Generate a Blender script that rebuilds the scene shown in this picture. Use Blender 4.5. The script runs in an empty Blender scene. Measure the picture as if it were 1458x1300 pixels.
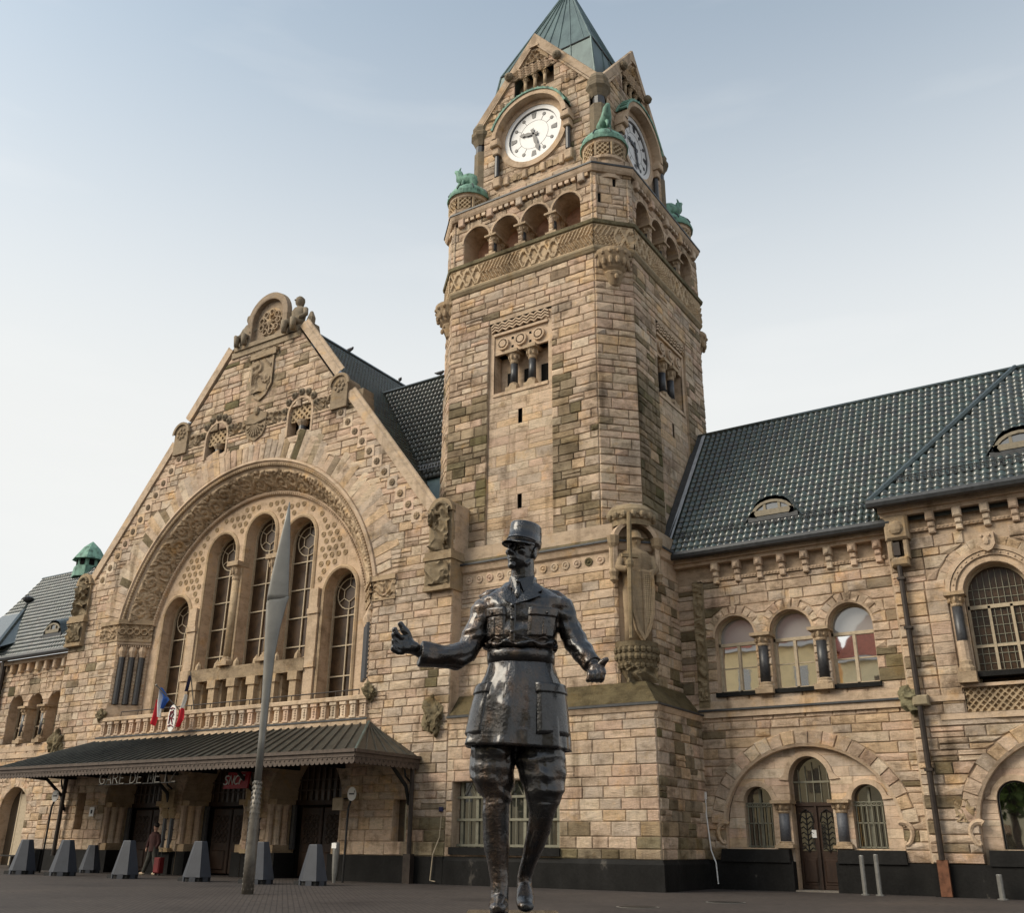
import bpy, math, random
from mathutils import Vector, Matrix, noise
R = math.radians
sc = bpy.context.scene
COL = sc.collection
S = 0.72                     # metres per building unit
PI = math.pi
# ------------------------------------------------------------------ camera
YAW, PITCH, ROLL = R(32.825), R(21.936), R(0.59)
CAM = (16.706, -36.769, 1.6)
cam = bpy.data.cameras.new('camera'); cam_o = bpy.data.objects.new('camera', cam); COL.objects.link(cam_o)
cam.sensor_width = 36; cam.lens = 1376.0 / 1458 * 36; cam.clip_end = 3000; cam.clip_start = 0.1
_f = Vector((-math.sin(YAW) * math.cos(PITCH), math.cos(YAW) * math.cos(PITCH), math.sin(PITCH)))
_r = Vector((math.cos(YAW), math.sin(YAW), 0)); _u = _r.cross(_f)
_c, _s = math.cos(ROLL), math.sin(ROLL)
_r, _u = _c * _r + _s * _u, -_s * _r + _c * _u
M = Matrix((_r, _u, -_f)).transposed().to_4x4(); M.translation = Vector(CAM) * S
cam_o.matrix_world = M
sc.camera = cam_o
# ------------------------------------------------------------------ light
SUN_AZ, SUN_EL = R(-140), R(36)      # direction to the sun, azimuth from +y clockwise
W = bpy.data.worlds.new('World'); sc.world = W; W.use_nodes = True
wn = W.node_tree; wn.nodes.clear()
wo = wn.nodes.new('ShaderNodeOutputWorld'); wb = wn.nodes.new('ShaderNodeBackground')
sky = wn.nodes.new('ShaderNodeTexSky'); sky.sky_type = 'NISHITA'; sky.sun_disc = False
sky.sun_elevation = SUN_EL; sky.sun_rotation = SUN_AZ
sky.air_density = 1.0; sky.dust_density = 2.0; sky.ozone_density = 1.0
wb.inputs['Strength'].default_value = 0.115
hs = wn.nodes.new('ShaderNodeHueSaturation'); hs.inputs['Saturation'].default_value = 0.56
wn.links.new(sky.outputs[0], hs.inputs['Color'])
# thin streaky cloud veil in the sky itself
tc = wn.nodes.new('ShaderNodeTexCoord'); mp = wn.nodes.new('ShaderNodeMapping'); mp.inputs['Scale'].default_value = (1.2, 1.2, 7)
ns = wn.nodes.new('ShaderNodeTexNoise'); ns.inputs['Scale'].default_value = 2.2; ns.inputs['Detail'].default_value = 6
cr = wn.nodes.new('ShaderNodeValToRGB'); cr.color_ramp.elements[0].position = 0.56; cr.color_ramp.elements[1].position = 0.85
cr.color_ramp.elements[0].color = (0, 0, 0, 1); cr.color_ramp.elements[1].color = (.22, .22, .22, 1)
mx = wn.nodes.new('ShaderNodeMixRGB'); mx.blend_type = 'MIX'; mx.inputs['Color2'].default_value = (4.3, 4.25, 4.15, 1)
wn.links.new(tc.outputs['Generated'], mp.inputs[0]); wn.links.new(mp.outputs[0], ns.inputs['Vector'])
wn.links.new(ns.outputs['Fac'], cr.inputs[0]); wn.links.new(cr.outputs[0], mx.inputs['Fac'])
# pale haze thickening evenly towards the horizon on every side
sep = wn.nodes.new('ShaderNodeSeparateXYZ'); wn.links.new(tc.outputs['Generated'], sep.inputs[0])
hz = wn.nodes.new('ShaderNodeValToRGB'); he = hz.color_ramp.elements; he[0].position = .34; he[0].color = (.95,) * 3 + (1,); he[1].position = .80; he[1].color = (.06,) * 3 + (1,); hz.color_ramp.interpolation = 'EASE'
hm = wn.nodes.new('ShaderNodeMixRGB'); hm.inputs['Color2'].default_value = (3.76, 3.78, 3.70, 1)
wn.links.new(sep.outputs[2], hz.inputs[0]); wn.links.new(hz.outputs[0], hm.inputs['Fac']); wbal = wn.nodes.new('ShaderNodeMixRGB'); wbal.blend_type = 'MULTIPLY'; wbal.inputs[0].default_value = 1; wbal.inputs['Color2'].default_value = (.90, 1.0, .98, 1)   # camera white balance
wn.links.new(hs.outputs[0], wbal.inputs['Color1']); wn.links.new(wbal.outputs[0], hm.inputs['Color1'])
wn.links.new(hm.outputs[0], mx.inputs['Color1']); wn.links.new(mx.outputs[0], wb.inputs['Color'])
wn.links.new(wb.outputs[0], wo.inputs[0])
sl = bpy.data.lights.new('sun', 'SUN'); so = bpy.data.objects.new('sun', sl); COL.objects.link(so)
sl.energy = 1.5; sl.angle = R(32); sl.color = (1.0, .88, .71)
sd = Vector((math.sin(SUN_AZ) * math.cos(SUN_EL), math.cos(SUN_AZ) * math.cos(SUN_EL), math.sin(SUN_EL)))
so.rotation_euler = sd.to_track_quat('Z', 'Y').to_euler()
so.location = (0, -60, 60)
vs = sc.view_settings
sc.display_settings.display_device = 'sRGB'; vs.view_transform = 'Standard'; vs.look = 'None'; vs.exposure = 1.06; vs.gamma = 1; vs.use_curve_mapping = False
sc.cycles.max_bounces = 6
# ------------------------------------------------------------------ materials
def nodes(name):
    m = bpy.data.materials.new(name); m.use_nodes = True
    nt = m.node_tree; b = nt.nodes['Principled BSDF']
    return m, nt, b
def N(nt, typ, **kw):
    n = nt.nodes.new(typ)
    for k, v in kw.items():
        if k in n.inputs: n.inputs[k].default_value = v
        else: setattr(n, k, v)
    return n
def L(nt, a, b): nt.links.new(a, b)
def ramp(nt, fac, pts):
    r = nt.nodes.new('ShaderNodeValToRGB'); e = r.color_ramp.elements
    while len(e) < len(pts): e.new(0.5)
    for k, (p, c) in enumerate(pts): e[k].position = p; e[k].color = (*c, 1) if len(c) == 3 else c
    L(nt, fac, r.inputs[0]); return r.outputs[0]
def mul(nt, a, b, mode='MULTIPLY', fac=1.0):
    m = nt.nodes.new('ShaderNodeMixRGB'); m.blend_type = mode; m.inputs[0].default_value = fac
    L(nt, a, m.inputs[1])
    if isinstance(b, tuple): m.inputs[2].default_value = (*b, 1)
    else: L(nt, b, m.inputs[2])
    return m.outputs[0]
def pos(nt, sx=1, sy=1, sz=1):
    g = nt.nodes.new('ShaderNodeNewGeometry'); mp = N(nt, 'ShaderNodeMapping'); mp.inputs['Scale'].default_value = (sx, sy, sz)
    L(nt, g.outputs['Position'], mp.inputs[0]); return mp.outputs[0]
def ntex(nt, vec, scale, detail=6, rough=.6):
    n = N(nt, 'ShaderNodeTexNoise', Scale=scale, Detail=detail, Roughness=rough); L(nt, vec, n.inputs['Vector']); return n.outputs['Fac']
def bump(nt, b, h, strength, dist=.03):
    bm = N(nt, 'ShaderNodeBump', Strength=strength, Distance=dist); L(nt, h, bm.inputs['Height']); L(nt, bm.outputs[0], b.inputs['Normal'])
def stone_mat(name, grain=.8, bstr=.5, grime=1.0, rough=.9):
    # the albedo is the 'tint' of each stone; noise adds bedding, grain and weathering
    m, nt, b = nodes(name)
    at = N(nt, 'ShaderNodeAttribute', attribute_name='tint')
    p = pos(nt); ps = pos(nt, 1, 1, 4.5); pv = pos(nt, 1.6, 1.6, .22)
    bed = ramp(nt, ntex(nt, ps, 3.2, 8, .68), [(.28, (.74, .72, .72)), (.5, (1, .99, .98)), (.74, (1.18, 1.15, 1.10))])
    fine = ramp(nt, ntex(nt, p, 22, 6, .75), [(.30, (.60, .58, .55)), (.43, (.98, .98, .97)), (.68, (1.16, 1.16, 1.15))])
    stain = ramp(nt, ntex(nt, p, .55, 7, .7), [(.34, (.46, .43, .39)), (.47, (.97, .97, .97)), (.7, (1.12, 1.08, 1.0))])
    run = ramp(nt, ntex(nt, pv, 1.1, 6, .65), [(.32, (.38, .35, .31)), (.46, (1, 1, 1))])
    blot = ramp(nt, ntex(nt, pos(nt, 1, 1, 1.7), 1.9, 8, .72), [(.35, (.30, .27, .22)), (.44, (.80, .78, .74)), (.52, (1, 1, 1)), (.72, (1.10, 1.08, 1.04))])
    ochre = ramp(nt, ntex(nt, p, 1.3, 5, .65), [(.56, (1, 1, 1)), (.72, (1.12, .98, .74))])
    c = mul(nt, at.outputs['Color'], bed, fac=grain); c = mul(nt, c, fine, fac=grain)
    c = mul(nt, c, stain, fac=.85 * grime); c = mul(nt, c, run, fac=.75 * grime); c = mul(nt, c, blot, fac=.62 * grime); c = mul(nt, c, ochre, fac=.9)
    L(nt, c, b.inputs['Base Color']); b.inputs['Roughness'].default_value = rough
    b.inputs['Specular IOR Level'].default_value = .2
    h = nt.nodes.new('ShaderNodeMath'); h.operation = 'ADD'
    L(nt, ntex(nt, ps, 9, 8, .7), h.inputs[0]); L(nt, ntex(nt, p, 30, 4, .7), h.inputs[1])
    bump(nt, b, h.outputs[0], bstr, .05)
    return m
def plain(name, col, rough=.6, metal=0.0, var=.25, scale=6.0, bstr=.0, spec=.4, stretch=(1, 1, 1), tint=False, dark=None):
    m, nt, b = nodes(name)
    p = pos(nt, *stretch)
    f = ntex(nt, p, scale, 7, .65)
    lo = dark if dark else tuple(c * (1 - var * 1.6) for c in col); hi = tuple(min(c * (1 + var), 1) for c in col)
    c = ramp(nt, f, [(.3, lo), (.52, col), (.75, hi)])
    if tint:
        at = N(nt, 'ShaderNodeAttribute', attribute_name='tint'); c = mul(nt, c, at.outputs['Color'])
    L(nt, c, b.inputs['Base Color']); b.inputs['Roughness'].default_value = rough; b.inputs['Metallic'].default_value = metal
    b.inputs['Specular IOR Level'].default_value = spec
    if bstr: bump(nt, b, ntex(nt, p, scale * 3, 6, .7), bstr, .02)
    return m
MAT = {}
MAT['stone'] = stone_mat('rock_faced_sandstone', .9, .8)
MAT['ashlar'] = stone_mat('dressed_sandstone', .6, .3, .7)
MAT['carved'] = stone_mat('carved_sandstone', .7, .5, .6)
def plinth_mat():
    # black stone base, rubbed bare in patches
    m, nt, b = nodes('black_basalt_plinth'); p = pos(nt); pz = pos(nt, 1, 1, .5)
    c = ramp(nt, ntex(nt, pz, 1.5, 8, .6), [(.3, (.006, .0058, .0055)), (.55, (.012, .0115, .011)), (.655, (.015, .0145, .014)), (.69, (.060, .054, .047)), (.8, (.085, .075, .064))])
    c = mul(nt, c, ramp(nt, ntex(nt, p, 14, 5, .7), [(.3, (.7,) * 3), (.7, (1.3,) * 3)])); L(nt, c, b.inputs['Base Color']); b.inputs['Roughness'].default_value = .72; b.inputs['Specular IOR Level'].default_value = .15
    bump(nt, b, ntex(nt, p, 7, 6, .7), .5, .02); return m
MAT['plinth'] = plinth_mat()
MAT['marble'] = plain('dark_granite_shaft', (.040, .040, .043), .42, 0, .3, 14, 0, .5)
MAT['bluegranite'] = plain('blue_grey_granite', (.095, .10, .115), .55, 0, .25, 20)
MAT['tile'] = plain('green_glazed_tile', (.036, .048, .045), .26, 0, .35, 5, .12, .6, tint=True)
MAT['tiledark'] = plain('weathered_glazed_tile', (.036, .040, .036), .30, 0, .35, 5, .12, .5, tint=True)
for k_ in ('tile',): MAT[k_].node_tree.nodes['Principled BSDF'].inputs['Coat Weight'].default_value = .4; MAT[k_].node_tree.nodes['Principled BSDF'].inputs['Coat Roughness'].default_value = .26
MAT['copper'] = plain('green_copper_patina', (.17, .31, .24), .7, 0, .35, 4, .25, .3, (1, 1, .45), dark=(.035, .07, .055))
MAT['lead'] = plain('dark_lead_flashing', (.045, .047, .05), .5, 0, .3, 6)
MAT['zinc'] = plain('pale_zinc_flashing', (.42, .44, .47), .45, .2, .15, 3)
MAT['spire'] = plain('weathered_copper_sheet', (.085, .125, .118), .42, .25, .35, 1.6, .1, .5, (1, 1, .5), dark=(.045, .07, .068))
MAT['hallglass'] = plain('brown_leaded_glass', (.050, .028, .014), .3, 0, .45, 2.5, .05, .35)
MAT['dormer'] = plain('weathered_cream_frame', (.22, .185, .13), .65, 0, .2, 8)
MAT['frame'] = plain('cream_painted_frame', (.42, .34, .235), .6, 0, .15, 8)
MAT['greyframe'] = plain('grey_green_steel_bar', (.20, .19, .14), .55, .1, .2, 8)
MAT['dark'] = plain('painted_shade_black', (.010, .009, .008), .9, 0, .3, 2, 0, .1)  # near-black colour that stands in for shade inside openings
MAT['plaster'] = plain('salmon_plaster', (.46, .27, .19), .9, 0, .12, 2, .1, .1)
MAT['clockwhite'] = plain('white_clock_enamel', (.62, .62, .62), .4, 0, .03, 3)
MAT['clockblack'] = plain('black_clock_paint', (.012, .013, .018), .4, 0, .2, 5)
MAT['canopy'] = plain('dark_canopy_sheet', (.040, .040, .033), .45, .25, .4, 2.5, .1, .5)
MAT['canopyedge'] = plain('brown_iron_fascia', (.085, .062, .048), .6, .1, .3, 6, .1)
MAT['iron'] = plain('black_wrought_iron', (.018, .017, .016), .55, .2, .3, 8)
MAT['pipe'] = plain('dark_bronze_pipe', (.040, .030, .024), .45, .3, .3, 5)
MAT['pipecopper'] = plain('bare_copper_shoe', (.17, .075, .042), .5, .4, .3, 6)
MAT['mast'] = plain('grey_painted_steel', (.20, .195, .18), .42, .35, .12, 2, .03)
MAT['mastscale'] = plain('patterned_grey_steel', (.15, .135, .115), .45, .4, .25, 6, .1)
MAT['wood'] = plain('old_oak_door', (.036, .017, .009), .55, 0, .45, 4, .3, .4, (1, 1, .25))
MAT['barrier'] = plain('slate_blue_barrier', (.042, .046, .057), .6, 0, .12, 3, .1)
MAT['rubber'] = plain('black_rubber_foot', (.012, .012, .012), .8)
MAT['red'] = plain('red_sign_panel', (.36, .012, .022), .4, 0, .08, 3)
MAT['white'] = plain('white_paint', (.78, .77, .74), .5, 0, .05, 6)
MAT['letter'] = plain('pale_metal_letter', (.20, .19, .17), .5, .3, .1, 6)
MAT['steelpost'] = plain('galvanised_post', (.22, .215, .20), .45, .5, .15, 8)
MAT['flagblue'] = plain('blue_flag_cloth', (.03, .10, .36), .8, 0, .1, 8)
MAT['flagwhite'] = plain('white_flag_cloth', (.72, .70, .66), .8, 0, .06, 8)
MAT['flagred'] = plain('red_flag_cloth', (.52, .018, .03), .8, 0, .1, 8)
MAT['flagnavy'] = plain('navy_flag_cloth', (.02, .02, .06), .8, 0, .1, 8)
MAT['maroon'] = plain('maroon_print', (.16, .02, .035), .7)
MAT['moss'] = plain('moss_growth', (.055, .070, .018), .95, 0, .5, 9, .6)
MAT['birdgrey'] = plain('pigeon_grey', (.09, .09, .10), .8)
MAT['curtain'] = plain('white_net_curtain', (.40, .38, .34), .9, 0, .1, 4)
def glass_mat(name, col, refl, rough=.02):
    # coated pane: mirror-like face layered over a dark interior
    m, nt, b = nodes(name)
    b.inputs['Base Color'].default_value = (*col, 1); b.inputs['Roughness'].default_value = .3
    g = N(nt, 'ShaderNodeBsdfGlossy', Roughness=rough); g.inputs['Color'].default_value = (.95, .93, .90, 1)
    w = ntex(nt, pos(nt), 1.1, 2, .5); bm = N(nt, 'ShaderNodeBump', Strength=.035, Distance=.05); L(nt, w, bm.inputs['Height']); L(nt, bm.outputs[0], g.inputs['Normal'])
    mixn = nt.nodes.new('ShaderNodeMixShader'); mixn.inputs[0].default_value = refl
    L(nt, b.outputs[0], mixn.inputs[1]); L(nt, g.outputs[0], mixn.inputs[2])
    L(nt, mixn.outputs[0], nt.nodes['Material Output'].inputs[0]); return m
MAT['lunette'] = glass_mat('curtained_lunette_pane', (.27, .265, .26), .18)
MAT['mirror'] = glass_mat('reflective_window_pane', (.03, .03, .03), .95)
MAT['dimglass'] = glass_mat('dim_window_pane', (.012, .012, .010), .22)
def bronze_mat():
    m, nt, b = nodes('dark_statue_bronze')
    p = pos(nt); pl = pos(nt, 1, 1, .4)
    a = ramp(nt, ntex(nt, pl, 3.2, 7, .65), [(.30, (.017, .019, .023)), (.48, (.040, .039, .040)), (.56, (.080, .056, .042)), (.60, (.044, .041, .041)), (.80, (.095, .102, .116))])
    L(nt, a, b.inputs['Base Color']); b.inputs['Metallic'].default_value = .85; b.inputs['Coat Weight'].default_value = .8; b.inputs['Coat Roughness'].default_value = .15
    r = ramp(nt, ntex(nt, p, 7, 6, .7), [(.3, (.15,) * 3), (.7, (.36,) * 3)]); L(nt, r, b.inputs['Roughness'])
    h = nt.nodes.new('ShaderNodeMath'); h.operation = 'ADD'
    L(nt, ntex(nt, p, 16, 7, .7), h.inputs[0]); L(nt, ntex(nt, p, 55, 4, .6), h.inputs[1])
    bump(nt, b, h.outputs[0], .42, .022); return m
MAT['bronze'] = bronze_mat()
def ground_mat():
    m, nt, b = nodes('brick_paving')
    br = N(nt, 'ShaderNodeTexBrick', Scale=1.0); br.inputs['Color1'].default_value = (.070, .059, .054, 1); br.inputs['Color2'].default_value = (.056, .047, .043, 1)
    br.inputs['Mortar'].default_value = (.036, .031, .029, 1); br.inputs['Mortar Size'].default_value = .012; br.inputs['Brick Width'].default_value = .22; br.inputs['Row Height'].default_value = .11
    g = nt.nodes.new('ShaderNodeNewGeometry'); mp = N(nt, 'ShaderNodeMapping'); mp.inputs['Rotation'].default_value = (0, 0, R(45)); L(nt, g.outputs['Position'], mp.inputs[0]); L(nt, mp.outputs[0], br.inputs['Vector'])
    p = pos(nt)
    st = ramp(nt, ntex(nt, p, .22, 7, .65), [(.30, (.50, .49, .50)), (.45, (.92, .92, .92)), (.58, (1.05, 1.04, 1.02)), (.75, (1.40, 1.34, 1.26))])
    sp = ramp(nt, ntex(nt, p, 5, 5, .7), [(.25, (.6, .6, .6)), (.45, (1, 1, 1)), (.80, (1.25, 1.25, 1.25))])
    gum = ramp(nt, ntex(nt, p, 2.6, 3, .4), [(.27, (.45, .44, .43)), (.31, (1, 1, 1)), (.71, (1, 1, 1)), (.74, (1.5, 1.45, 1.38))])
    c = mul(nt, br.outputs['Color'], st); c = mul(nt, c, sp); c = mul(nt, c, gum)
    L(nt, c, b.inputs['Base Color']); b.inputs['Roughness'].default_value = .75; b.inputs['Specular IOR Level'].default_value = .2
    bump(nt, b, br.outputs['Fac'], -.3, .01); return m
MAT['ground'] = ground_mat()
# ------------------------------------------------------------------ helpers
LOC = {}
class Fr:
    """local frame of a wall: a along it, d into it, z up"""
    def __init__(s, x, y, ang=0, dz=0.0): s.x, s.y, s.c, s.s, s.dz = x, y, math.cos(R(ang)), math.sin(R(ang)), dz
    def __call__(s, p): a, d, z = p; return (s.x + a * s.c - d * s.s, s.y + a * s.s + d * s.c, z + s.dz)
FRONT = Fr(0, 0)
class MB:
    def __init__(s, fr=FRONT, col=(1, 1, 1)): s.v = []; s.f = []; s.c = []; s.fr = fr; s.col = col
    def pts(s, ps):
        i = len(s.v); s.v += [s.fr(p) for p in ps]; return i
    def face(s, *ps):
        i = s.pts(ps); s.f.append(tuple(range(i, i + len(ps)))); s.c.append(s.col)
    def idx(s, i, fs):
        for f in fs: s.f.append(tuple(i + k for k in f)); s.c.append(s.col)
    def box(s, a0, a1, d0, d1, z0, z1, tap=0.0):
        t = tap
        i = s.pts([(a0, d0, z0), (a1, d0, z0), (a1, d1, z0), (a0, d1, z0), (a0 + t, d0 + t, z1), (a1 - t, d0 + t, z1), (a1 - t, d1 - t, z1), (a0 + t, d1 - t, z1)])
        s.idx(i, [(3, 2, 1, 0), (4, 5, 6, 7), (0, 1, 5, 4), (1, 2, 6, 5), (2, 3, 7, 6), (3, 0, 4, 7)]); return s
    def bevbox(s, a0, a1, d0, d1, z0, z1, b=.03):
        # box whose front (d0) edges are chamfered
        i = s.pts([(a0, d1, z0), (a1, d1, z0), (a1, d1, z1), (a0, d1, z1), (a0, d0 + b, z0), (a1, d0 + b, z0), (a1, d0 + b, z1), (a0, d0 + b, z1),
                   (a0 + b, d0, z0 + b), (a1 - b, d0, z0 + b), (a1 - b, d0, z1 - b), (a0 + b, d0, z1 - b)])
        s.idx(i, [(0, 1, 5, 4), (1, 2, 6, 5), (2, 3, 7, 6), (3, 0, 4, 7), (4, 5, 9, 8), (5, 6, 10, 9), (6, 7, 11, 10), (7, 4, 8, 11), (8, 9, 10, 11)]); return s
    def rings(s, rs, closed=True, cap=True):
        n = len(rs[0]); i = len(s.v)
        for r in rs: s.v += [s.fr(p) for p in r]
        for k in range(len(rs) - 1):
            for j in range(n if closed else n - 1):
                q = (j + 1) % n; s.f.append((i + k * n + j, i + k * n + q, i + (k + 1) * n + q, i + (k + 1) * n + j)); s.c.append(s.col)
        if cap and closed:
            s.f.append(tuple(i + j for j in range(n))[::-1]); s.c.append(s.col)
            s.f.append(tuple(i + (len(rs) - 1) * n + j for j in range(n))); s.c.append(s.col)
        return s
    def lathe(s, ca, cd, prof, seg=10, a0=0, a1=360, cap=True):
        full = abs(a1 - a0) >= 360; n = seg if full else seg + 1
        rs = [[(ca + r * math.cos(R(a0 + (a1 - a0) * j / seg)), cd + r * math.sin(R(a0 + (a1 - a0) * j / seg)), z) for j in range(n)] for r, z in prof]
        return s.rings(rs, full, cap and full)
    def tube(s, path, rad, seg=8, cap=True, up=(0, 0, 1)):
        P = [Vector(p) for p in path]; n = len(P); rs = []; U = None
        for k in range(n):
            t = (P[min(k + 1, n - 1)] - P[max(k - 1, 0)]).normalized()
            if U is None:
                U = t.cross(Vector(up))
                if U.length < 1e-3: U = t.cross(Vector((1, 0, 0)))
            U = (U - t * U.dot(t)).normalized(); V = t.cross(U)
            r = rad[k] if isinstance(rad, (list, tuple)) else rad
            ra, rb = r if isinstance(r, tuple) else (r, r)
            rs.append([tuple(P[k] + U * ra * math.cos(2 * PI * j / seg) + V * rb * math.sin(2 * PI * j / seg)) for j in range(seg)])
        return s.rings(rs, True, cap)
    def ball(s, c, r, seg=10, rg=6):
        rx, ry, rz = r if isinstance(r, tuple) else (r, r, r); rs = []
        for k in range(rg + 1):
            t = -PI / 2 + PI * k / rg; q = max(math.cos(t), .02)
            rs.append([(c[0] + rx * q * math.cos(2 * PI * j / seg), c[1] + ry * q * math.sin(2 * PI * j / seg), c[2] + rz * math.sin(t)) for j in range(seg)])
        return s.rings(rs)
    def grid(s, fn, nu, nv, colfn=None):
        i = len(s.v)
        for a in range(nu + 1):
            for b in range(nv + 1): s.v.append(s.fr(fn(a / nu, b / nv)))
        for a in range(nu):
            for b in range(nv):
                k = i + a * (nv + 1) + b; s.f.append((k, k + nv + 1, k + nv + 2, k + 1)); s.c.append(colfn(a / nu, b / nv) if colfn else s.col)
        return s
    def prism(s, poly, d0, d1):
        # (a,z) outline pushed from d0 to d1
        n = len(poly); i = s.pts([(a, d0, z) for a, z in poly] + [(a, d1, z) for a, z in poly])
        s.f.append(tuple(i + k for k in range(n))); s.c.append(s.col); s.f.append(tuple(i + n + k for k in range(n))[::-1]); s.c.append(s.col)
        for k in range(n): q = (k + 1) % n; s.f.append((i + k, i + q, i + n + q, i + n + k)); s.c.append(s.col)
        return s
    def sweep(s, path, prof, closed=False):
        # mitred moulding along an (a,z) path; prof = (offset to the left of travel, d)
        n = len(path); rs = []
        for k in range(n):
            def dirv(i, j):
                dx, dz = path[j][0] - path[i][0], path[j][1] - path[i][1]; l = math.hypot(dx, dz) or 1; return dx / l, dz / l
            if closed: t0 = dirv((k - 1) % n, k); t1 = dirv(k, (k + 1) % n)
            else: t0 = dirv(max(k - 1, 0), max(k - 1, 0) + 1); t1 = dirv(min(k, n - 2), min(k, n - 2) + 1)
            n0 = (-t0[1], t0[0]); n1 = (-t1[1], t1[0]); mxv = (n0[0] + n1[0], n0[1] + n1[1]); l2 = mxv[0] ** 2 + mxv[1] ** 2
            if l2 < .2: mxv = n1; l2 = 1; f = 1
            else: f = 2 / l2
            nx, nz = mxv[0] * f, mxv[1] * f
            rs.append([(path[k][0] + nx * o, d, path[k][1] + nz * o) for o, d in prof])
        if closed: rs.append(rs[0])
        return s.rings(rs, False, False)
    def disc(s, ca, cz, d, r, seg=16, r2=None):
        s.face(*[(ca + r * math.cos(2 * PI * k / seg), d, cz + (r2 or r) * math.sin(2 * PI * k / seg)) for k in range(seg)]); return s
    def build(s, name, mat, parent=None, smooth=False, org=None, **props):
        o = mesh_obj(name, s.v, s.f, s.c, mat, parent, org, smooth)
        for k, v in props.items(): o[k] = v
        return o
def mesh_obj(name, v, f, c, mat, parent=None, org=None, smooth=False):
    me = bpy.data.meshes.new(name)
    ox, oy, oz = LOC[parent.name] if parent else (org or (0, 0, 0))
    me.from_pydata([((x - ox) * S, (y - oy) * S, (z - oz) * S) for x, y, z in v], [], f)
    at = me.attributes.new('tint', 'FLOAT_COLOR', 'FACE')
    at.data.foreach_set('color', [t for q in c for t in (q[0], q[1], q[2], 1.0)])
    if smooth: me.polygons.foreach_set('use_smooth', [True] * len(f))
    me.materials.append(MAT[mat] if isinstance(mat, str) else mat)
    o = bpy.data.objects.new(name, me); COL.objects.link(o)
    if parent: o.parent = parent; LOC[o.name] = LOC[parent.name]
    else: o.location = (ox * S, oy * S, oz * S); LOC[o.name] = (ox, oy, oz)
    return o
def thing(name, label, cat, loc=(0, 0, 0), group=None, rz=0):
    o = bpy.data.objects.new(name, None); COL.objects.link(o); o.empty_display_size = .2
    o.location = [q * S for q in loc]; o.rotation_euler = (0, 0, rz); LOC[o.name] = loc
    o['label'] = label; o['category'] = cat
    if group: o['group'] = group
    return o
def copy_tree(o, parent=None):
    c = o.copy(); COL.objects.link(c); LOC[c.name] = LOC[o.name]
    if parent: c.parent = parent
    for ch in list(o.children): copy_tree(ch, c)
    return c
# --- stone walls
TONES = [(0.584, 0.448, 0.339), (0.561, 0.437, 0.334), (0.606, 0.483, 0.362), (0.54, 0.409, 0.309), (0.595, 0.437, 0.292), (0.507, 0.414, 0.334), (0.573, 0.42, 0.322), (0.617, 0.506, 0.392), (0.584, 0.455, 0.346), (0.573, 0.443, 0.334)]
MOSS = [(0.158, 0.126, 0.075), (0.189, 0.15, 0.093), (0.127, 0.107, 0.06), (0.221, 0.176, 0.111), (0.245, 0.192, 0.123), (0.158, 0.138, 0.069)]
def tone(rng, dark=0.0):
    t = rng.choice(TONES); k = rng.uniform(.90, 1.08)
    if rng.random() < dark:
        m = rng.choice(MOSS); f = rng.uniform(.5, 1.0); t = tuple(a + (b - a) * f for a, b in zip(t, m))
    return tuple(q * k for q in t)
class Rect:
    def __init__(s, a0, a1, z0, z1): s.a0, s.a1, s.z0, s.z1 = a0, a1, z0, z1
    def span(s, z): return (s.a0, s.a1) if s.z0 < z < s.z1 else None
    def breaks(s): return [s.z0, s.z1]
class Arch:
    def __init__(s, c, hw, z0, zs, ry=None): s.c, s.hw, s.z0, s.zs, s.ry = c, hw, z0, zs, ry or hw; s.z1 = s.zs + s.ry
    def span(s, z):
        if not s.z0 < z < s.z1: return None
        h = s.hw if z <= s.zs else s.hw * math.sqrt(max(0, 1 - ((z - s.zs) / s.ry) ** 2))
        return (s.c - h, s.c + h)
    def breaks(s): return [s.z0, s.z1]
    def path(s, n=18, z0=None):
        z0 = s.z0 if z0 is None else z0
        return [(s.c + s.hw, z0)] + [(s.c + s.hw * math.cos(PI * k / n), s.zs + s.ry * math.sin(PI * k / n)) for k in range(n + 1)] + [(s.c - s.hw, z0)]
class Circ:
    def __init__(s, c, zc, r, zmin): s.c, s.zc, s.r, s.zmin = c, zc, r, zmin
    def span(s, z):
        if z < s.zmin or z > s.zc + s.r: return None
        h = math.sqrt(max(0, s.r ** 2 - (z - s.zc) ** 2)); return (s.c - h, s.c + h)
    def breaks(s): return [s.zmin, s.zc + s.r]
def free_at(z, outer, ops):
    o = outer(z) if callable(outer) else outer
    iv = [o]
    for op in ops:
        sp = op.span(z)
        if not sp: continue
        out = []
        for a, b in iv:
            if sp[1] <= a or sp[0] >= b: out.append((a, b)); continue
            if sp[0] > a: out.append((a, sp[0]))
            if sp[1] < b: out.append((sp[1], b))
        iv = out
    return [q for q in iv if q[1] - q[0] > .03]
def course_list(z0, z1, ops, h, rng, extra=()):
    br = sorted({z0, z1, *extra, *[b for op in ops for b in op.breaks() if z0 < b < z1]})
    m = [br[0]]
    for b in br[1:]:
        if b - m[-1] > .09 or b == z1: m.append(b)
    zs = []
    for a, b in zip(m, m[1:]):
        n = max(1, round((b - a) / h)); w = [rng.uniform(.7, 1.35) for _ in range(n)]; t = sum(w); z = a
        for q in w: zs.append(z); z += (b - a) * q / t
    return zs + [z1]
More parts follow.
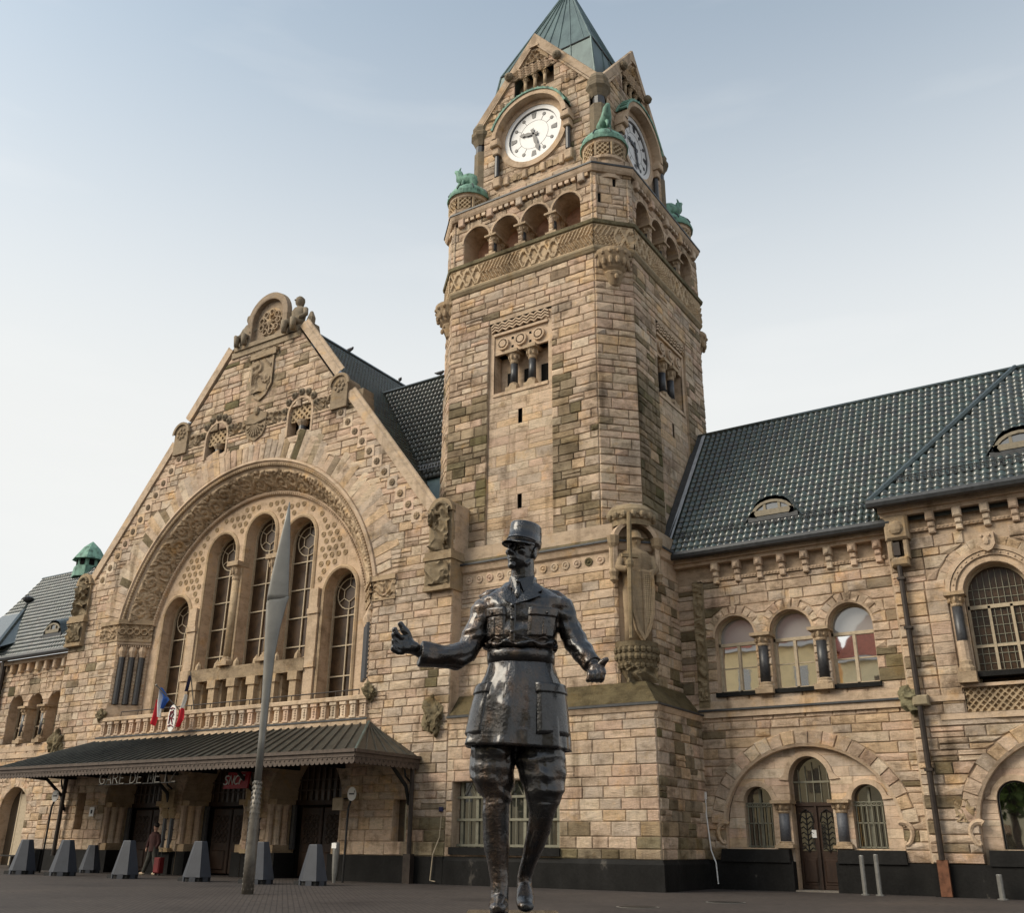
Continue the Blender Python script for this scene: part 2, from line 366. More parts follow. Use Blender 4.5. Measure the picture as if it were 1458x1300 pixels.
def traps(z0, z1, outer, ops, mid=False):
    e = 1e-3
    A, B = free_at(z0 + e, outer, ops), free_at(z1 - e, outer, ops)
    if mid:   # straight stone edges that follow a curve without cutting into the opening
        C = free_at((z0 + z1) / 2, outer, ops)
        if len(A) == len(B) == len(C): return [(a[0], a[1], 2 * c[0] - a[0], 2 * c[1] - a[1]) for a, c in zip(A, C)]
    if len(A) == len(B): return [(a[0], a[1], b[0], b[1]) for a, b in zip(A, B)]
    C = A if len(A) > len(B) else B
    return [(a[0], a[1], a[0], a[1]) for a in C]
def backing(mb, zs, outer, ops, d, sub=4):
    for z0, z1 in zip(zs, zs[1:]):
        n = max(1, min(sub, round((z1 - z0) / .08))); e_ = 1
        if any(abs(getattr(op, 'z1', -99) - z1) < .15 and hasattr(op, 'ry') for op in ops): n, e_ = 14, 2.2
        for k in range(n):
            q0, q1 = z0 + (z1 - z0) * (1 - (1 - k / n) ** e_), z0 + (z1 - z0) * (1 - (1 - (k + 1) / n) ** e_)
            for a0, a1, b0, b1 in traps(q0, q1, outer, ops): mb.face((a0, d, q0), (a1, d, q0), (b1, d, q1), (b0, d, q1))
def block(fr, cs, d, rng, proud=.022, rough=.036, bev=.03, gap=.010, col=(1, 1, 1)):
    # rock-faced stone: bedded back edge, chamfered rim, pillowed face
    (ax, az), (bx, bz), (cx, cz), (ex, ez) = cs
    mx_, mz = (ax + bx + cx + ex) / 4, (az + bz + cz + ez) / 4
    def ins(p, g):
        dx, dz = mx_ - p[0], mz - p[1]
        return (p[0] + math.copysign(min(g, abs(dx) * .8), dx), p[1] + math.copysign(min(g, abs(dz) * .8), dz))
    o = [ins(p, gap) for p in cs]; i = [ins(p, gap + bev * rng.uniform(.7, 1.6)) for p in cs]
    p0 = d - proud
    v = [(p[0], d + .03, p[1]) for p in o] + [(p[0], p0 + rng.uniform(0, rough * .4), p[1]) for p in o] + [(p[0], p0 - rough * rng.uniform(.2, 1), p[1]) for p in i] + \
        [(mx_ + rng.uniform(-.2, .2) * (bx - ax) * .5, p0 - rough * rng.uniform(.2, 1.5), mz + rng.uniform(-.1, .1) * (ez - az))]
    f = [(0, 1, 5, 4), (1, 2, 6, 5), (2, 3, 7, 6), (3, 0, 4, 7), (4, 5, 9, 8), (5, 6, 10, 9), (6, 7, 11, 10), (7, 4, 8, 11), (8, 9, 12), (9, 10, 12), (10, 11, 12), (11, 8, 12)]
    v = [fr(p) for p in v]
    c = fr((mx_, d, mz)); dist = math.dist(c, CAM)
    size = abs((bx - ax) * (ez - az)) / dist ** 2
    pan = math.atan2(c[0] - CAM[0], c[1] - CAM[1]) + YAW
    if abs(pan) > R(31): size *= .01
    return (size, v, f, [col] * len(f))
def wall_blocks(out, fr, zs, outer, ops, d, rng, lmin=.55, lmax=1.35, dark=None, **kw):
    for z0, z1 in zip(zs, zs[1:]):
        for a0, a1, b0, b1 in traps(z0, z1, outer, ops, True):
            w = min(a1, b1) - max(a0, b0)
            if w < .12:
                if max(a1 - a0, b1 - b0) > .25: out.append(block(fr, [(a0, z0), (a1, z0), (b1, z1), (b0, z1)], d, rng, col=tone(rng, dark((a0 + a1) / 2, z0) if dark else 0), **kw))
                continue
            cuts = []; x = max(a0, b0) + rng.uniform(lmin * .5, lmax)
            hmin = lmin * .6
            while x < min(a1, b1) - hmin: cuts.append(x); x += rng.uniform(lmin, lmax)
            xs0 = [a0] + cuts + [a1]; xs1 = [b0] + cuts + [b1]
            for k in range(len(xs0) - 1):
                m = (xs0[k] + xs0[k + 1]) / 2
                if rng.random() < .10 and z1 - z0 > .4:
                    zm = (z0 + z1) / 2; q0 = (xs0[k] + xs1[k]) / 2; q1 = (xs0[k + 1] + xs1[k + 1]) / 2
                    for cs in ([(xs0[k], z0), (xs0[k + 1], z0), (q1, zm), (q0, zm)], [(q0, zm), (q1, zm), (xs1[k + 1], z1), (xs1[k], z1)]):
                        out.append(block(fr, cs, d, rng, col=tone(rng, dark(m, z0) if dark else 0), **kw))
                else:
                    out.append(block(fr, [(xs0[k], z0), (xs0[k + 1], z0), (xs1[k + 1], z1), (xs1[k], z1)], d, rng, col=tone(rng, dark(m, z0) if dark else 0), **kw))
def arch_blocks(out, fr, c, zc, r0, r1, d, n, rng, ang0=0, ang1=180, ry=None, dark=None, **kw):
    k_ = (ry / r0) if ry else 1.0
    for k in range(n):
        t0, t1 = R(ang0 + (ang1 - ang0) * k / n), R(ang0 + (ang1 - ang0) * (k + 1) / n)
        rr = r1 + rng.uniform(-.12, .12) * (r1 - r0)
        P = lambda r, t: (c + r * math.cos(t), zc + (r0 * k_ + (r - r0)) * math.sin(t))
        out.append(block(fr, [P(r0, t1), P(r0, t0), P(rr, t0), P(rr, t1)], d, rng, col=tone(rng, dark(0, 0) if dark else 0), **kw))
def emit(parent, items, name, rest, mat, limit=300):
    items = sorted(items, key=lambda q: -q[0])
    for sz, v, f, c in items[:limit]: mesh_obj(name, v, f, c, mat, parent)
    if items[limit:]:
        V, F, Cc = [], [], []
        for sz, v, f, c in items[limit:]:
            i = len(V); V += v; F += [tuple(i + k for k in q) for q in f]; Cc += c
        o = mesh_obj(rest, V, F, Cc, mat, parent); o['kind'] = 'stuff'
def relief(mb, a0, a1, z0, z1, d, h, fn, step=.07):
    nu, nv = max(2, int((a1 - a0) / step)), max(2, int((z1 - z0) / step))
    def P(u, v):
        a, z = a0 + (a1 - a0) * u, z0 + (z1 - z0) * v
        return (a, d - h * fn(a, z), z)
    mb.grid(P, nu, nv)
def carve(a, z, sc_=3.0, seed=0):
    p = Vector((a * sc_, z * sc_, seed)); w = noise.noise(p * .6) * 1.4
    n = noise.noise(Vector((p.x + w, p.y - w, seed + 3.1)))
    return max(0, 1 - abs(n) * 3.2)
def zigzag(a, z, p=.55):
    t = abs(((a / p) % 1) * 2 - 1); return 1.0 if abs(((z / (p * .62) - t) % 1) - .5) < .27 else 0.0
def lattice_fn(a, z, p=.3):
    u, v = (a + z) / p, (a - z) / p
    return 0.0 if (abs((u % 1) - .5) < .3 and abs((v % 1) - .5) < .3) else 1.0
def boss(parent, x, d, z, sx, sz, seed, col=(.19, .155, .095), fr=FRONT):
    # weathered carved lump
    c = MB(fr, col)
    def P(u, v):
        t, f = R(170 + 200 * u), -PI / 2 + PI * v; k = 1 + .45 * carve(u * 3, v * 3, 1.2, 40 + seed) + .3 * noise.noise(Vector((u * 5, v * 5, seed)))
        return (x + sx * k * math.cos(t) * math.cos(f), d + sx * .85 * k * math.sin(t) * math.cos(f), z + sz * k * math.sin(f) - .2 * sz * math.cos(t))
    c.grid(P, 22, 18); return c.build('carved_boss', 'carved', parent)
def column(parent, fr, a, d, z0, z1, r, mat='marble', cap=.42, base=.4, name='column', capmat='carved', seg=12):
    """shaft with its own capital and base"""
    o = MB(fr, (.43, .33, .22) if mat == 'ashlar' else (1, 1, 1)).lathe(a, d, [(r, z0 + base), (r * .97, z1 - cap)], seg).build(name, mat, parent, True)
    m = MB(fr, (.42, .32, .22)); m.box(a - r * 1.7, a + r * 1.7, d - r * 1.7, d + r * 1.7, z0, z0 + base * .45); m.lathe(a, d, [(r * 1.6, z0 + base * .45), (r * 1.6, z0 + base * .62), (r * 1.25, z0 + base * .75), (r * 1.3, z0 + base * .9), (r, z0 + base)], seg)
    m.build('column_base', capmat, o)
    m = MB(fr, (.42, .32, .22)); m.lathe(a, d, [(r, z1 - cap), (r * 1.15, z1 - cap * .9), (r * 1.05, z1 - cap * .8), (r * 1.5, z1 - cap * .35), (r * 1.75, z1 - cap * .25)], seg)
    for k in range(8):
        t = 2 * PI * k / 8; m.ball((a + r * 1.35 * math.cos(t), d + r * 1.35 * math.sin(t), z1 - cap * .5), (r * .35, r * .35, cap * .22), 5, 4)
    m.box(a - r * 1.9, a + r * 1.9, d - r * 1.9, d + r * 1.9, z1 - cap * .25, z1)
    m.build('capital', capmat, o)
    return o
def tiles(parent, fr3, poly, du, dv, mat, name='roof_tile', rng=None, limit=300, holes=None, base=True, tone_=(.75, 1.35)):
    """pantiles on a roof plane: fr3 = (origin, along-eave unit, up-slope unit); poly in (u,v)"""
    O, U, V = [Vector(q) for q in fr3]; Nn = U.cross(V).normalized()
    if Nn.z < 0: Nn = -Nn
    def inside(u, v):
        c = False; n = len(poly)
        for i in range(n):
            (x0, y0), (x1, y1) = poly[i], poly[(i + 1) % n]
            if (y0 > v) != (y1 > v) and u < (x1 - x0) * (v - y0) / (y1 - y0) + x0: c = not c
        return c
    us = [p[0] for p in poly]; vs_ = [p[1] for p in poly]
    prof = [(-.5, .0), (-.34, .22), (-.12, .34), (.12, .34), (.30, .20), (.40, .02), (.5, .0)]
    h = du * .75
    def mesh(k):
        vv = []
        for w, lift in ((-.06, 1.0), (1.0, .35)):
            for a, b in prof:
                q = U * (a * du) + V * (w * dv) + Nn * (b * h + .05 * lift); vv.append(tuple(q * S))
        for a, b in prof:
            q = U * (a * du) + V * (-.06 * dv) + Nn * (b * h * .2); vv.append(tuple(q * S))
        m = len(prof); ff = [(j, j + 1, m + j + 1, m + j) for j in range(m - 1)] + [(2 * m + j, 2 * m + j + 1, j + 1, j) for j in range(m - 1)]
        return vv, ff
    vv, ff = mesh(0); lo, hi = tone_
    kinds = []
    for k in range(6):
        g = lo + (hi - lo) * k / 5; me = bpy.data.meshes.new(name); me.from_pydata(vv, [], ff)
        at = me.attributes.new('tint', 'FLOAT_COLOR', 'FACE'); cc = (g * rng.uniform(.85, 1.15), g, g * rng.uniform(.9, 1.1), 1)
        at.data.foreach_set('color', list(cc) * len(ff)); me.polygons.foreach_set('use_smooth', [True] * len(ff)); me.materials.append(MAT[mat]); kinds.append((me, cc))
    items = []
    nv = int((max(vs_) - min(vs_)) / dv) + 1; nu = int((max(us) - min(us)) / du) + 1
    for j in range(nv):
        for i in range(nu):
            u = min(us) + (i + .5) * du; v = min(vs_) + j * dv
            if not inside(u, v + dv * .5): continue
            if holes and holes(u, v): continue
            P = O + U * u + V * v; dist = math.dist(P, CAM)
            px = (P - Vector(CAM)); pan = math.atan2(px.x, px.y) + YAW
            items.append((dist + (500 if abs(pan) > R(29) else 0), P, rng.choice(kinds)))
    items.sort(key=lambda q: q[0])
    lx = Vector(LOC[parent.name])
    for dist, P, (me, cc) in items[:limit]:
        o = bpy.data.objects.new(name, me); COL.objects.link(o); o.parent = parent; o.location = (P - lx) * S; LOC[o.name] = LOC[parent.name]
    if items[limit:]:
        Vv, Ff, Cc = [], [], []
        for dist, P, (me, cc) in items[limit:]:
            i = len(Vv); Vv += [tuple(Vector(q) / S + P) for q in vv]; Ff += [tuple(i + k for k in q) for q in ff]; Cc += [cc[:3]] * len(ff)
        o = mesh_obj('tile_field', Vv, Ff, Cc, mat, parent, None, True); o['kind'] = 'stuff'
# ================================================================== ground
g = MB(); g.face((-900, -900, 0), (900, -900, 0), (900, 900, 0), (-900, 900, 0)); gr = g.build('ground', 'ground'); gr['kind'] = 'structure'
ASH = (.51, .39, .285)
def dark_tower(side):
    def f(a, z):
        n = noise.noise(Vector((a * .45 + side * 9, z * .22, 4.4)))
        p = .015
        if 1.9 < abs(a) < 3.3 and z < 25.5: p = (.95 if z < 23.5 else .45) + .7 * n
        elif abs(a) >= 3.3 and z < 23.5: p = (.8 if a < 0 else .2) + .7 * n
        elif z > 27.5: p = .05 + .3 * n
        if side: p += .25 if a < -1.2 else .05
        return max(0, min(.95, p))
    return f
def string_course(mb, path_fn, z, prot, h, d=0.0): pass
# ================================================================== clock tower
tower = thing('clock_tower', 'tall square sandstone clock tower with copper spire and corner turrets', 'clock tower', (-7.35, 7.15, 0))
TX, TY, HW, CH = -7.35, 7.15, 5.95, 1.45
rng = random.Random(11)
FF = Fr(TX, TY - HW)                    # shaft front, a centred
FS = Fr(TX + HW, TY, 90)                # shaft right face, a centred
ck = HW - CH / 2
FC = Fr(TX + ck, TY - ck, 45)           # right chamfer
FCL = Fr(TX - ck, TY - ck, -45)         # left chamfer
core = MB(col=(.44, .34, .25))
blocks = []
# ---- base storey z 0..7
zs = course_list(1.12, 6.75, [Rect(-9.95, -4.5, 1.5, 4.2)], .42, rng)
fr = Fr(0, 0)
win = [Rect(-9.95, -4.5, 1.5, 4.2)]
def dk_base(a, z): return .75 if z < 2.3 and a > -5 else (.55 if z < 2.0 else .02)
wall_blocks(blocks, fr, zs, (-10.28, 0), win, 0, rng, .7, 1.3, dk_base, proud=.03, rough=.035, bev=.03)
fr2 = Fr(0, 0, 90)
wall_blocks(blocks, fr2, zs, (0.02, 4.7), [], 0, rng, .6, 1.1, lambda a, z: .35 + .3 * (z < 2.5), proud=.03, rough=.05)
backing(core, zs, (-10.3, 0), win, 0); core.fr = fr2; backing(core, zs, (0, 4.75), [], 0)
# reveal of the base window
core.fr = fr
for q in (((-9.95, 0, 1.5), (-9.95, .55, 1.5), (-9.95, .55, 4.2), (-9.95, 0, 4.2)), ((-4.5, 0, 1.5), (-4.5, .55, 1.5), (-4.5, .55, 4.2), (-4.5, 0, 4.2)), ((-9.95, 0, 4.2), (-4.5, 0, 4.2), (-4.5, .55, 4.2), (-9.95, .55, 4.2)), ((-9.95, -.02, 1.5), (-4.5, -.02, 1.5), (-4.5, .55, 1.5), (-9.95, .55, 1.5))): core.face(*q)
core.col = (.44, .34, .25)
# ---- middle storey z 8..13.2, set back .75
fm, fms = Fr(0, .75), Fr(-.75, 0, 90)
zs = course_list(8.0, 13.05, [], .42, rng)
wall_blocks(blocks, fm, zs, (-11.4, -2.05), [], 0, rng, .7, 1.3, lambda a, z: .01, proud=.025, rough=.03, bev=.03)
wall_blocks(blocks, fms, zs, (2.1, 4.72), [], 0, rng, .5, 1.0, lambda a, z: .22, proud=.03, rough=.04)
fmc = Fr(-1.41, 1.41, 45)
wall_blocks(blocks, fmc, zs, (-.95, -.72), [], 0, rng, .5, 1, None, proud=.02)
wall_blocks(blocks, fmc, zs, (.72, .95), [], 0, rng, .5, 1, None, proud=.02)
for f_, r_ in ((fm, (-11.45, -2.08)), (fms, (2.08, 4.75)), (fmc, (-.94, .94))):
    core.fr = f_; core.face((r_[0], .01, 7.2), (r_[1], .01, 7.2), (r_[1], .01, 15.2), (r_[0], .01, 15.2))
# ---- shaft z 15..30.4
PAN = 1.95; PC = -.02
zs = course_list(15.1, 30.2, [], .44, rng)
for fr_, side in ((FF, 0), (FS, 1)):
    dk = dark_tower(side)
    pc = PC if side == 0 else 0
    wop = [Rect(pc - PAN, pc + PAN, 15.0, 27.75)]
    wall_blocks(blocks, fr_, zs, (-HW + CH, HW - CH), wop, 0, rng, .6, 1.25, dk, proud=.028, rough=.05)
    core.fr = fr_; backing(core, zs, (-HW + CH, HW - CH), wop, 0)
    # recessed smooth panel with the three-light opening
    pz = course_list(15.1, 23.55, [Rect(-.12 + pc, .12 + pc, 17.0, 17.75), Rect(-.12 + pc, .12 + pc, 21.6, 22.4)], .5, rng)
    pop = [Rect(-.12 + pc, .12 + pc, 17.0, 17.75), Rect(-.12 + pc, .12 + pc, 21.6, 22.4)]
    wall_blocks(blocks, fr_, pz, (pc - PAN, pc + PAN), pop, .10, rng, .8, 1.5, lambda a, z: .015, proud=.012, rough=.012, bev=.015, gap=.012)
    backing(core, pz, (pc - PAN, pc + PAN), pop, .10)
    core.col = (.012, .011, .010)
    for op in pop: core.box(op.a0, op.a1, .3, .32, op.z0, op.z1)
    core.col = (.44, .34, .25)
    for sgn in (-1, 1): core.face((pc + sgn * PAN, 0, 15), (pc + sgn * PAN, .12, 15), (pc + sgn * PAN, .12, 27.75), (pc + sgn * PAN, 0, 27.75))
for fr_ in (FC, FCL):
    wall_blocks(blocks, fr_, zs, (-CH * .707, CH * .707), [], 0, rng, .6, 1.2, (lambda a, z: .02) if fr_ is FC else (lambda a, z: .1), proud=.032, rough=.055)
    core.fr = fr_; core.face((-1.04, .01, 14.5), (1.04, .01, 14.5), (1.04, .01, 35), (-1.04, .01, 35))
# back faces so that the tower is solid from the side
core.fr = FRONT
B0, B1 = TX - HW, TX + HW; C0, C1 = TY - HW, TY + HW
core.face((B0, C0 + CH, 14), (B0, C1, 14), (B0, C1, 35.6), (B0, C0 + CH, 35.6)); core.face((B0, C1, 14), (B1 - CH, C1, 14), (B1 - CH, C1, 35.6), (B0, C1, 35.6))
core.face((B1, C1 - CH, 14), (B1 - CH, C1, 14), (B1 - CH, C1, 35.6), (B1, C1 - CH, 35.6))
wall = core.build('tower_wall', 'ashlar', tower)
emit(wall, blocks, 'stone_block', 'stone_field', 'stone')
# ---- plinth
m = MB(); m.box(-10.28, .14, -.14, .3, 0, .95); m.rings([[(-10.28, -.14, .95), (.14, -.14, .95), (.14, 4.7, .95)], [(-10.28, -.02, 1.14), (.02, -.02, 1.14), (.02, 4.7, 1.14)]], False, False)
m.box(-.2, .14, .3, 4.58, 0, .95); m.build('tower_plinth', 'plinth', tower)
# ---- ledges that run round front + right (path in plan)
def ledge(name, prof, mat, col, x0, xr, yf, y1, parent, cut=0.0):
    # prof = [(out, z)] ; front from x0 to the corner (xr, yf), then back to y1
    mb = MB(col=col)
    if cut: pth = [(x0, yf, 0, -1, 1), (xr - cut, yf, .414, -1, 1), (xr, yf + cut, 1, -.414, 1), (xr, y1, 1, 0, 1)]
    else: pth = [(x0, yf, 0, -1, 1), (xr, yf, 1, -1, 1), (xr, y1, 1, 0, 1)]
    mb.rings([[(x + o * nx, y + o * ny, z) for o, z in prof] for x, y, nx, ny, _ in pth], False, False)
    return mb.build(name, mat, parent)
ledge('string_course', [(0, 6.68), (.10, 6.72), (.16, 6.86), (.20, 6.93)], 'ashlar', ASH, -10.28, 0, 0, 4.72, tower)
ledge('lead_drip', [(.20, 6.93), (.24, 6.95), (.24, 7.02), (.05, 7.08)], 'lead', (1, 1, 1), -10.28, 0, 0, 4.72, tower)
ledge('weathering_slope', [(.05, 7.08), (-.72, 8.02), (-.76, 8.04)], 'stone', (.125, .10, .055), -10.28, 0, 0, 4.72, tower)
ledge('disc_frieze', [(-.02, 13.02), (.06, 13.06), (.06, 13.2), (.0, 13.25), (.0, 13.85), (.12, 13.95), (.2, 14.2), (.26, 14.25)], 'ashlar', ASH, -10.5, -.75, .75, 4.72, tower, 1.3)
ledge('lead_drip', [(.26, 14.25), (.30, 14.27), (.30, 14.36), (.1, 14.42)], 'lead', (1, 1, 1), -11.4, -.75, .75, 4.72, tower, 1.3)
ledge('weathering_slope', [(.1, 14.42), (-.42, 15.12), (-.46, 15.14)], 'stone', (.16, .13, .08), -11.4, -.75, .75, 9, tower, 1.3)
for k in range(13):
    a = -9.9 + k * .6
    m = MB(fm, tone(rng, .15)); m.lathe(0, 0, [(0.01, 0), (.2, 0), (.2, .05), (.13, .06), (.1, .02), (.04, .08), (.01, .08)], 10)
    m.v = [fm((a + x_, .0 - z_, 13.55 + y_)) for (x_, y_, z_) in [(p[0], p[1] - .75, p[2]) for p in m.v]]
    m.build('frieze_disc', 'carved', tower)
# ---- base window with bars behind the statue
w = MB(); w.box(-9.9, -4.55, .5, .54, 1.5, 4.2)
bw = w.build('window', 'dimglass', tower)
for k in range(7):
    x = -9.72 + k * .82; MB().box(x - .07, x + .07, .42, .5, 1.5, 4.2).build('window_mullion', 'greyframe', bw)
    if k < 6: MB().box(x + .38, x + .41, .38, .41, 1.5, 3.55).build('window_bar', 'greyframe', bw)
for z in (1.58, 2.62, 3.55): MB().box(-9.95, -4.5, .36, .44, z - .05, z + .05).build('window_rail', 'greyframe', bw)
for k in range(6):
    x = -9.3 + k * .82; MB().tube([(x - .33, .4, 3.6), (x, .4, 4.15), (x + .33, .4, 3.6)], .025, 5).build('window_bar', 'greyframe', bw)
MB(col=(.33, .27, .21)).box(-10.0, -4.45, -.16, .5, 1.2, 1.5).build('window_sill', 'plinth', tower)
# ---- three-light openings, discs, zigzag label
for fr_, pc in ((FF, PC), (FS, 0)):
    w = MB(fr_, ASH)
    a0, a1 = pc - 1.68, pc + 1.68
    w.box(pc - PAN, a0, .10, .2, 23.5, 27.75); w.box(a1, pc + PAN, .10, .2, 23.5, 27.75); w.box(a0, a1, .16, .3, 25.9, 27.2); w.box(a0, a1, .02, .2, 27.0, 27.15)
    w.box(a0, a1, .02, .9, 23.38, 23.56); w.box(a0 - .05, a0, .15, .85, 23.5, 26); w.box(a1, a1 + .05, .15, .85, 23.5, 26); w.box(a0, a1, .84, .86, 23.5, 25.95)
    win_o = w.build('triple_window', 'ashlar', tower)
    for k in (-1, 1): column(win_o, fr_, pc + k * .56, .36, 23.56, 25.95, .2, cap=.75, base=.5)
    d = MB(fr_); d.box(pc - 1.25, pc - .85, .78, .83, 23.75, 25.0); d.box(pc - .2, pc + .2, .78, .83, 23.75, 25.0); d.box(pc + .85, pc + 1.25, .78, .83, 23.75, 25.0); d.build('slot_shade_slab', 'dark', win_o)  # black slabs on the back wall paint the shade of the slots
    for k in (-1, 0, 1):
        q = MB(fr_, ASH)
        for r0, r1, dd in ((.36, .27, .02), (.2, .01, .0)):
            for j in range(14):
                t0, t1 = 2 * PI * j / 14, 2 * PI * (j + 1) / 14; c = pc + k * 1.1
                q.face(*[(c + r * math.cos(t), dd, 26.45 + r * math.sin(t)) for r, t in ((r0, t0), (r0, t1), (r1, t1), (r1, t0))])
                q.face((c + r0 * math.cos(t0), dd, 26.45 + r0 * math.sin(t0)), (c + r0 * math.cos(t1), dd, 26.45 + r0 * math.sin(t1)), (c + r0 * math.cos(t1), .17, 26.45 + r0 * math.sin(t1)), (c + r0 * math.cos(t0), .17, 26.45 + r0 * math.sin(t0)))
        q.build('carved_disc', 'carved', win_o)
    for k in (-.55, .55):
        h = MB(fr_); c = pc + k
        for dz in (-.25, .25): h.box(c - .07, c + .07, .148, .16, 26.45 + dz - .07, 26.45 + dz + .07)
        h.build('hole_shade_patch', 'dark', win_o)  # black squares on the stone, hole shade put in as colour
    zz = MB(fr_, ASH); n = 16
    for row in range(3):
        for j in range(n):
            x0, x1 = a0 - .1 + (a1 - a0 + .2) * j / n, a0 - .1 + (a1 - a0 + .2) * (j + 1) / n; up = .14 if j % 2 else 0; dn = 0 if j % 2 else .14; z = 27.2 + row * .16
            zz.prism([(x0, z + up), (x1, z + dn), (x1, z + dn + .1), (x0, z + up + .1)], -.02 - .03 * row, .12)
    zz.build('zigzag_label', 'carved', win_o)
# ---- carved band and cornices
def oct_ring(hw, ch, z):
    x0, x1, y0, y1 = TX - hw, TX + hw, TY - hw, TY + hw
    return [(x0 + ch, y0, z), (x1 - ch, y0, z), (x1, y0 + ch, z), (x1, y1 - ch, z), (x1 - ch, y1, z), (x0 + ch, y1, z), (x0, y1 - ch, z), (x0, y0 + ch, z)]
def oct_sweep(name, prof, mat, col=ASH, ch=CH): return MB(col=col).rings([oct_ring(HW + o, ch + o * .586, z) for o, z in prof], True, False).build(name, mat, tower)
oct_sweep('band_moulding', [(.02, 30.15), (.12, 30.2), (.22, 30.38), (.22, 30.5), (.16, 30.52)], 'carved', (.30, .24, .16))
oct_sweep('band_ledge', [(.16, 31.85), (.30, 31.9), (.34, 32.08), (.0, 32.22), (-.4, 32.24)], 'stone', (.20, .175, .11))
for fr_, w_ in ((FF, HW - CH), (FS, HW - CH), (FC, CH * .707), (FCL, CH * .707)):
    mb = MB(fr_, (.50, .385, .26))
    def fn(a, z):
        p = .62; u = abs((a / p) % 1 - .5) * 2; t = (z - 30.5) / 1.38
        v = 1 - abs(t * 2 - 1)
        s1 = abs(((a / .24 + (t * 3.2 if t < .5 else -t * 3.2)) % 1) - .5) < .24 if int(a / 2.5 + 100) % 2 else abs(u - v) < .26 or abs(u + v - .5) < .14
        return (1.0 if s1 else .15) if .06 < t < .94 else .6
    relief(mb, -w_ - .06, w_ + .06, 30.5, 31.87, -.13, .12, fn, .055)
    mb.build('carved_band', 'carved', tower)
# corbels under the band at the chamfers
for fr_ in (FC, FCL, Fr(TX + ck, TY + ck, 135)):
    c = MB(fr_, (.36, .27, .18))
    c.lathe(0, .12, [(.02, 28.1), (.32, 28.3), (.48, 28.7), (.56, 28.95), (.52, 29.05), (.66, 29.2), (.86, 29.7), (.98, 30.0), (.98, 30.2)], 14, 180, 360, False)
    for k in range(7):
        t = PI + PI * (k + .5) / 7; c.ball((.82 * math.cos(t), .12 + .82 * math.sin(t), 29.5), (.13, .13, .26), 6, 4); c.ball((.93 * math.cos(t), .12 + .93 * math.sin(t), 29.95), .12, 6, 4)
    c.ball((0, -.42, 28.65), (.11, .12, .18), 6, 4); c.ball((-.22, -.36, 28.85), (.1, .06, .06), 6, 4); c.ball((.22, -.36, 28.85), (.1, .06, .06), 6, 4)
    c.build('carved_corbel', 'carved', tower)
# ---- arcaded gallery z 32.2..35
blk2 = []; core = MB(col=(.44, .34, .25))
ar = [Arch(-2.95 + 1.96 * k - .02, .84, 32.2, 33.62) for k in range(4)]
zs = course_list(32.24, 35.0, ar, .42, rng)
AW = HW - CH + .25
for fr_ in (FF, FS):
    wall_blocks(blk2, fr_, zs, (-AW, AW), ar, 0, rng, .5, 1.1, lambda a, z: .05, proud=.03, rough=.045)
    core.fr = fr_; backing(core, zs, (-AW, AW), ar, 0, 6)
    for A in ar:
        pt = A.path(14); i = len(core.v)
        core.rings([[(a, -.03, z), (a, 1.35, z)] for a, z in pt], False, False)
    core.col = (.46, .27, .19); core.face((-3.95, 1.36, 32.2), (3.95, 1.36, 32.2), (3.95, 1.36, 34.6), (-3.95, 1.36, 34.6)); core.col = (.44, .34, .25)
    core.face((-3.9, -.05, 32.2), (3.9, -.05, 32.2), (3.9, 1.4, 32.2), (-3.9, 1.4, 32.2))
for fr_ in (FC, FCL):
    z2 = course_list(32.24, 36.3, [], .42, rng)
    so_ = [Rect(.1, .26, 34.5, 35.1), Rect(-.75, -.6, 33.35, 33.95)]
    wall_blocks(blk2, fr_, course_list(32.24, 36.3, so_, .42, rng), (-CH * .8, CH * .8), so_, -.03, rng, .5, 1.0, None, proud=.03, rough=.045)
    d = MB(fr_)
    for q in so_: d.box(q.a0, q.a1, .0, .02, q.z0, q.z1)
    d.build('slit_shade_slab', 'dark', tower)  # slits are filled with black slabs as painted shade
gal = core.build('gallery_wall', 'ashlar', tower); emit(gal, blk2, 'stone_block', 'stone_field', 'stone', 200)
for fr_ in (FF, FS):
    for k in range(3):
        column(gal, fr_, -1.97 + 1.96 * k, .22, 32.24, 33.62, .2, cap=.5, base=.3)
        column(gal, fr_, -1.97 + 1.96 * k, .95, 32.24, 33.62, .17, cap=.5, base=.3)
    for a0 in (-1.2, .75): MB(fr_).box(a0, a0 + .85, 1.30, 1.35, 32.45, 33.0).build('gallery_shade_slab', 'dark', gal)  # black slabs on the rear wall stand for shaded openings
    for A in ar:
        MB(fr_, ASH).sweep([(A.c + .88 * math.cos(PI * k / 14), A.zs + .88 * math.sin(PI * k / 14)) for k in range(15)], [(0, -.03), (0, -.1), (-.12, -.1), (-.14, -.03)]).build('arch_moulding', 'ashlar', gal)
    for k in range(22):
        a = -4.1 + k * .39
        MB(fr_, tone(rng)).box(a, a + .24, -.22, .0, 35.02, 35.22).build('dentil', 'ashlar', gal)
    for k in range(5):
        a = -3.95 + 1.97 * k; MB(fr_, tone(rng)).bevbox(a - .2, a + .2, -.3, 0, 34.75, 35.3, .05).build('corbel', 'carved', gal)
oct_sweep('gallery_cornice', [(.02, 35.22), (.22, 35.26), (.30, 35.4), (.36, 35.6)], 'ashlar', ASH, CH)
oct_sweep('lead_drip', [(.36, 35.6), (.40, 35.62), (.40, 35.72), (.1, 35.78)], 'lead', (1, 1, 1))
oct_sweep('weathering_slope', [(.1, 35.78), (-1.12, 36.85), (-1.3, 36.87)], 'stone', (.20, .175, .115), CH)
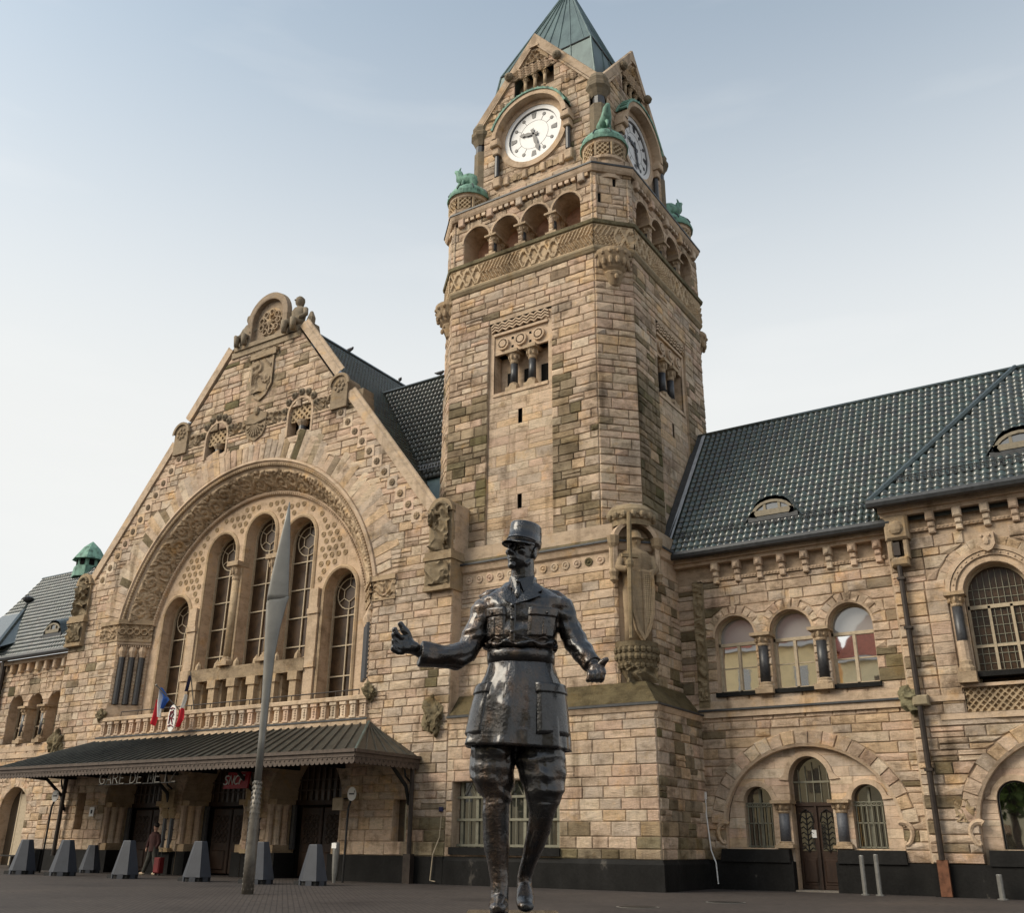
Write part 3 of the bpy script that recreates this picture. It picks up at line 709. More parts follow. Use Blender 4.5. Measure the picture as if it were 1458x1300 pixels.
# ---- corner turrets
def turret(cx, cy, ang):
    f = Fr(cx, cy); t = MB(f, ASH)
    t.lathe(0, 0, [(1.12, 35.0), (1.12, 36.15), (1.24, 36.25), (1.24, 36.42), (1.16, 36.46)], 20)
    t.lathe(0, 0, [(1.02, 36.4), (1.02, 37.45)], 20); t.lathe(0, 0, [(1.16, 37.3), (1.2, 37.35), (1.2, 37.5), (1.3, 37.56)], 20)
    o = t.build('corner_turret', 'ashlar', tower)
    q = MB(f, (.43, .33, .22))
    for k in range(8):
        t0 = R(k * 45 + 22.5); q.fr = Fr(cx + 1.09 * math.cos(t0), cy + 1.09 * math.sin(t0), k * 45 + 22.5 + 90)
        relief(q, -.34, .34, 36.48, 37.28, .03, .1, lambda a, z: lattice_fn(a, z, .3), .035)
        q.box(-.46, -.34, -.08, .05, 36.46, 37.32)
    q.build('lattice_screen', 'carved', o)
    D = MB(f); D.lathe(0, 0, [(1.34, 37.54), (1.36, 37.66), (1.26, 37.72), (1.28, 37.9), (1.12, 38.2), (.82, 38.5), (.45, 38.68), (.02, 38.74)], 20); dm = D.build('turret_dome', 'copper', o)
    for k in range(8):
        t0 = 2 * PI * k / 8; MB(f).tube([(r * math.cos(t0), r * math.sin(t0), z) for r, z in ((1.3, 37.92), (1.14, 38.22), (.84, 38.52), (.46, 38.71))], .035, 5).build('dome_rib', 'lead', dm)
    # copper beast on the dome
    ca, sa = math.cos(R(ang)), math.sin(R(ang)); P = lambda u, z, w=0: (u * ca - w * sa, u * sa + w * ca, z)
    b = MB(f)
    b.tube([P(.5 * math.cos(t) * (1 - t / 12), 39.2 + .5 * math.sin(t) * (1 - t / 12)) for t in [x * .5 for x in range(12)]], [.24 + .03 * math.sin(x) for x in range(12)], 8)
    b.tube([P(-.25, 38.65), P(-.35, 39.0), P(-.1, 39.35), P(.35, 39.35), P(.62, 39.55), P(.72, 40.0), P(.95, 40.15)], [.2, .3, .38, .36, .3, .22, .1], 8)
    b.tube([P(.5, 39.4), P(.75, 39.0), P(.85, 38.65)], [.14, .1, .1], 6); b.tube([P(.3, 39.4, .2), P(.4, 39.0, .25), P(.35, 38.62, .25)], [.12, .09, .09], 6)
    for k in range(6): b.prism([(0, 0), (.1, 0), (.05, .14)], 0, .05); i = len(b.v) - 6; q = P(-.2 + k * .13, 39.58 - .02 * abs(k - 2)); b.v[i:] = [f((q[0] + (vx - cx), q[1] + (vy - cy), q[2] + vz)) for vx, vy, vz in b.v[i:]]
    b.tube([P(.72, 40.05), P(.66, 40.3), P(.6, 40.42)], [.08, .06, .02], 5)
    b.build('copper_beast', 'copper', o, True)
for cx, cy, an in ((TX + 4.58, TY - 4.58, -45), (TX - 4.58, TY - 4.58, 200), (TX + 4.58, TY + 4.58, 60), (TX - 4.58, TY + 4.58, 135)): turret(cx, cy, an)
# ---- clock stage
CW, CC = 4.4, .7
blk3 = []; core = MB(col=(.44, .34, .25))
GF = [Fr(TX, TY - CW, 0, .4), Fr(TX + CW, TY, 90, .4), Fr(TX, TY + CW, 180, .4), Fr(TX - CW, TY, 270, .4)]
gout = lambda z: (-(CW - CC), CW - CC) if z < 43.0 else (-max(.05, (47.5 - z) / 1.25), max(.05, (47.5 - z) / 1.25))
for n_, fr_ in enumerate(GF):
    ops = [Circ(-.1, 40.6, 2.3, 38.2), Rect(-1.5, 1.3, 44.0, 45.3)] if n_ < 2 else []
    ops = ops[:2]
    zs = course_list(36.1, 47.3, ops, .45, rng, (43.0,))
    if n_ < 2: wall_blocks(blk3, fr_, zs, gout, ops, 0, rng, .5, 1.2, lambda a, z: .10 if abs(a) > 2.5 else .02, proud=.03, rough=.045)
    core.fr = fr_; backing(core, zs, gout, ops, 0, 5)
    core.face((-3.9, .8, 36.0), (3.9, .8, 36.0), (3.9, .8, 43), (-3.9, .8, 43)); core.face((-1.6, .7, 43.5), (1.6, .7, 43.5), (1.6, .7, 45.6), (-1.6, .7, 45.6))
    # coping of the gable
    core.sweep([(3.9, 42.7), (0, 47.55), (-3.9, 42.7)], [(-.05, .15), (-.05, -.16), (-.48, -.16), (-.55, -.02)])
    core.sweep([(3.85, 42.7), (0, 47.55), (-3.85, 42.7)], [(-.05, -.16), (.08, -.2), (.08, 1.0), (-.05, 1.0)])
    core.box(-.32, .32, -.24, .2, 47.2, 47.7, .12)
stage = core.build('clock_stage', 'ashlar', tower); emit(stage, blk3, 'stone_block', 'stone_field', 'stone', 160)
for n_, fr_ in enumerate(GF):
    vis = n_ < 2
    # corner colonnettes and caps in the notches
    f2 = Fr(TX, TY, n_ * 90, .4); c0 = CW - .28
    m = MB(f2, (.20, .165, .12)); m.lathe(c0 - .1, -(c0 - .1), [(.56, 36.0), (.56, 40.9)], 8); m.lathe(c0 - .05, -(c0 - .05), [(.42, 41.5), (.6, 41.9), (.74, 42.1), (.74, 42.35), (.62, 42.5), (.66, 42.75), (.5, 43.1), (.25, 43.3), (.02, 43.35)], 10)
    m.build('corner_cap', 'carved', stage); MB(f2).lathe(c0, -c0, [(.36, 40.9), (.34, 41.7)], 10).build('corner_shaft', 'marble', stage)
    if not vis: continue
    cx_ = -.1
    # dial
    d = MB(fr_); d.disc(cx_, 40.6, -.02, 1.72, 40); dial = d.build('clock_dial', 'clockwhite', tower)
    rim = MB(fr_); n = 40
    def ring(mb, r0, r1, d0, d1, n=40, c=cx_, zc=40.6, a0=0, a1=360): mb.rings([[(c + r * math.cos(R(a0 + (a1 - a0) * k / n)), dd, zc + r * math.sin(R(a0 + (a1 - a0) * k / n))) for r, dd in ((r0, d1), (r0, d0), (r1, d0), (r1, d1))] for k in range(n + 1)], False, False)
    ring(rim, 1.70, 2.0, -.14, .1); rim.build('dial_rim', 'clockwhite', dial)
    rr = MB(fr_); ring(rr, 1.66, 1.70, -.06, .1); ring(rr, .98, 1.0, -.028, -.02); rr.build('minute_ring', 'clockblack', dial)
    for k in range(12):
        t = R(90 - 30 * k); c_, s_ = math.cos(t), math.sin(t); q = MB(fr_)
        if k % 3 == 0: q.prism([(cx_ + r * c_ - w_ * s_, 40.6 + r * s_ + w_ * c_) for r, w_ in ((1.2, -.10), (1.58, -.17), (1.58, .17), (1.2, .10))], -.05, -.02)
        else: q.prism([(cx_ + 1.42 * c_ + .115 * math.cos(2 * PI * j / 10), 40.6 + 1.42 * s_ + .115 * math.sin(2 * PI * j / 10)) for j in range(10)], -.05, -.02)
        q.build('hour_marker', 'clockblack', dial)
        if k % 3: MB(fr_).prism([(cx_ + r * c_ - w_ * s_, 40.6 + r * s_ + w_ * c_) for r, w_ in ((.98, -.012), (1.32, -.012), (1.32, .012), (.98, .012))], -.03, -.021).build('dial_line', 'iron', dial)
    for nm, hour, ln, tail in (('hour_hand', 9 + 27.5 / 60, 1.0, .3), ('minute_hand', 27.5 / 5, 1.42, .38)):
        t = R(90 - 30 * hour); c_, s_ = math.cos(t), math.sin(t); q = MB(fr_)
        q.prism([(cx_ + r * c_ - w_ * s_, 40.6 + r * s_ + w_ * c_) for r, w_ in ((-tail, -.12), (-tail, .12), (-.05, .06), (ln * .45, .13), (ln * .62, .07), (ln * .74, .15), (ln, .0), (ln * .74, -.15), (ln * .62, -.07), (ln * .45, -.13), (-.05, -.06))], -.11, -.08)
        q.build(nm, 'clockblack', dial)
    # stone ring, hood and frieze below
    s_ = MB(fr_, ASH); ring(s_, 1.98, 2.35, -.2, .3, 40); ring(s_, 2.3, 2.42, -.1, .1, 40); s_.box(-2.7, 2.5, -.05, .25, 37.2, 38.35); s_.build('dial_surround', 'ashlar', stage)
    hd = MB(fr_, ASH); ring(hd, 2.32, 2.6, -.75, 0, 24, a0=5, a1=175); hd.build('clock_hood', 'ashlar', stage)
    cp = MB(fr_); ring(cp, 2.6, 2.72, -.82, 0, 24, a0=18, a1=162)
    for k in range(19):
        t = R(20 + 140 * k / 18); cp.tube([(cx_ + 2.72 * math.cos(t), -.82, 40.6 + 2.72 * math.sin(t)), (cx_ + 2.76 * math.cos(t), -.3, 40.6 + 2.76 * math.sin(t))], .06, 5)
    cp.build('copper_hood_cover', 'copper', stage)
    for sg in (-1, 1):
        b = MB(fr_, ASH); x = cx_ + sg * 2.45; b.bevbox(x - .3, x + .3, -.7, 0, 40.35, 40.85, .06); b.bevbox(x - .22, x + .22, -.5, 0, 39.85, 40.36, .05); b.build('hood_bracket', 'carved', stage); MB(fr_, ASH).bevbox(x - .25, x + .25, -.35, 0, 37.6, 38.3, .06).build('bracket_base', 'carved', stage)
        MB(fr_).lathe(x, -.25, [(.16, 38.3), (.15, 39.85)], 10).build('bracket_shaft', 'marble', stage)
    fz = MB(fr_, (.40, .30, .2)); relief(fz, -2.3, 2.1, 37.65, 38.1, -.06, .12, lambda a, z: 1.0 if (int(a * 3.3 + 50) % 2) else .3 + .5 * carve(a, z, 4), .06); fz.build('dial_frieze', 'carved', stage)
    for k in range(4): MB(fr_, ASH).bevbox(-2.05 + k * 1.25, -1.75 + k * 1.25, -.25, .0, 37.55, 38.15, .05).build('frieze_block', 'carved', stage)
    # gallery of small openings, waves, carved gable head
    for k in range(3): column(stage, fr_, -.8 + .7 * k, .12, 44.0, 45.3, .11, 'ashlar', .35, .2, 'gallery_column')
    wv = MB(fr_, ASH)
    for row in range(4): wv.tube([(-1.75 + .1 * j, -.1 - .03 * row, 45.35 + row * .16 + .06 * math.sin(j * 1.35)) for j in range(33 - row * 2)], .075, 5)
    for c in (-2.75, 2.4):
        for row in range(3): wv.tube([(c - .5 + .1 * j, -.1, 43.5 + row * .17 + .06 * math.sin(j * 1.35)) for j in range(11)], .075, 5)
    wv.build('wave_carving', 'carved', stage)
    gc = MB(fr_, (.36, .27, .18)); relief(gc, -.95, .95, 45.95, 46.9, -.08, .22, lambda a, z: carve(a, z, 2.6, 7) if abs(a) < (47.1 - z) * .7 else 0, .05); gc.build('gable_carving', 'carved', stage)
    for sg in (-1, 1): MB(fr_, (.22, .18, .13)).ball((sg * 1.72 - .05, -.3, 45.6), (.3, .26, .3), 9, 6).ball((sg * 1.72 - .05, -.5, 45.55), (.12, .1, .14), 6, 4).build('gable_boss', 'carved', stage)
# ---- spire
H1, Z1, Z0, ZT = 3.3, 47.8, 42.9, 56.6
sp = MB(); sp.rings([[(TX + sx * H_, TY + sy * H_, z) for sx, sy in ((-1, -1), (1, -1), (1, 1), (-1, 1))] for H_, z in ((3.95, Z0), (H1, Z1), (.05, ZT))], True, True)
spire = sp.build('spire', 'spire', tower)
for n_ in range(4):
    f2 = Fr(TX, TY, n_ * 90)
    for k in range(-3, 4):
        t = k / 3.5
        MB(f2).tube([(t * H1 * 1.0, -H1 - .02, Z1), (t * .06, -.08, ZT)], .035, 4).build('standing_seam', 'spire', spire)
        if abs(k) < 3: MB(f2).tube([(t * 3.95, -3.97, Z0), (t * H1, -H1 - .02, Z1)], .035, 4).build('standing_seam', 'spire', spire)
    MB(f2).tube([(H1, -H1, Z1), (.05, -.05, ZT)], .07, 6).build('hip_roll', 'spire', spire); MB(f2).tube([(3.95, -3.95, Z0), (H1, -H1, Z1)], .07, 6).build('hip_roll', 'spire', spire)
    MB(f2).tube([(-H1, -H1 - .02, Z1), (H1, -H1 - .02, Z1)], .06, 5).build('spire_drip', 'lead', spire)
    # little roof behind each gable
    g2 = MB(f2); g2.face((-3.9, -4.3, 42.9), (0, -4.1, 47.45), (0, -H1 + .5, 47.45), (-3.3, -3.3, 42.9)); g2.face((3.9, -4.3, 42.9), (0, -4.1, 47.45), (0, -H1 + .5, 47.45), (3.3, -3.3, 42.9)); g2.build('gable_roof', 'spire', spire)
# ================================================================== gabled station hall
HX = -25.4
hall = thing('station_hall', 'wide gabled sandstone station hall with a great carved arch window', 'station hall', (HX, 5, 0))
rng = random.Random(23); hb = []; core = MB(col=(.44, .34, .25))
def hout(z):
    u = 15.1 if z < 17.3 else min(13.45, (34.55 - z) / 1.29)
    return (HX - u, HX + u)
ARC = Circ(HX, 12.2, 10.3, 14.25); JMB = Rect(HX - 10.1, HX + 10.1, 7.2, 14.25)
SWL, SWR = Arch(HX - 3.52, .92, 23.7, 25.1), Arch(HX + 3.6, .92, 23.7, 25.1)
ports = [Arch(HX + 6.5 * k, 2.45, 0, 3.6, 2.35) for k in (-1, 0, 1)]
sl_ = [Rect(-36.9, -36.2, 2.2, 4.2), Rect(-13.3, -12.5, 1.7, 3.5)]
ops = [ARC, JMB, SWL, SWR] + ports + sl_
zs = course_list(1.12, 30.6, ops, .42, rng, (17.3,))
VO = [Circ(HX, 12.2, 11.5, 14.4)]
frz = [Rect(HX - 7.2, HX + 7.2, 24.75, 25.65)]
def dk_hall(a, z):
    u = a - HX
    p = .018
    if abs(u) > 13.7: p += .2
    if z > 23: p += .06
    if a > -13 and z < 2.4: p = .7
    return p
wall_blocks(hb, FRONT, zs, hout, ops + VO + frz, 0, rng, .6, 1.3, dk_hall, proud=.026, rough=.05)
for k in range(62):
    arch_blocks(hb, FRONT, HX, 12.2, 10.5, 11.75 + rng.choice((-.15, .1, .3, .55)), 0, 1, rng, 12 + 156 * k / 62, 12 + 156 * (k + 1) / 62, dark=lambda a, z: .06, proud=.04, rough=.05)
for A in ports: arch_blocks(hb, FRONT, A.c, A.zs, 2.45, 3.0, 0, 17, rng, 0, 180, ry=2.35, proud=.06, rough=.02)
backing(core, zs, hout, ops, 0, 6)
core.col = ASH
# side of the gable wall, back side
core.face((HX + 15.1, .0, 0), (HX + 15.1, 2.2, 7), (HX + 15.1, 2.2, 17.4), (HX + 15.1, 0, 17.4)); core.face((HX - 15.1, 0, 0), (HX - 15.1, 5, 0), (HX - 15.1, 5, 17.4), (HX - 15.1, 0, 17.4))
core.face((HX + 13.4, 0, 17.3), (HX + 15.1, 0, 17.3), (HX + 15.1, 2, 17.3), (HX + 13.4, 2, 17.3))
core.face((HX + 15.1, 0, 0), (HX + 15.1, 2.2, 0), (HX + 15.1, 2.2, 7.1), (HX + 15.1, 0, 7.1))
for A in (SWL, SWR):
    core.rings([[(a, 0, z), (a, .7, z)] for a, z in A.path(12)], False, False); core.face((A.c - .92, 0, 23.7), (A.c + .92, 0, 23.7), (A.c + .92, .7, 23.7), (A.c - .92, .7, 23.7))
for q in sl_: core.rings([[(a, 0, z), (a, .5, z)] for a, z in ((q.a0, q.z0), (q.a0, q.z1), (q.a1, q.z1), (q.a1, q.z0), (q.a0, q.z0))], False, False)
hw = core.build('hall_wall', 'ashlar', hall)
emit(hw, hb, 'stone_block', 'stone_field', 'stone')
for q in sl_: MB().box(q.a0, q.a1, .45, .5, q.z0, q.z1).build('narrow_window', 'dimglass', hall)
for x0, x1 in ((HX - 15.2, HX - 9.0), (-16.2, -10.3), (-29.15, -28.15), (-22.65, -21.65)): MB().box(x0, x1, -.14, .3 if x1 - x0 > 2 else .8, 0, 1.12).build('hall_plinth', 'plinth', hall)
MB().prism([(HX - 13, 0), (HX + 13, 0), (HX + 13, 15), (HX, 31), (HX - 13, 15)], 2.6, 2.65).build('interior_shade_sheet', 'dark', hall)  # unseen black sheet added behind the openings, standing for the unlit interior
for A in ports:
    for sg in (-1, 1): MB().box(A.c + sg * 2.2 - .45, A.c + sg * 2.2 + .45, .02, 1.45, 0, 1.14).build('portal_plinth', 'plinth', hall)
# coping, kneelers, crest
for sg in (-1, 1):
    pt = [(HX + sg * u, 34.65 - 1.29 * u) for u in (13.5, 7.25)]; pt2 = [(HX + sg * u, 34.65 - 1.29 * u + .25) for u in (6.3, 3.0)]
    for p_ in (pt, pt2):
        cop = MB(col=(.50, .39, .29))
        o1 = -1 if sg < 0 else 1
        cop.sweep(p_, [(o1 * .05, .9), (o1 * .05, -.16), (-o1 * .38, -.16), (-o1 * .46, -.08), (-o1 * .62, -.08), (-o1 * .66, 0)])
        cop.build('gable_coping', 'ashlar', hall)
zn = MB()
for (u0, u1, lift, mt) in ((13.5, 7.25, .08, 0), (6.3, 3.0, .34, 1)):
    for sg in (-1, 1):
        f_ = lambda u, dz, d: (HX + sg * u, d, 34.65 - 1.29 * u + dz)
        zn.face(f_(u0, lift, -.1), f_(u1, lift, -.1), f_(u1, lift - .05, .95), f_(u0, lift - .05, .95)); zn.face(f_(u0, lift - .05, .95), f_(u1, lift - .05, .95), f_(u1, lift - 1.35, 1.25), f_(u0, lift - 1.35, 1.25))
zn.build('coping_flashing', 'zinc', hall)
for sg in (-1, 1):
    kx, kz = HX + sg * 6.75, 25.3
    k = MB(col=(.30, .235, .165)); n = 14
    out_ = [(kx + .62 * math.cos(PI * j / n), kz + .65 + .62 * math.sin(PI * j / n)) for j in range(n + 1)]
    k.prism([(kx + .62, kz - .75)] + out_ + [(kx - .62, kz - .75)], -.25, .9)
    k.sweep(out_, [(.0, -.24), (.0, -.36), (-.16, -.36), (-.18, -.24)]); 
    for j in range(8): k.ball((kx - .02, -.27, kz + .7) if j == 7 else (kx + .3 * math.cos(j * .9), -.27, kz + .65 + .3 * math.sin(j * .9)), (.13, .07, .13), 6, 4)
    for r in range(3): k.box(kx - .55 + .06 * r + sg * 1.0, kx + .55 - .06 * r + sg * 1.0, .0 + .1 * r, 1.1, kz - .9 + r * .42, kz - .5 + r * .42)
    k.build('gable_kneeler', 'carved', hall)
cr_ = MB(col=(.33, .265, .19)); cr_.box(HX - 3.0, HX + 3.0, -.15, .9, 30.35, 30.75); cr_.box(HX - 2.75, HX + 2.75, -.25, 1.0, 30.75, 31.05)
crest = cr_.build('crest_base', 'carved', hall)
c2 = MB(col=(.32, .25, .185)); Ac = Arch(HX - .05, 1.42, 31.05, 32.5, 1.45)
c2.prism([(a, z) for a, z in Ac.path(16)], .15, .6); c2.sweep(Ac.path(16), [(0, .6), (0, -.2), (-.34, -.2), (-.4, .15)])
c2.sweep([(a, z) for a, z in Ac.path(16)], [(.0, -.2), (.08, -.17), (.08, .6), (0, .6)])
cm = c2.build('crest_arch', 'carved', hall)
m = MB(col=(.44, .33, .22)); m.disc(HX - .05, 32.4, .13, .98, 20); m.build('crest_panel', 'ashlar', cm)
m = MB(col=(.36, .28, .2))
for k in range(9):
    t = 2 * PI * k / 9; m.tube([(HX - .05 + .74 * math.cos(t) + .2 * math.cos(q * PI / 4), .06, 32.3 + .7 * math.sin(t) + .2 * math.sin(q * PI / 4)) for q in range(9)], .06, 5)
for k in range(4):
    t = PI * k / 4; m.tube([(HX - .05 + s * .74 * math.cos(t), .06, 32.3 + s * .7 * math.sin(t)) for s in (-1, 1)], .075, 5)
m.ball((HX - .05, .05, 32.3), (.26, .12, .26), 8, 5); m.build('crest_tracery', 'carved', cm)
def perched_figure(x, y, z, h, face, lean=0):
    # seated stone figure, one continuous body
    b = MB(FRONT, (.24, .20, .15)); s_ = h / 2.6
    b.rings([[(x + (rx * math.cos(2 * PI * j / 10)) * s_ + lean * q * s_, y + ry * math.sin(2 * PI * j / 10) * s_, z + q * s_) for j in range(10)] for q, rx, ry in ((0, .62, .5), (.35, .66, .55), (.75, .56, .48), (1.0, .42, .36), (1.3, .50, .36), (1.6, .56, .34), (1.78, .40, .28), (1.86, .16, .16), (1.96, .15, .16), (2.05, .24, .26), (2.25, .29, .31), (2.45, .26, .28), (2.58, .12, .14))])
    for sg in (-1, 1):
        b.tube([(x + sg * .5 * s_, y, z + 1.62 * s_), (x + sg * .66 * s_, y - .1, z + 1.2 * s_), (x + sg * .5 * s_, y - .45 * s_, z + .85 * s_)], [.17 * s_, .15 * s_, .12 * s_], 7)
        b.tube([(x + sg * .3 * s_, y - .2 * s_, z + .6 * s_), (x + sg * .36 * s_, y - .75 * s_, z + .62 * s_), (x + sg * .34 * s_, y - .7 * s_, z - .05)], [.26 * s_, .22 * s_, .17 * s_], 7)
    b.ball((x + face * .12 * s_, y - .3 * s_, z + 2.28 * s_), (.06 * s_,) * 3, 5, 4)
    return b.build('perched_figure', 'carved', hall, True)
perched_figure(HX + 2.3, .25, 30.75, 2.75, -1); perched_figure(HX - 2.05, .25, 31.0, 2.45, 1)
m = MB(col=(.24, .20, .15)); m.tube([(HX + 3.1, .4, 31.0), (HX + 3.3, .4, 31.8), (HX + 3.25, .4, 32.2)], [.35, .25, .1], 7); m.box(HX + 2.6, HX + 3.4, .2, 1.2, 30.8, 31.5, .1); m.tube([(HX - 3.0, .3, 31.0), (HX - 3.1, .3, 31.6), (HX - 2.85, .3, 31.9)], [.3, .22, .08], 7); m.build('crest_scroll', 'carved', hall)
# stepped rosettes below the coping
for sg in (-1, 1):
    for k in range(11):
        u, z = 6.87 + .583 * k, 24.3 - .716 * k; x = HX + sg * u
        pl = MB(col=tone(rng)); pl.bevbox(x - .36, x + .36, -.085, 0, z - .36, z + .36, .03); ro = pl.build('rosette_plate', 'ashlar', hall)
        d = MB(col=(.26, .20, .14) if k < 8 else (.36, .27, .18)); d.fr = FRONT
        for j in range(8): t = 2 * PI * j / 8; d.ball((x + .13 * math.cos(t), -.1, z + .13 * math.sin(t)), (.08, .07, .08), 5, 4)
        d.ball((x, -.12, z), (.08, .08, .08), 6, 4); d.build('rosette', 'carved', ro)
# frieze, small windows with lattice and stub column, arms
fr_ = MB(col=(.30, .235, .165))
for x0, x1 in ((HX - 6.3, HX - 4.7), (HX - 2.4, HX - .8), (HX + .8, HX + 2.5), (HX + 4.8, HX + 6.5)):
    relief(fr_, x0, x1, 24.85, 25.6, -.05, .16, lambda a, z: carve(a, z, 2.8, 2), .05)
fr_.build('leaf_frieze', 'carved', hall)
m = MB(col=ASH)
for x0, x1 in ((HX - 6.6, HX - 4.5), (HX - 2.55, HX - .7), (HX + .7, HX + 2.62), (HX + 4.6, HX + 6.7)): m.box(x0, x1, -.1, .02, 24.68, 24.82); m.box(x0, x1, -.06, .02, 25.62, 25.72); m.box(x0, x1, -.03, 0, 24.8, 25.64)
m.build('frieze_moulding', 'ashlar', hall)
for A in (SWL, SWR):
    w = MB(col=ASH); w.sweep(A.path(12), [(0, 0), (0, -.09), (-.14, -.09), (-.16, 0)]); wo_ = w.build('small_window', 'ashlar', hall)
    q = MB(col=(.45, .34, .22)); q.fr = FRONT
    nu = 26
    for iu in range(nu):
        for iv in range(30):
            a, z = A.c - .92 + 1.84 * (iu + .5) / nu, 24.62 + 1.42 * (iv + .5) / 30
            if ((a - A.c) / .92) ** 2 + (max(0, z - 25.1) / .92) ** 2 < 1 and lattice_fn(a, z, .42) > .5: q.box(a - .037, a + .037, .10, .22, z - .025, z + .025)
    q.build('stone_lattice', 'ashlar', wo_)
    MB().box(A.c - .92, A.c + .92, .6, .64, 23.7, 26.0).build('lattice_shade_sheet', 'dark', wo_)  # shade behind the lattice painted as a black sheet
    b = MB(col=(.36, .28, .2)); b.lathe(A.c, .25, [(.3, 23.72), (.33, 23.9), (.25, 24.05)], 10); b.lathe(A.c, .25, [(.22, 24.3), (.34, 24.5), (.36, 24.66)], 10); b.build('stub_column', 'carved', wo_); MB().lathe(A.c, .25, [(.24, 24.05), (.23, 24.3)], 10).build('stub_shaft', 'marble', wo_)
    for k in range(7):
        t = PI * (k + .5) / 7; s = MB(col=(.22, .18, .13)); s.ball((A.c + 1.28 * math.cos(t), -.08, 25.15 + 1.28 * math.sin(t)), (.24, .16, .24), 8, 5); s.ball((A.c + 1.28 * math.cos(t), -.24, 25.15 + 1.28 * math.sin(t)), (.1, .07, .1), 6, 4); s.build('arch_ball', 'carved', wo_)
s = MB(col=(.30, .235, .165)); n = 10
sh_ = [(HX - .85, 25.75), (HX - .85, 24.75), (HX - .6, 24.3), (HX, 24.02), (HX + .6, 24.3), (HX + .85, 24.75), (HX + .85, 25.75), (HX + .3, 25.95), (HX, 26.3), (HX - .3, 25.95)]
s.prism(sh_, -.16, 0)
for k in range(9): t = R(200 + 140 * k / 8); s.tube([(HX, -.2, 25.15), (HX + .72 * math.cos(t), -.22, 25.15 + .85 * math.sin(t))], [.03, .07], 5)
s.tube([(HX - .8, -.2, 25.3), (HX, -.24, 25.12), (HX + .8, -.2, 25.3)], .06, 5); s.ball((HX, -.2, 26.0), (.22, .14, .3), 7, 5)
s.build('shell_shield', 'carved', hall)
s = MB(col=(.34, .265, .185))
s.prism([(HX - .95, 29.6), (HX - .95, 27.7), (HX - .55, 27.0), (HX, 26.7), (HX + .55, 27.0), (HX + .95, 27.7), (HX + .95, 29.6)], -.1, 0)
s.sweep([(HX - .95, 29.6), (HX - .95, 27.7), (HX - .55, 27.0), (HX, 26.7), (HX + .55, 27.0), (HX + .95, 27.7), (HX + .95, 29.6)], [(.0, 0), (0, -.18), (.12, -.18), (.14, -.1)])
s.box(HX - 1.35, HX + 1.35, -.05, 0, 26.4, 30.2); s.box(HX - 1.1, HX + 1.1, -.22, 0, 29.7, 30.1)
relief(s, HX - .8, HX + .8, 27.3, 29.5, -.12, .14, lambda a, z: carve(a, z, 1.6, 9), .06)
relief(s, HX - 1.3, HX + 1.3, 29.65, 30.25, -.08, .16, lambda a, z: carve(a, z, 3, 5), .06)
s.build('coat_of_arms', 'carved', hall)
# the great carved arch: rope, splayed leaf band, inner rope
def polar(r, t, d): return (HX + r * math.cos(t), d, 12.2 + r * math.sin(t))
T0, T1 = R(11.5), R(168.5)
am = MB(col=ASH); n = 72
am.rings([[polar(r, T0 + (T1 - T0) * k / n, d) for r, d in ((10.52, 0), (10.5, -.16), (10.36, -.2), (10.3, -.1), (10.0, .04), (9.9, .1))] for k in range(n + 1)], False, False)
arch_o = am.build('arch_moulding', 'ashlar', hall)
rp = MB(col=(.40, .30, .2))
for k in range(150):
    t = T0 + (T1 - T0) * (k + .5) / 150; q = MB(); c = polar(10.14, t, -.06); rp.ball(c, (.11, .11, .11), 6, 4)
rp.build('rope_moulding', 'carved', arch_o)
bd = MB(col=(.55, .42, .29))
def band(u, v):
    t = T0 + (T1 - T0) * u; s_ = v; r = 9.92 + (8.95 - 9.92) * s_; d = .08 + 1.2 * s_
    arc = t * 9.4
    # curling foliage: a wave stem with spiral scrolls in the hollows
    P_ = 1.9; ph = arc / P_ * 2 * PI; w = s_ - .5
    k_ = math.floor(arc / (P_ / 2)); cx = (k_ + .5) * P_ / 2; cy = .13 if k_ % 2 else -.13
    dx, dy = (arc - cx), (w - cy) * 1.55; rr = math.hypot(dx, dy); an = math.atan2(dy, dx) * (1 if k_ % 2 else -1)
    sp_ = abs(((rr / .34 - an / (2 * PI)) % 1) - .5) * 2
    h = (1 - sp_ ** 1.5) if rr < .62 else .0
    h = max(h, 1 - abs(w - .22 * math.sin(ph)) / .13, 0)
    h = max(h * .8, carve(arc, s_ * 1.5, 4.4, 1) * .95)
    e = min(1, min(s_, 1 - s_) / .06); h = h * e * .19
    return polar(r - h * .78, t, d - h * .62)
bd.grid(band, 620, 26); bd.build('carved_leaf_band', 'carved', arch_o, True)
ir = MB(col=ASH)
ir.rings([[polar(r, T0 + (T1 - T0) * k / n, d) for r, d in ((8.98, 1.2), (8.86, 1.12), (8.72, 1.16), (8.66, 1.3), (8.6, 1.35))] for k in range(n + 1)], False, False)
for k in range(140): ir.ball(polar(8.74, T0 + (T1 - T0) * (k + .5) / 140, 1.14), .09, 5, 4)
ir.build('inner_rope', 'carved', arch_o)
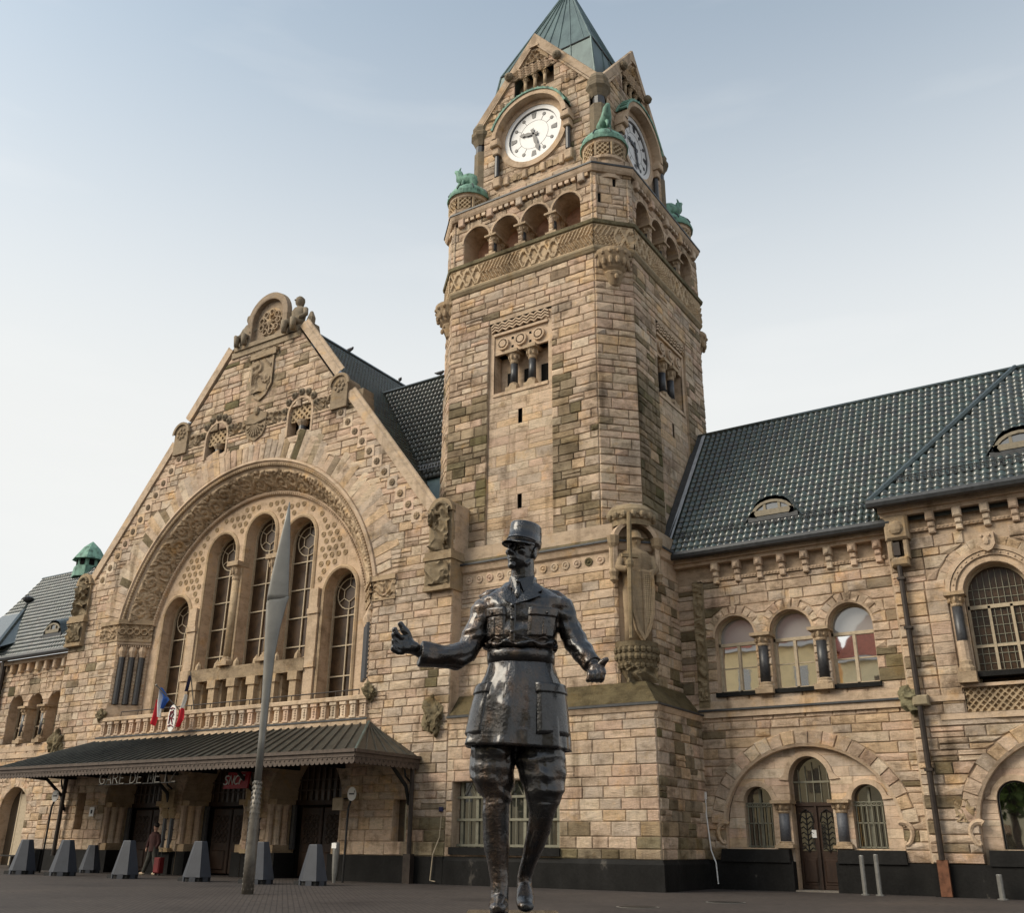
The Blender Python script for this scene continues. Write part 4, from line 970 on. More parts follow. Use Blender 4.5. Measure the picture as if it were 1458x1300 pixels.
# imposts and splayed jambs with three dark shafts
for sg in (-1, 1):
    x0, x1 = HX + sg * 10.15, HX + sg * 8.75
    L_ = math.hypot(x1 - x0, 1.3); ang = math.degrees(math.atan2(1.3, x1 - x0)) if sg < 0 else math.degrees(math.atan2(-1.3, x0 - x1))
    f_ = Fr(x0, 0, ang) if sg < 0 else Fr(x1, 1.3, ang)
    j = MB(f_, ASH); j.face((0, 0, 7.2), (L_, 0, 7.2), (L_, 0, 14.3), (0, 0, 14.3)); j.box(-.05, L_ + .05, -.12, .1, 8.4, 9.15); j.box(-.05, L_ + .05, -.16, .1, 12.78, 12.95)
    for k in range(14): j.box(.1 + k * L_ / 14, .1 + k * L_ / 14 + .06, -.2, .0, 12.62, 12.74)
    for k in range(4):
        a = .1 + (L_ - .2) * k / 3; j.box(a - .08, a + .08, -.06, .02, 9.15, 12.5)
        for q in range(14): j.box(a - .07, a + .07, -.11, .0, 9.25 + q * .22, 9.37 + q * .22)
    jo = j.build('splayed_jamb', 'ashlar', hall)
    for k in range(3):
        a = .1 + (L_ - .2) * (k + .5) / 3
        MB(f_).lathe(a, -.1, [(.17, 9.2), (.17, 12.0)], 8).build('jamb_shaft', 'marble', jo)
        c = MB(f_, ASH); c.lathe(a, -.1, [(.17, 12.0), (.26, 12.35), (.2, 12.6)], 8); c.build('shaft_cap', 'ashlar', jo)
    im = MB(f_, (.40, .30, .2)); im.box(-.1, L_ + .08, -.3, .1, 14.0, 14.28); im.box(-.05, L_ + .05, -.22, .1, 12.95, 13.1)
    relief(im, -.05, L_ + .05, 13.1, 14.0, -.14, .14, lambda a, z: max(carve(a, z, 3.2, 3) * .7, 1.0 if abs(math.hypot(((a / .42) % 1 - .5) * .42, z - 13.55) - .17) < .045 else 0), .035)
    im.fr = FRONT; xa, xb = (HX - 11.9, HX - 10.1) if sg < 0 else (HX + 10.1, HX + 11.6)
    im.box(xa, xb, -.2, .05, 14.0, 14.25); im.box(xa, xb, -.12, .05, 12.98, 13.1)
    relief(im, xa, xb, 13.1, 14.0, -.06, .12, lambda a, z: carve(a, z, 3, 6), .05); im.build('impost_block', 'carved', jo)
# tympanum with five lights
TD = 1.3
lights = [Arch(HX - 6.62, 1.14, 7.2, 14.25, 1.3), Arch(HX - 3.2, 1.2, 10.9, 17.75, 1.3), Arch(HX, 1.2, 10.9, 18.5, 1.3), Arch(HX + 3.2, 1.2, 10.9, 17.75, 1.3), Arch(HX + 6.62, 1.14, 7.2, 14.25, 1.3)]
low = [Rect(HX - 4.55, HX + 4.55, 8.4, 10.1)]
tout = lambda z: (HX - 8.85, HX + 8.85) if z < 14 else (HX - math.sqrt(max(.01, 8.75 ** 2 - (z - 12.2) ** 2)), HX + math.sqrt(max(.01, 8.75 ** 2 - (z - 12.2) ** 2)))
zs = course_list(7.2, 20.9, lights + low, .45, rng)
tb = []; ty = MB(col=(.52, .39, .28)); backing(ty, zs, tout, lights + low, TD, 6)
for A in lights:
    ty.rings([[(a, TD, z), (a, TD + .95, z)] for a, z in A.path(18)], False, False); ty.face((A.c - A.hw, TD, A.z0), (A.c + A.hw, TD, A.z0), (A.c + A.hw, TD + .95, A.z0), (A.c - A.hw, TD + .95, A.z0))
tym = ty.build('tympanum_wall', 'ashlar', hall)
fl = MB(col=(.36, .265, .165))
for j in range(16):
    for k in range(-17, 18):
        x, z = HX + (k + .5 * (j % 2)) * .5, 14.3 + j * .43
        if math.hypot(x - HX, z - 12.2) > 8.35 or any(abs(x - A.c) < A.hw + .4 and z < A.zs + (A.ry + .45) * math.sqrt(max(0, 1 - min(1, (abs(x - A.c) / (A.hw + .42)) ** 2))) + .1 for A in lights): continue
        fl.lathe(0, 0, [(.17, 0), (.165, .035), (.11, .04), (.09, .005), (.05, .03), (.01, .035)], 8)
        i = len(fl.v) - 48; fl.v[i:] = [(x + p[0], TD - p[2], z + p[1]) for p in fl.v[i:]]
o = fl.build('floret_field', 'carved', tym); o['kind'] = 'stuff'
for n_, A in enumerate(lights):
    w = MB(col=(.44, .33, .22)); w.sweep(A.path(18), [(0, TD), (0, TD - .08), (-.1, TD - .12), (-.2, TD - .06), (-.22, TD)])
    wo_ = w.build('arched_window', 'ashlar', hall)
    gd = TD + .8; gm = MB()
    pts = A.path(18); gm.face(*[(a, gd, z) for a, z in pts]); gm.build('window_glass', 'hallglass', wo_)
    fm_ = MB(); fm_.sweep(pts, [(0, gd - .12), (.09, gd - .12), (.09, gd)]); fm_.build('window_frame', 'frame', wo_)
    zt = A.zs + .05; rr_ = .86
    rg = MB(); rg.tube([(A.c + rr_ * math.cos(2 * PI * k / 20), gd - .05, zt + rr_ * math.sin(2 * PI * k / 20)) for k in range(21)], .035, 5); rg.tube([(A.c + .45 * math.cos(PI / 6 + 2 * PI * k / 6), gd - .05, zt + .45 * math.sin(PI / 6 + 2 * PI * k / 6)) for k in range(7)], .03, 5)
    for k in range(6): t = PI / 6 + 2 * PI * k / 6; rg.tube([(A.c + r * math.cos(t), gd - .05, zt + r * math.sin(t)) for r in (.45, rr_ + (.3 if k in (0, 1, 2) else 0))], .028, 5)
    rg.build('rose_tracery', 'frame', wo_)
    MB().box(A.c - .035, A.c + .035, gd - .09, gd - .02, A.z0, zt - rr_).build('window_mullion', 'frame', wo_)
    z = zt - rr_ - .35
    while z > A.z0 + .4: MB().box(A.c - A.hw, A.c + A.hw, gd - .08, gd - .03, z - .035, z + .035).build('glazing_bar', 'frame', wo_); z -= 1.62
for sg in (-1, 1): column(tym, FRONT, HX + sg * 1.6, TD - .12, 10.9, 17.0, .24, 'ashlar', 1.1, .5, 'stone_column')
for sg in (-1, 1):
    q = MB(col=(.51, .39, .28)); x = HX + sg * 4.9; q.box(x - .34, x + .34, TD - .2, TD + .02, 7.2, 13.2); q.box(x - .4, x + .4, TD - .28, TD, 13.2, 13.5); q.box(x - .3, x + .3, TD - .26, TD, 13.5, 14.6); q.box(x - .4, x + .4, TD - .28, TD, 10.3, 10.9); q.build('window_pier', 'carved', tym)
q = MB(col=(.35, .27, .185)); q.box(HX - 4.6, HX + 4.6, TD - .3, TD + .8, 10.15, 10.85); q.build('transom_beam', 'stone', tym)
MB().box(HX - 4.55, HX + 4.55, TD + .9, TD + .95, 8.4, 10.15).build('lower_glass', 'hallglass', tym)
for k in range(6):
    x = HX - 3.95 + 1.58 * k; q = MB(col=(.42, .32, .215)); q.box(x - .24, x + .24, TD - .32, TD + .3, 8.3, 9.7, .0); q.box(x - .34, x + .34, TD - .4, TD + .3, 9.7, 10.15); q.lathe(x, TD - .1, [(.22, 10.8), (.18, 11.1), (.02, 11.35)], 6); q.box(x + .24, x + .5, TD + .0, TD + .85, 8.4, 10.15); q.build('transom_pillar', 'ashlar', tym)
# balcony
bs = MB(col=(.52, .40, .29)); bs.box(HX - 10.35, HX + 10.4, -.3, 1.3, 6.95, 7.2); bs.box(HX - 10.3, HX + 10.3, -.2, 1.3, 7.2, 7.34); bal = bs.build('balcony_floor', 'ashlar', hall)
MB().box(HX - 10.4, HX + 10.45, -.34, -.28, 7.18, 7.26).build('balcony_drip', 'lead', bal)
q = MB(col=(.52, .40, .29)); q.bevbox(HX - 10.35, HX + 10.35, -.3, .15, 8.12, 8.36, .04); q.build('balcony_rail', 'ashlar', bal)
for k in range(32):
    x = HX - 10.05 + 20.1 * k / 31; t_ = tone(rng)
    q = MB(col=t_); q.box(x - .16, x + .16, -.2, .1, 7.34, 8.0); q.bevbox(x - .23, x + .23, -.26, .1, 7.95, 8.12, .03); q.box(x - .2, x + .2, -.24, .1, 7.32, 7.42)
    for j in range(4): q.ball((x, -.21, 7.5 + j * .125), (.07, .05, .05), 6, 4)
    q.build('baluster', 'ashlar', bal)
m = MB(); m.tube([(HX - 9.2, .3, 8.72), (HX + 9.3, .3, 8.72)], .035, 5)
for k in range(13): x = HX - 9.2 + 18.5 * k / 12; m.tube([(x, .3, 8.3), (x, .3, 8.72)], .025, 5)
m.build('iron_handrail', 'pipe', bal)
for sg in (-1, 1):
    boss(bal, HX + sg * 10.35, -.15, 8.5, .32, .3, 3 + sg)
# carved buttress piers at both ends
for sg in (-1, 1):
    x0 = HX + sg * 14.35
    p = MB(col=(.34, .26, .17)); p.box(x0 - .78, x0 + .78, -.32, 2.0, 13.2, 14.5); p.box(x0 - .86, x0 + .86, -.42, 2.0, 14.5, 14.7); p.box(x0 - .8, x0 + .8, -.36, 2.0, 14.7, 14.95); p.box(x0 - .7, x0 + .7, -.2, 2.0, 14.95, 17.2)
    p.box(x0 - .82, x0 + .82, -.38, 2.0, 13.0, 13.2)
    p.prism([(x0 + .75 * math.cos(PI * k / 10), 17.0 + .75 * math.sin(PI * k / 10)) for k in range(11)], -.3, 2.0)
    po = p.build('buttress_pier', 'carved', hall)
    c = MB(col=(.24, .19, .125)); relief(c, x0 - .6, x0 + .6, 15.0, 17.3, -.22, .3, lambda a, z: carve(a, z, 1.9, 12 + sg), .06); relief(c, x0 - .7, x0 + .7, 13.3, 14.4, -.34, .18, lambda a, z: carve(a, z, 2.2, 15 + sg), .06)
    c.tube([(x0 + .45 * math.cos(t * .5) * (1 - t / 16), -.36, 17.1 + .45 * math.sin(t * .5) * (1 - t / 16)) for t in range(13)], .09, 6); c.build('buttress_carving', 'carved', po)
    boss(po, x0 - .1, 0, 7.1, .5, .62, sg)
# portals under the canopy
pd = MB()
for n_, A in enumerate(ports):
    c = A.c
    rv = MB(col=(.40, .30, .2)); rv.rings([[(c + (a - c) * (1 - .22 * q), 1.5 * q, z) for q in (0, .12, .5, .55, 1)] for a, z in A.path(16)], False, False)
    pr_ = rv.build('portal', 'ashlar', hall)
    for k in range(3):   # cluster of shafts on the left splay
        a, d = c - 2.42 + .17 * k, .18 + .36 * k
        s = MB(col=tone(rng)); s.lathe(a, d, [(.22, 1.5), (.19, 1.7), (.17, 1.8), (.17, 3.15), (.22, 3.3), (.24, 3.4)], 8); s.build('portal_shaft', 'ashlar', pr_)
        a2 = c + 2.42 - .17 * k; s = MB(col=tone(rng)); s.lathe(a2, d, [(.22, 1.5), (.19, 1.7), (.17, 1.8), (.17, 3.15), (.22, 3.3), (.24, 3.4)], 8); s.build('portal_shaft', 'ashlar', pr_)
    for sg in (-1, 1):
        q = MB(col=(.40, .30, .2)); q.box(c + sg * 2.25 - .35, c + sg * 2.25 + .35, .05, 1.3, 3.4, 3.65); q.box(c + sg * 2.25 - .33, c + sg * 2.25 + .33, .05, 1.3, 1.12, 1.5); q.build('portal_impost', 'ashlar', pr_)
        MB().lathe(c + sg * 1.85, 1.3, [(.17, 1.3), (.16, 3.4)], 8).build('portal_dark_shaft', 'marble', pr_)
    dm = MB(); dm.box(c - 2.0, c + 2.0, 1.55, 1.6, 0, 5.7); dm.build('recess_shade_sheet', 'dark', pr_)  # black sheet behind the leaves, shade of the recess as colour
    for sg in (-1, 1):
        dl = MB(); dl.bevbox(c + sg * .75 - .72, c + sg * .75 + .72, 1.42, 1.54, .06, 3.3, .04); dl.bevbox(c + sg * .75 - .5, c + sg * .75 + .5, 1.36, 1.44, .25, 1.2, .05)
        do = dl.build('door_leaf', 'wood', pr_)
        gr_ = MB()
        for r in range(4):
            for k in range(3): x = c + sg * .75 - .34 + .34 * k; z = 1.75 + r * .34; gr_.tube([(x + .14 * math.cos(2 * PI * q / 8), 1.38, z + .15 * math.sin(2 * PI * q / 8)) for q in range(9)], .022, 4)
        gr_.build('door_grille', 'canopyedge', do)
    tr = MB(); tr.box(c - 1.9, c + 1.9, 1.4, 1.5, 3.4, 3.62); tr.build('door_transom', 'wood', pr_)
    fan = MB(col=(1, 1, 1))
    for k in range(9): x = c - 1.6 + .4 * k; fan.box(x - .035, x + .035, 1.36, 1.42, 3.62, 3.62 + 2.0 * math.sqrt(max(0, 1 - ((x - c) / 1.95) ** 2)))
    for z in (4.1, 4.6): fan.box(c - 1.8, c + 1.8, 1.36, 1.42, z - .03, z + .03)
    fan.build('fanlight_bars', 'canopyedge', pr_)
    MB().box(c - 1.85, c + 1.85, 1.46, 1.5, 3.62, 5.4).build('fanlight_glass', 'hallglass', pr_)
for x in (-28.65, -22.15):
    q = MB(col=(.42, .32, .2)); q.box(x - .55, x + .55, -.35, .7, 3.3, 3.5);  q.box(x - .5, x + .5, -.3, .6, 3.5, 4.2)
    MB(col=(.42, .32, .2)).box(x - .55, x + .55, -.35, .7, 1.1, 1.3).build('pier_base', 'carved', hall); po = q.build('twin_column_pier', 'carved', hall)
    for sg in (-1, 1): MB(col=(.42, .32, .2)).lathe(x + sg * .27, .05, [(.2, 2.75), (.34, 3.1), (.3, 3.3)], 8).build('capital', 'carved', po); MB().lathe(x + sg * .27, .05, [(.21, 1.3), (.2, 2.8)], 10).build('twin_column_shaft', 'marble', po)
# roofs
hr = MB(); hr.face((HX, 1.0, 33.2), (HX + 13.6, 1.0, 15.7), (HX + 13.6, 14, 15.7), (HX, 30, 33.2)); hr.face((HX, 1.0, 33.2), (HX - 13.6, 1.0, 15.7), (HX - 13.6, 30, 15.7), (HX, 30, 33.2))
hro = hr.build('hall_roof', 'tiledark', hall)
slope = math.hypot(1, 1.29); Ln = 13.5 * slope
vy = lambda v: 5.0 + (v / Ln) * 0  # placeholder
# right slope: u along +y from the coping, v up the slope
tiles(hro, ((HX + 13.5, 1.2, 33.25 - 1.29 * 13.5), (0, 1, 0), (-1 / slope, 0, 1.29 / slope)), [(0, 0), (3.4, 0), (3.4, 4.2), (7.2, 17.5), (13, 19.5), (13, Ln), (0, Ln)], .3, .42, 'tile', 'roof_tile', rng, 300)
MB().tube([(HX, .9, 33.35), (HX, 30, 33.35)], .16, 6).build('roof_ridge', 'tile', hro)
# cross roof between hall and tower
cs_ = MB(); cs_.face((-17.6, 4.7, 21.2), (-12.3, 4.7, 21.2), (-12.3, 8.3, 29.8), (-24, 8.3, 29.8)); cs_.face((-24, 8.3, 29.8), (-12.3, 8.3, 29.8), (-12.3, 14, 20), (-24, 14, 20)); cro = cs_.build('cross_roof', 'tiledark', hall)
l_ = math.hypot(3.6, 8.6)
tiles(cro, ((-24, 4.7, 21.25), (1, 0, 0), (0, 3.6 / l_, 8.6 / l_)), [(7.4, 0), (11.6, 0), (11.6, l_), (1.2, l_)], .3, .42, 'tiledark', 'roof_tile', rng, 300)
MB().tube([(-23, 8.3, 29.95), (-12.4, 8.3, 29.95)], .14, 6).build('roof_ridge', 'tiledark', cro)
m = MB(); m.tube([(-17.2, 4.9, 22.3), (-12.3, 4.9, 22.3)], .03, 4); m.tube([(-17.4, 4.8, 22.0), (-12.3, 4.8, 22.0)], .03, 4)
for k in range(24): m.tube([(-17.2 + k * .21, 4.9, 22.32), (-17.2 + k * .21, 4.85, 21.95)], .02, 4)
m.build('snow_guard', 'zinc', cro)
m = MB(); m.face((-17.6, 4.72, 21.2), (-12.3, 4.72, 21.2), (-12.3, 2.2, 17.2), (-13.0, 2.2, 17.2)); m.build('roof_valley', 'spire', hall)
# ================================================================== right wing
WD = 4.7
wing = thing('side_wing', 'two-storey sandstone wing with three arched windows and a green tiled roof', 'station wing', (4.4, 8, 0))
rng = random.Random(37); wb_ = []; fw = Fr(0, WD); core = MB(fw, (.44, .34, .25))
wins = [Arch(1.86 + 2.52 * k, .92, 7.9, 10.35) for k in range(3)]
gell = Arch(4.4, 3.55, 1.0, 2.4, 3.15)
zs = course_list(1.12, 12.9, wins + [gell], .42, rng, (7.1,))
hood = [Arch(w.c, 1.36, 10.3, 10.35) for w in wins]; gho = Arch(4.4, 4.1, 2.5, 2.5, 3.65)
def dk_w(a, z): return .25 if (a > 8.2 or a < .9) else .01
wout = lambda z: (0, 9.0) if z < 7.1 else (-.76, 9.0)
wall_blocks(wb_, fw, zs, wout, wins + [gell] + hood + [gho], 0, rng, .6, 1.4, dk_w, proud=.026, rough=.05)
for w in wins: arch_blocks(wb_, fw, w.c, 10.35, .97, 1.36, 0, 11, rng, 0, 180, proud=.05, rough=.07)
arch_blocks(wb_, fw, 4.4, 2.4, 3.6, 4.15, 0, 21, rng, 2, 178, ry=3.2, proud=.06, rough=.05)
backing(core, zs, wout, wins + [gell], 0, 6)
core.fr = fw; core.face((-1.4, .01, 12.8), (9.0, .01, 12.8), (9.0, .01, 14.3), (-1.4, .01, 14.3)); core.col = ASH
MB(fw).box(-1.3, 9.0, 1.4, 1.45, 0, 14.2).build('interior_shade_sheet', 'dark', wing)  # added black backing closes the wing and stands for interior shade
for w in wins: core.rings([[(a, 0, z), (a, .6, z)] for a, z in w.path(14)], False, False); core.face((w.c - .92, 0, 7.9), (w.c + .92, 0, 7.9), (w.c + .92, .6, 7.9), (w.c - .92, .6, 7.9))
core.rings([[(a, -.02, z), (a, .3, z)] for a, z in gell.path(20)], False, False)
ww = core.build('wing_wall', 'ashlar', wing); emit(ww, wb_, 'stone_block', 'stone_field', 'stone')
# recessed ashlar field with door and two windows
door = Arch(4.45, .84, 0, 4.2, .95); gw = [Arch(2.22, .6, 1.6, 3.4), Arch(6.68, .6, 1.6, 3.4)]
gz = course_list(1.0, 5.5, [door] + gw, .42, rng); gb = []
gout_ = lambda z: (4.4 - 3.55, 4.4 + 3.55) if z < 2.4 else (4.4 - 3.5 * math.sqrt(max(.01, 1 - ((z - 2.4) / 3.15) ** 2)), 4.4 + 3.5 * math.sqrt(max(.01, 1 - ((z - 2.4) / 3.15) ** 2)))
wall_blocks(gb, fw, gz, gout_, [door] + gw, .28, rng, .7, 1.3, None, proud=.01, rough=.008, bev=.012, gap=.008)
cg = MB(fw, ASH); backing(cg, gz, gout_, [door] + gw, .28, 6)
for A, dp in ((door, .9), (gw[0], .7), (gw[1], .7)): cg.rings([[(a, .26, z), (a, dp, z)] for a, z in A.path(14)], False, False)
tf = cg.build('arch_tympanum', 'ashlar', wing); emit(tf, gb, 'ashlar_block', 'ashlar_field', 'ashlar')
for A in [door] + gw: MB(fw, ASH).sweep(A.path(14, A.zs), [(0, .28), (0, .2), (-.2, .2), (-.22, .28)]).build('arch_moulding', 'ashlar', tf)
am = MB(fw, ASH); am.sweep([(4.4 + 3.6 * math.cos(PI * k / 24), 2.4 + 3.2 * math.sin(PI * k / 24)) for k in range(25)], [(.1, .2), (.08, -.04), (-.04, -.09), (-.06, 0)])
for sg in (-1, 1): am.tube([(4.4 + sg * (3.7 + .0 - .28 * math.cos(t * .55) * (1 - t / 18)), -.06, 2.5 - .06 * t + .2 * math.sin(t * .55)) for t in range(14)], [.12 - .005 * t for t in range(14)], 6)
am.build('arch_label', 'carved', wing)
for a in (3.28, 5.62): column(tf, fw, a, .26, 1.6, 3.42, .22, 'bluegranite', .5, .25)
dl = MB(fw)
dd = thing_door = None
for sg in (-1, 1):
    q = MB(fw); x = 4.45 + sg * .42; q.bevbox(x - .41, x + .41, .82, .9, .05, 3.25, .03); q.bevbox(x - .28, x + .28, .77, .83, .3, 1.2, .05); q.bevbox(x - .3, x + .3, .8, .83, .22, 1.28, .03)
    lf = q.build('door_leaf', 'wood', wing)
    MB(fw).box(x - .27, x + .27, .805, .82, 1.5, 2.95).build('door_glass', 'dimglass', lf)
    gi = MB(fw)
    for r in range(7):
        for s2 in (-1, 1): gi.tube([(x + s2 * .02, .79, 1.5 + r * .2), (x + s2 * .16, .79, 1.62 + r * .2), (x + s2 * .25, .79, 1.56 + r * .2)], .022, 4)
    gi.tube([(x, .79, 1.45), (x, .79, 3.0)], .025, 4); gi.tube([(x - .28, .79, 2.6), (x - .2, .79, 2.95), (x, .79, 3.08), (x + .2, .79, 2.95), (x + .28, .79, 2.6)], .03, 4); gi.build('iron_scrollwork', 'iron', lf)
MB(fw).box(4.2, 4.45 - .06, .78, .79, 2.0, 2.3).build('paper_notice', 'white', wing)
MB(fw).box(4.41, 4.49, .74, .8, .05, 3.25).build('door_post', 'wood', wing)
fn_ = MB(fw); fn_.face(*[(a, .86, z) for a, z in door.path(14, 3.3)]); fo = fn_.build('fanlight', 'dimglass', wing)
MB(fw).box(3.6, 5.3, .76, .86, 3.22, 3.36).build('door_lintel', 'wood', fo)
MB(fw).box(3.6, 5.3, .78, .86, 4.12, 4.2).build('glazing_bar', 'greyframe', fo)
for k in range(5): x = 3.85 + k * .3; MB(fw).box(x - .015, x + .015, .8, .86, 3.36, 4.95 - abs(k - 2) * .15).build('glazing_bar', 'greyframe', fo)
for A in gw:
    g_ = MB(fw); g_.face(*[(a, .66, z) for a, z in A.path(14)]); go = g_.build('barred_window', 'dimglass', wing)
    for k in range(6): x = A.c - .5 + k * .2; MB(fw).box(x - .016, x + .016, .42, .45, 1.62, 3.35).build('window_bar', 'greyframe', go)
    MB(fw).box(A.c - .045, A.c + .045, .55, .64, 1.6, 3.9).build('window_mullion', 'greyframe', go)
    for z in (1.66, 2.55, 3.2, 3.34): MB(fw).box(A.c - .6, A.c + .6, .42, .46, z - .02, z + .02).build('window_rail', 'greyframe', go)
    sc_ = MB(fw)
    for k in range(6): sc_.tube([(A.c - .5 + k * .2 + .09 * math.cos(2 * PI * q / 8), .43, 3.27 + .05 * math.sin(2 * PI * q / 8)) for q in range(9)], .012, 4)
    sc_.build('bar_scroll', 'greyframe', go)
m = MB(fw); m.box(.6, 3.52, -.22, .3, 1.06, 1.55, .05); m.box(5.38, 8.0, -.22, .3, 1.06, 1.55, .05); m.box(0, 3.6, -.14, .6, 0, 1.1); m.box(5.3, 9.0, -.14, .6, 0, 1.1); m.build('wing_plinth', 'plinth', wing)
MB(fw, (.2, .18, .16)).box(3.6, 5.3, -.1, .9, 0, .06).build('door_step', 'ashlar', wing)
# arched windows of the upper floor
for n_, A in enumerate(wins):
    w = MB(fw, ASH); w.sweep(A.path(14, 10.35), [(0, .1), (0, -.05), (-.1, -.09), (-.14, 0)]); wo_ = w.build('arched_window', 'ashlar', wing)
    gd = .5
    f_ = MB(fw); f_.sweep(A.path(14), [(0, gd - .1), (.09, gd - .1), (.09, gd + .02)]); f_.box(A.c - .92, A.c + .92, gd - .1, gd, 9.98, 10.12); f_.box(A.c - .06, A.c + .06, gd - .1, gd, 7.9, 10.0); f_.box(A.c - .92, A.c + .92, gd - .1, gd, 7.9, 8.02); f_.build('window_frame', 'frame', wo_)
    for sg in (-1, 1):
        MB(fw).box(A.c + min(0, sg * .85), A.c + max(0, sg * .85), gd + .0, gd + .012, 8.0, 10.0).build('window_pane', 'mirror', wo_)
        MB(fw).box(A.c + min(sg * .07, sg * .85), A.c + max(sg * .07, sg * .85), gd - .04, gd - .01, 8.98, 9.03).build('glazing_bar', 'frame', wo_)
    f_ = MB(fw); f_.face(*[(a, gd + .005, z) for a, z in A.path(14, 10.1)]); f_.build('lunette_pane', 'lunette', wo_)
    MB(fw).box(A.c - 1.0, A.c + 1.0, -.16, .3, 7.72, 7.9).build('window_sill', 'plinth', wo_)
for a in (3.12, 5.64):
    column(wing, fw, a, -.02, 7.72, 10.32, .23, 'marble', .55, .5)
# string course and eaves cornice
m = MB(fw, ASH); m.box(.02, 9.4, -.16, .05, 6.85, 7.12); m.box(.02, 9.4, -.1, .05, 7.2, 7.55); m.build('string_course', 'ashlar', wing)
MB(fw).box(.02, 9.4, -.24, .02, 7.12, 7.2).build('lead_drip', 'lead', wing)
m = MB(fw, ASH); m.box(.3, 8.7, -.12, .02, 12.92, 13.06)
for k in range(56): m.box(.35 + k * .15, .43 + k * .15, -.16, 0, 12.97, 13.05)
m.box(-.75, 9.0, -.5, .05, 13.86, 14.06); m.box(-.75, 9.0, -.35, .05, 13.7, 13.86); m.build('eaves_cornice', 'ashlar', wing)
for k in range(8):
    a = 1.24 + 1.03 * k; m = MB(fw, tone(rng)); m.bevbox(a - .17, a + .17, -.42, 0, 13.35, 13.72, .06); m.bevbox(a - .13, a + .13, -.28, 0, 13.1, 13.36, .05); m.ball((a, -.44, 13.5), (.1, .06, .12), 6, 4); m.bevbox(a - .13, a + .13, -.2, 0, 12.78, 13.1, .04); m.build('corbel', 'carved', wing)
# mossy angle shaft against the tower
m = MB(fw, (.27, .21, .13)); m.box(.04, .55, -.12, .02, 7.3, 13.0); relief(m, .08, .5, 7.6, 12.9, -.14, .12, lambda a, z: carve(a, z, 2.2, 21), .07); m.build('angle_pilaster', 'carved', wing)
# roof
E0, ZE, R0, ZR = 4.0, 14.2, 10.2, 22.6
r = MB(); r.face((-1.35, E0, ZE), (16, E0, ZE), (16, R0, ZR), (-1.35, R0, ZR)); r.face((-1.35, R0, ZR), (24, R0, ZR), (24, 17, 14), (-1.35, 17, 14)); ro = r.build('wing_roof', 'tiledark', wing)
ls = math.hypot(R0 - E0, ZR - ZE); uy, uz = (R0 - E0) / ls, (ZR - ZE) / ls
eye = lambda u, v: abs(u - 5.45) < 1.05 and 1.6 < v < 2.6 + .9 * (1 - abs(u - 5.45)) 
tiles(ro, ((-1.35, E0, ZE + .02), (1, 0, 0), (0, uy, uz)), [(.45, 0), (9.95, 0), (15.6, ls), (.45, ls)], .3, .42, 'tile', 'roof_tile', rng, 300)
MB().tube([(-1.3, R0, ZR + .1), (15, R0, ZR + .1)], .13, 6).build('roof_ridge', 'tile', ro)
MB().tube([(-.9, E0 - .12, ZE - .02), (9.2, E0 - .12, ZE - .02)], .2, 8).build('gutter', 'lead', ro)
m = MB(); m.face((-1.42, E0 - .1, ZE + .1), (-.95, E0 - .1, ZE + .16), (-.95, R0, ZR + .2), (-1.42, R0, ZR + .2)); m.build('verge_flashing', 'lead', ro)
m = MB(); m.face((-1.05, E0 + .3, ZE + .68), (-.85, E0 + .3, ZE + .69), (-.85, R0, ZR + .23), (-1.05, R0, ZR + .23)); m.build('verge_strip', 'zinc', ro)
def snow(parent, x0, x1, y, z, n):
    m = MB()
    for dz in (0, .28): m.tube([(x0, y, z + dz), (x1, y, z + dz)], .022, 4)
    for k in range(n): x = x0 + (x1 - x0) * k / (n - 1); m.tube([(x, y, z - .02), (x, y, z + .3)], .018, 4)
    for k in range(int((x1 - x0) / 1.2)): x = x0 + .4 + k * 1.2; m.tube([(x, y, z + .2), (x, y + .3, z + .1)], .025, 4)
    m.build('snow_guard', 'lead', parent)
snow(ro, -.7, 8.5, 4.62, 15.15, 60)
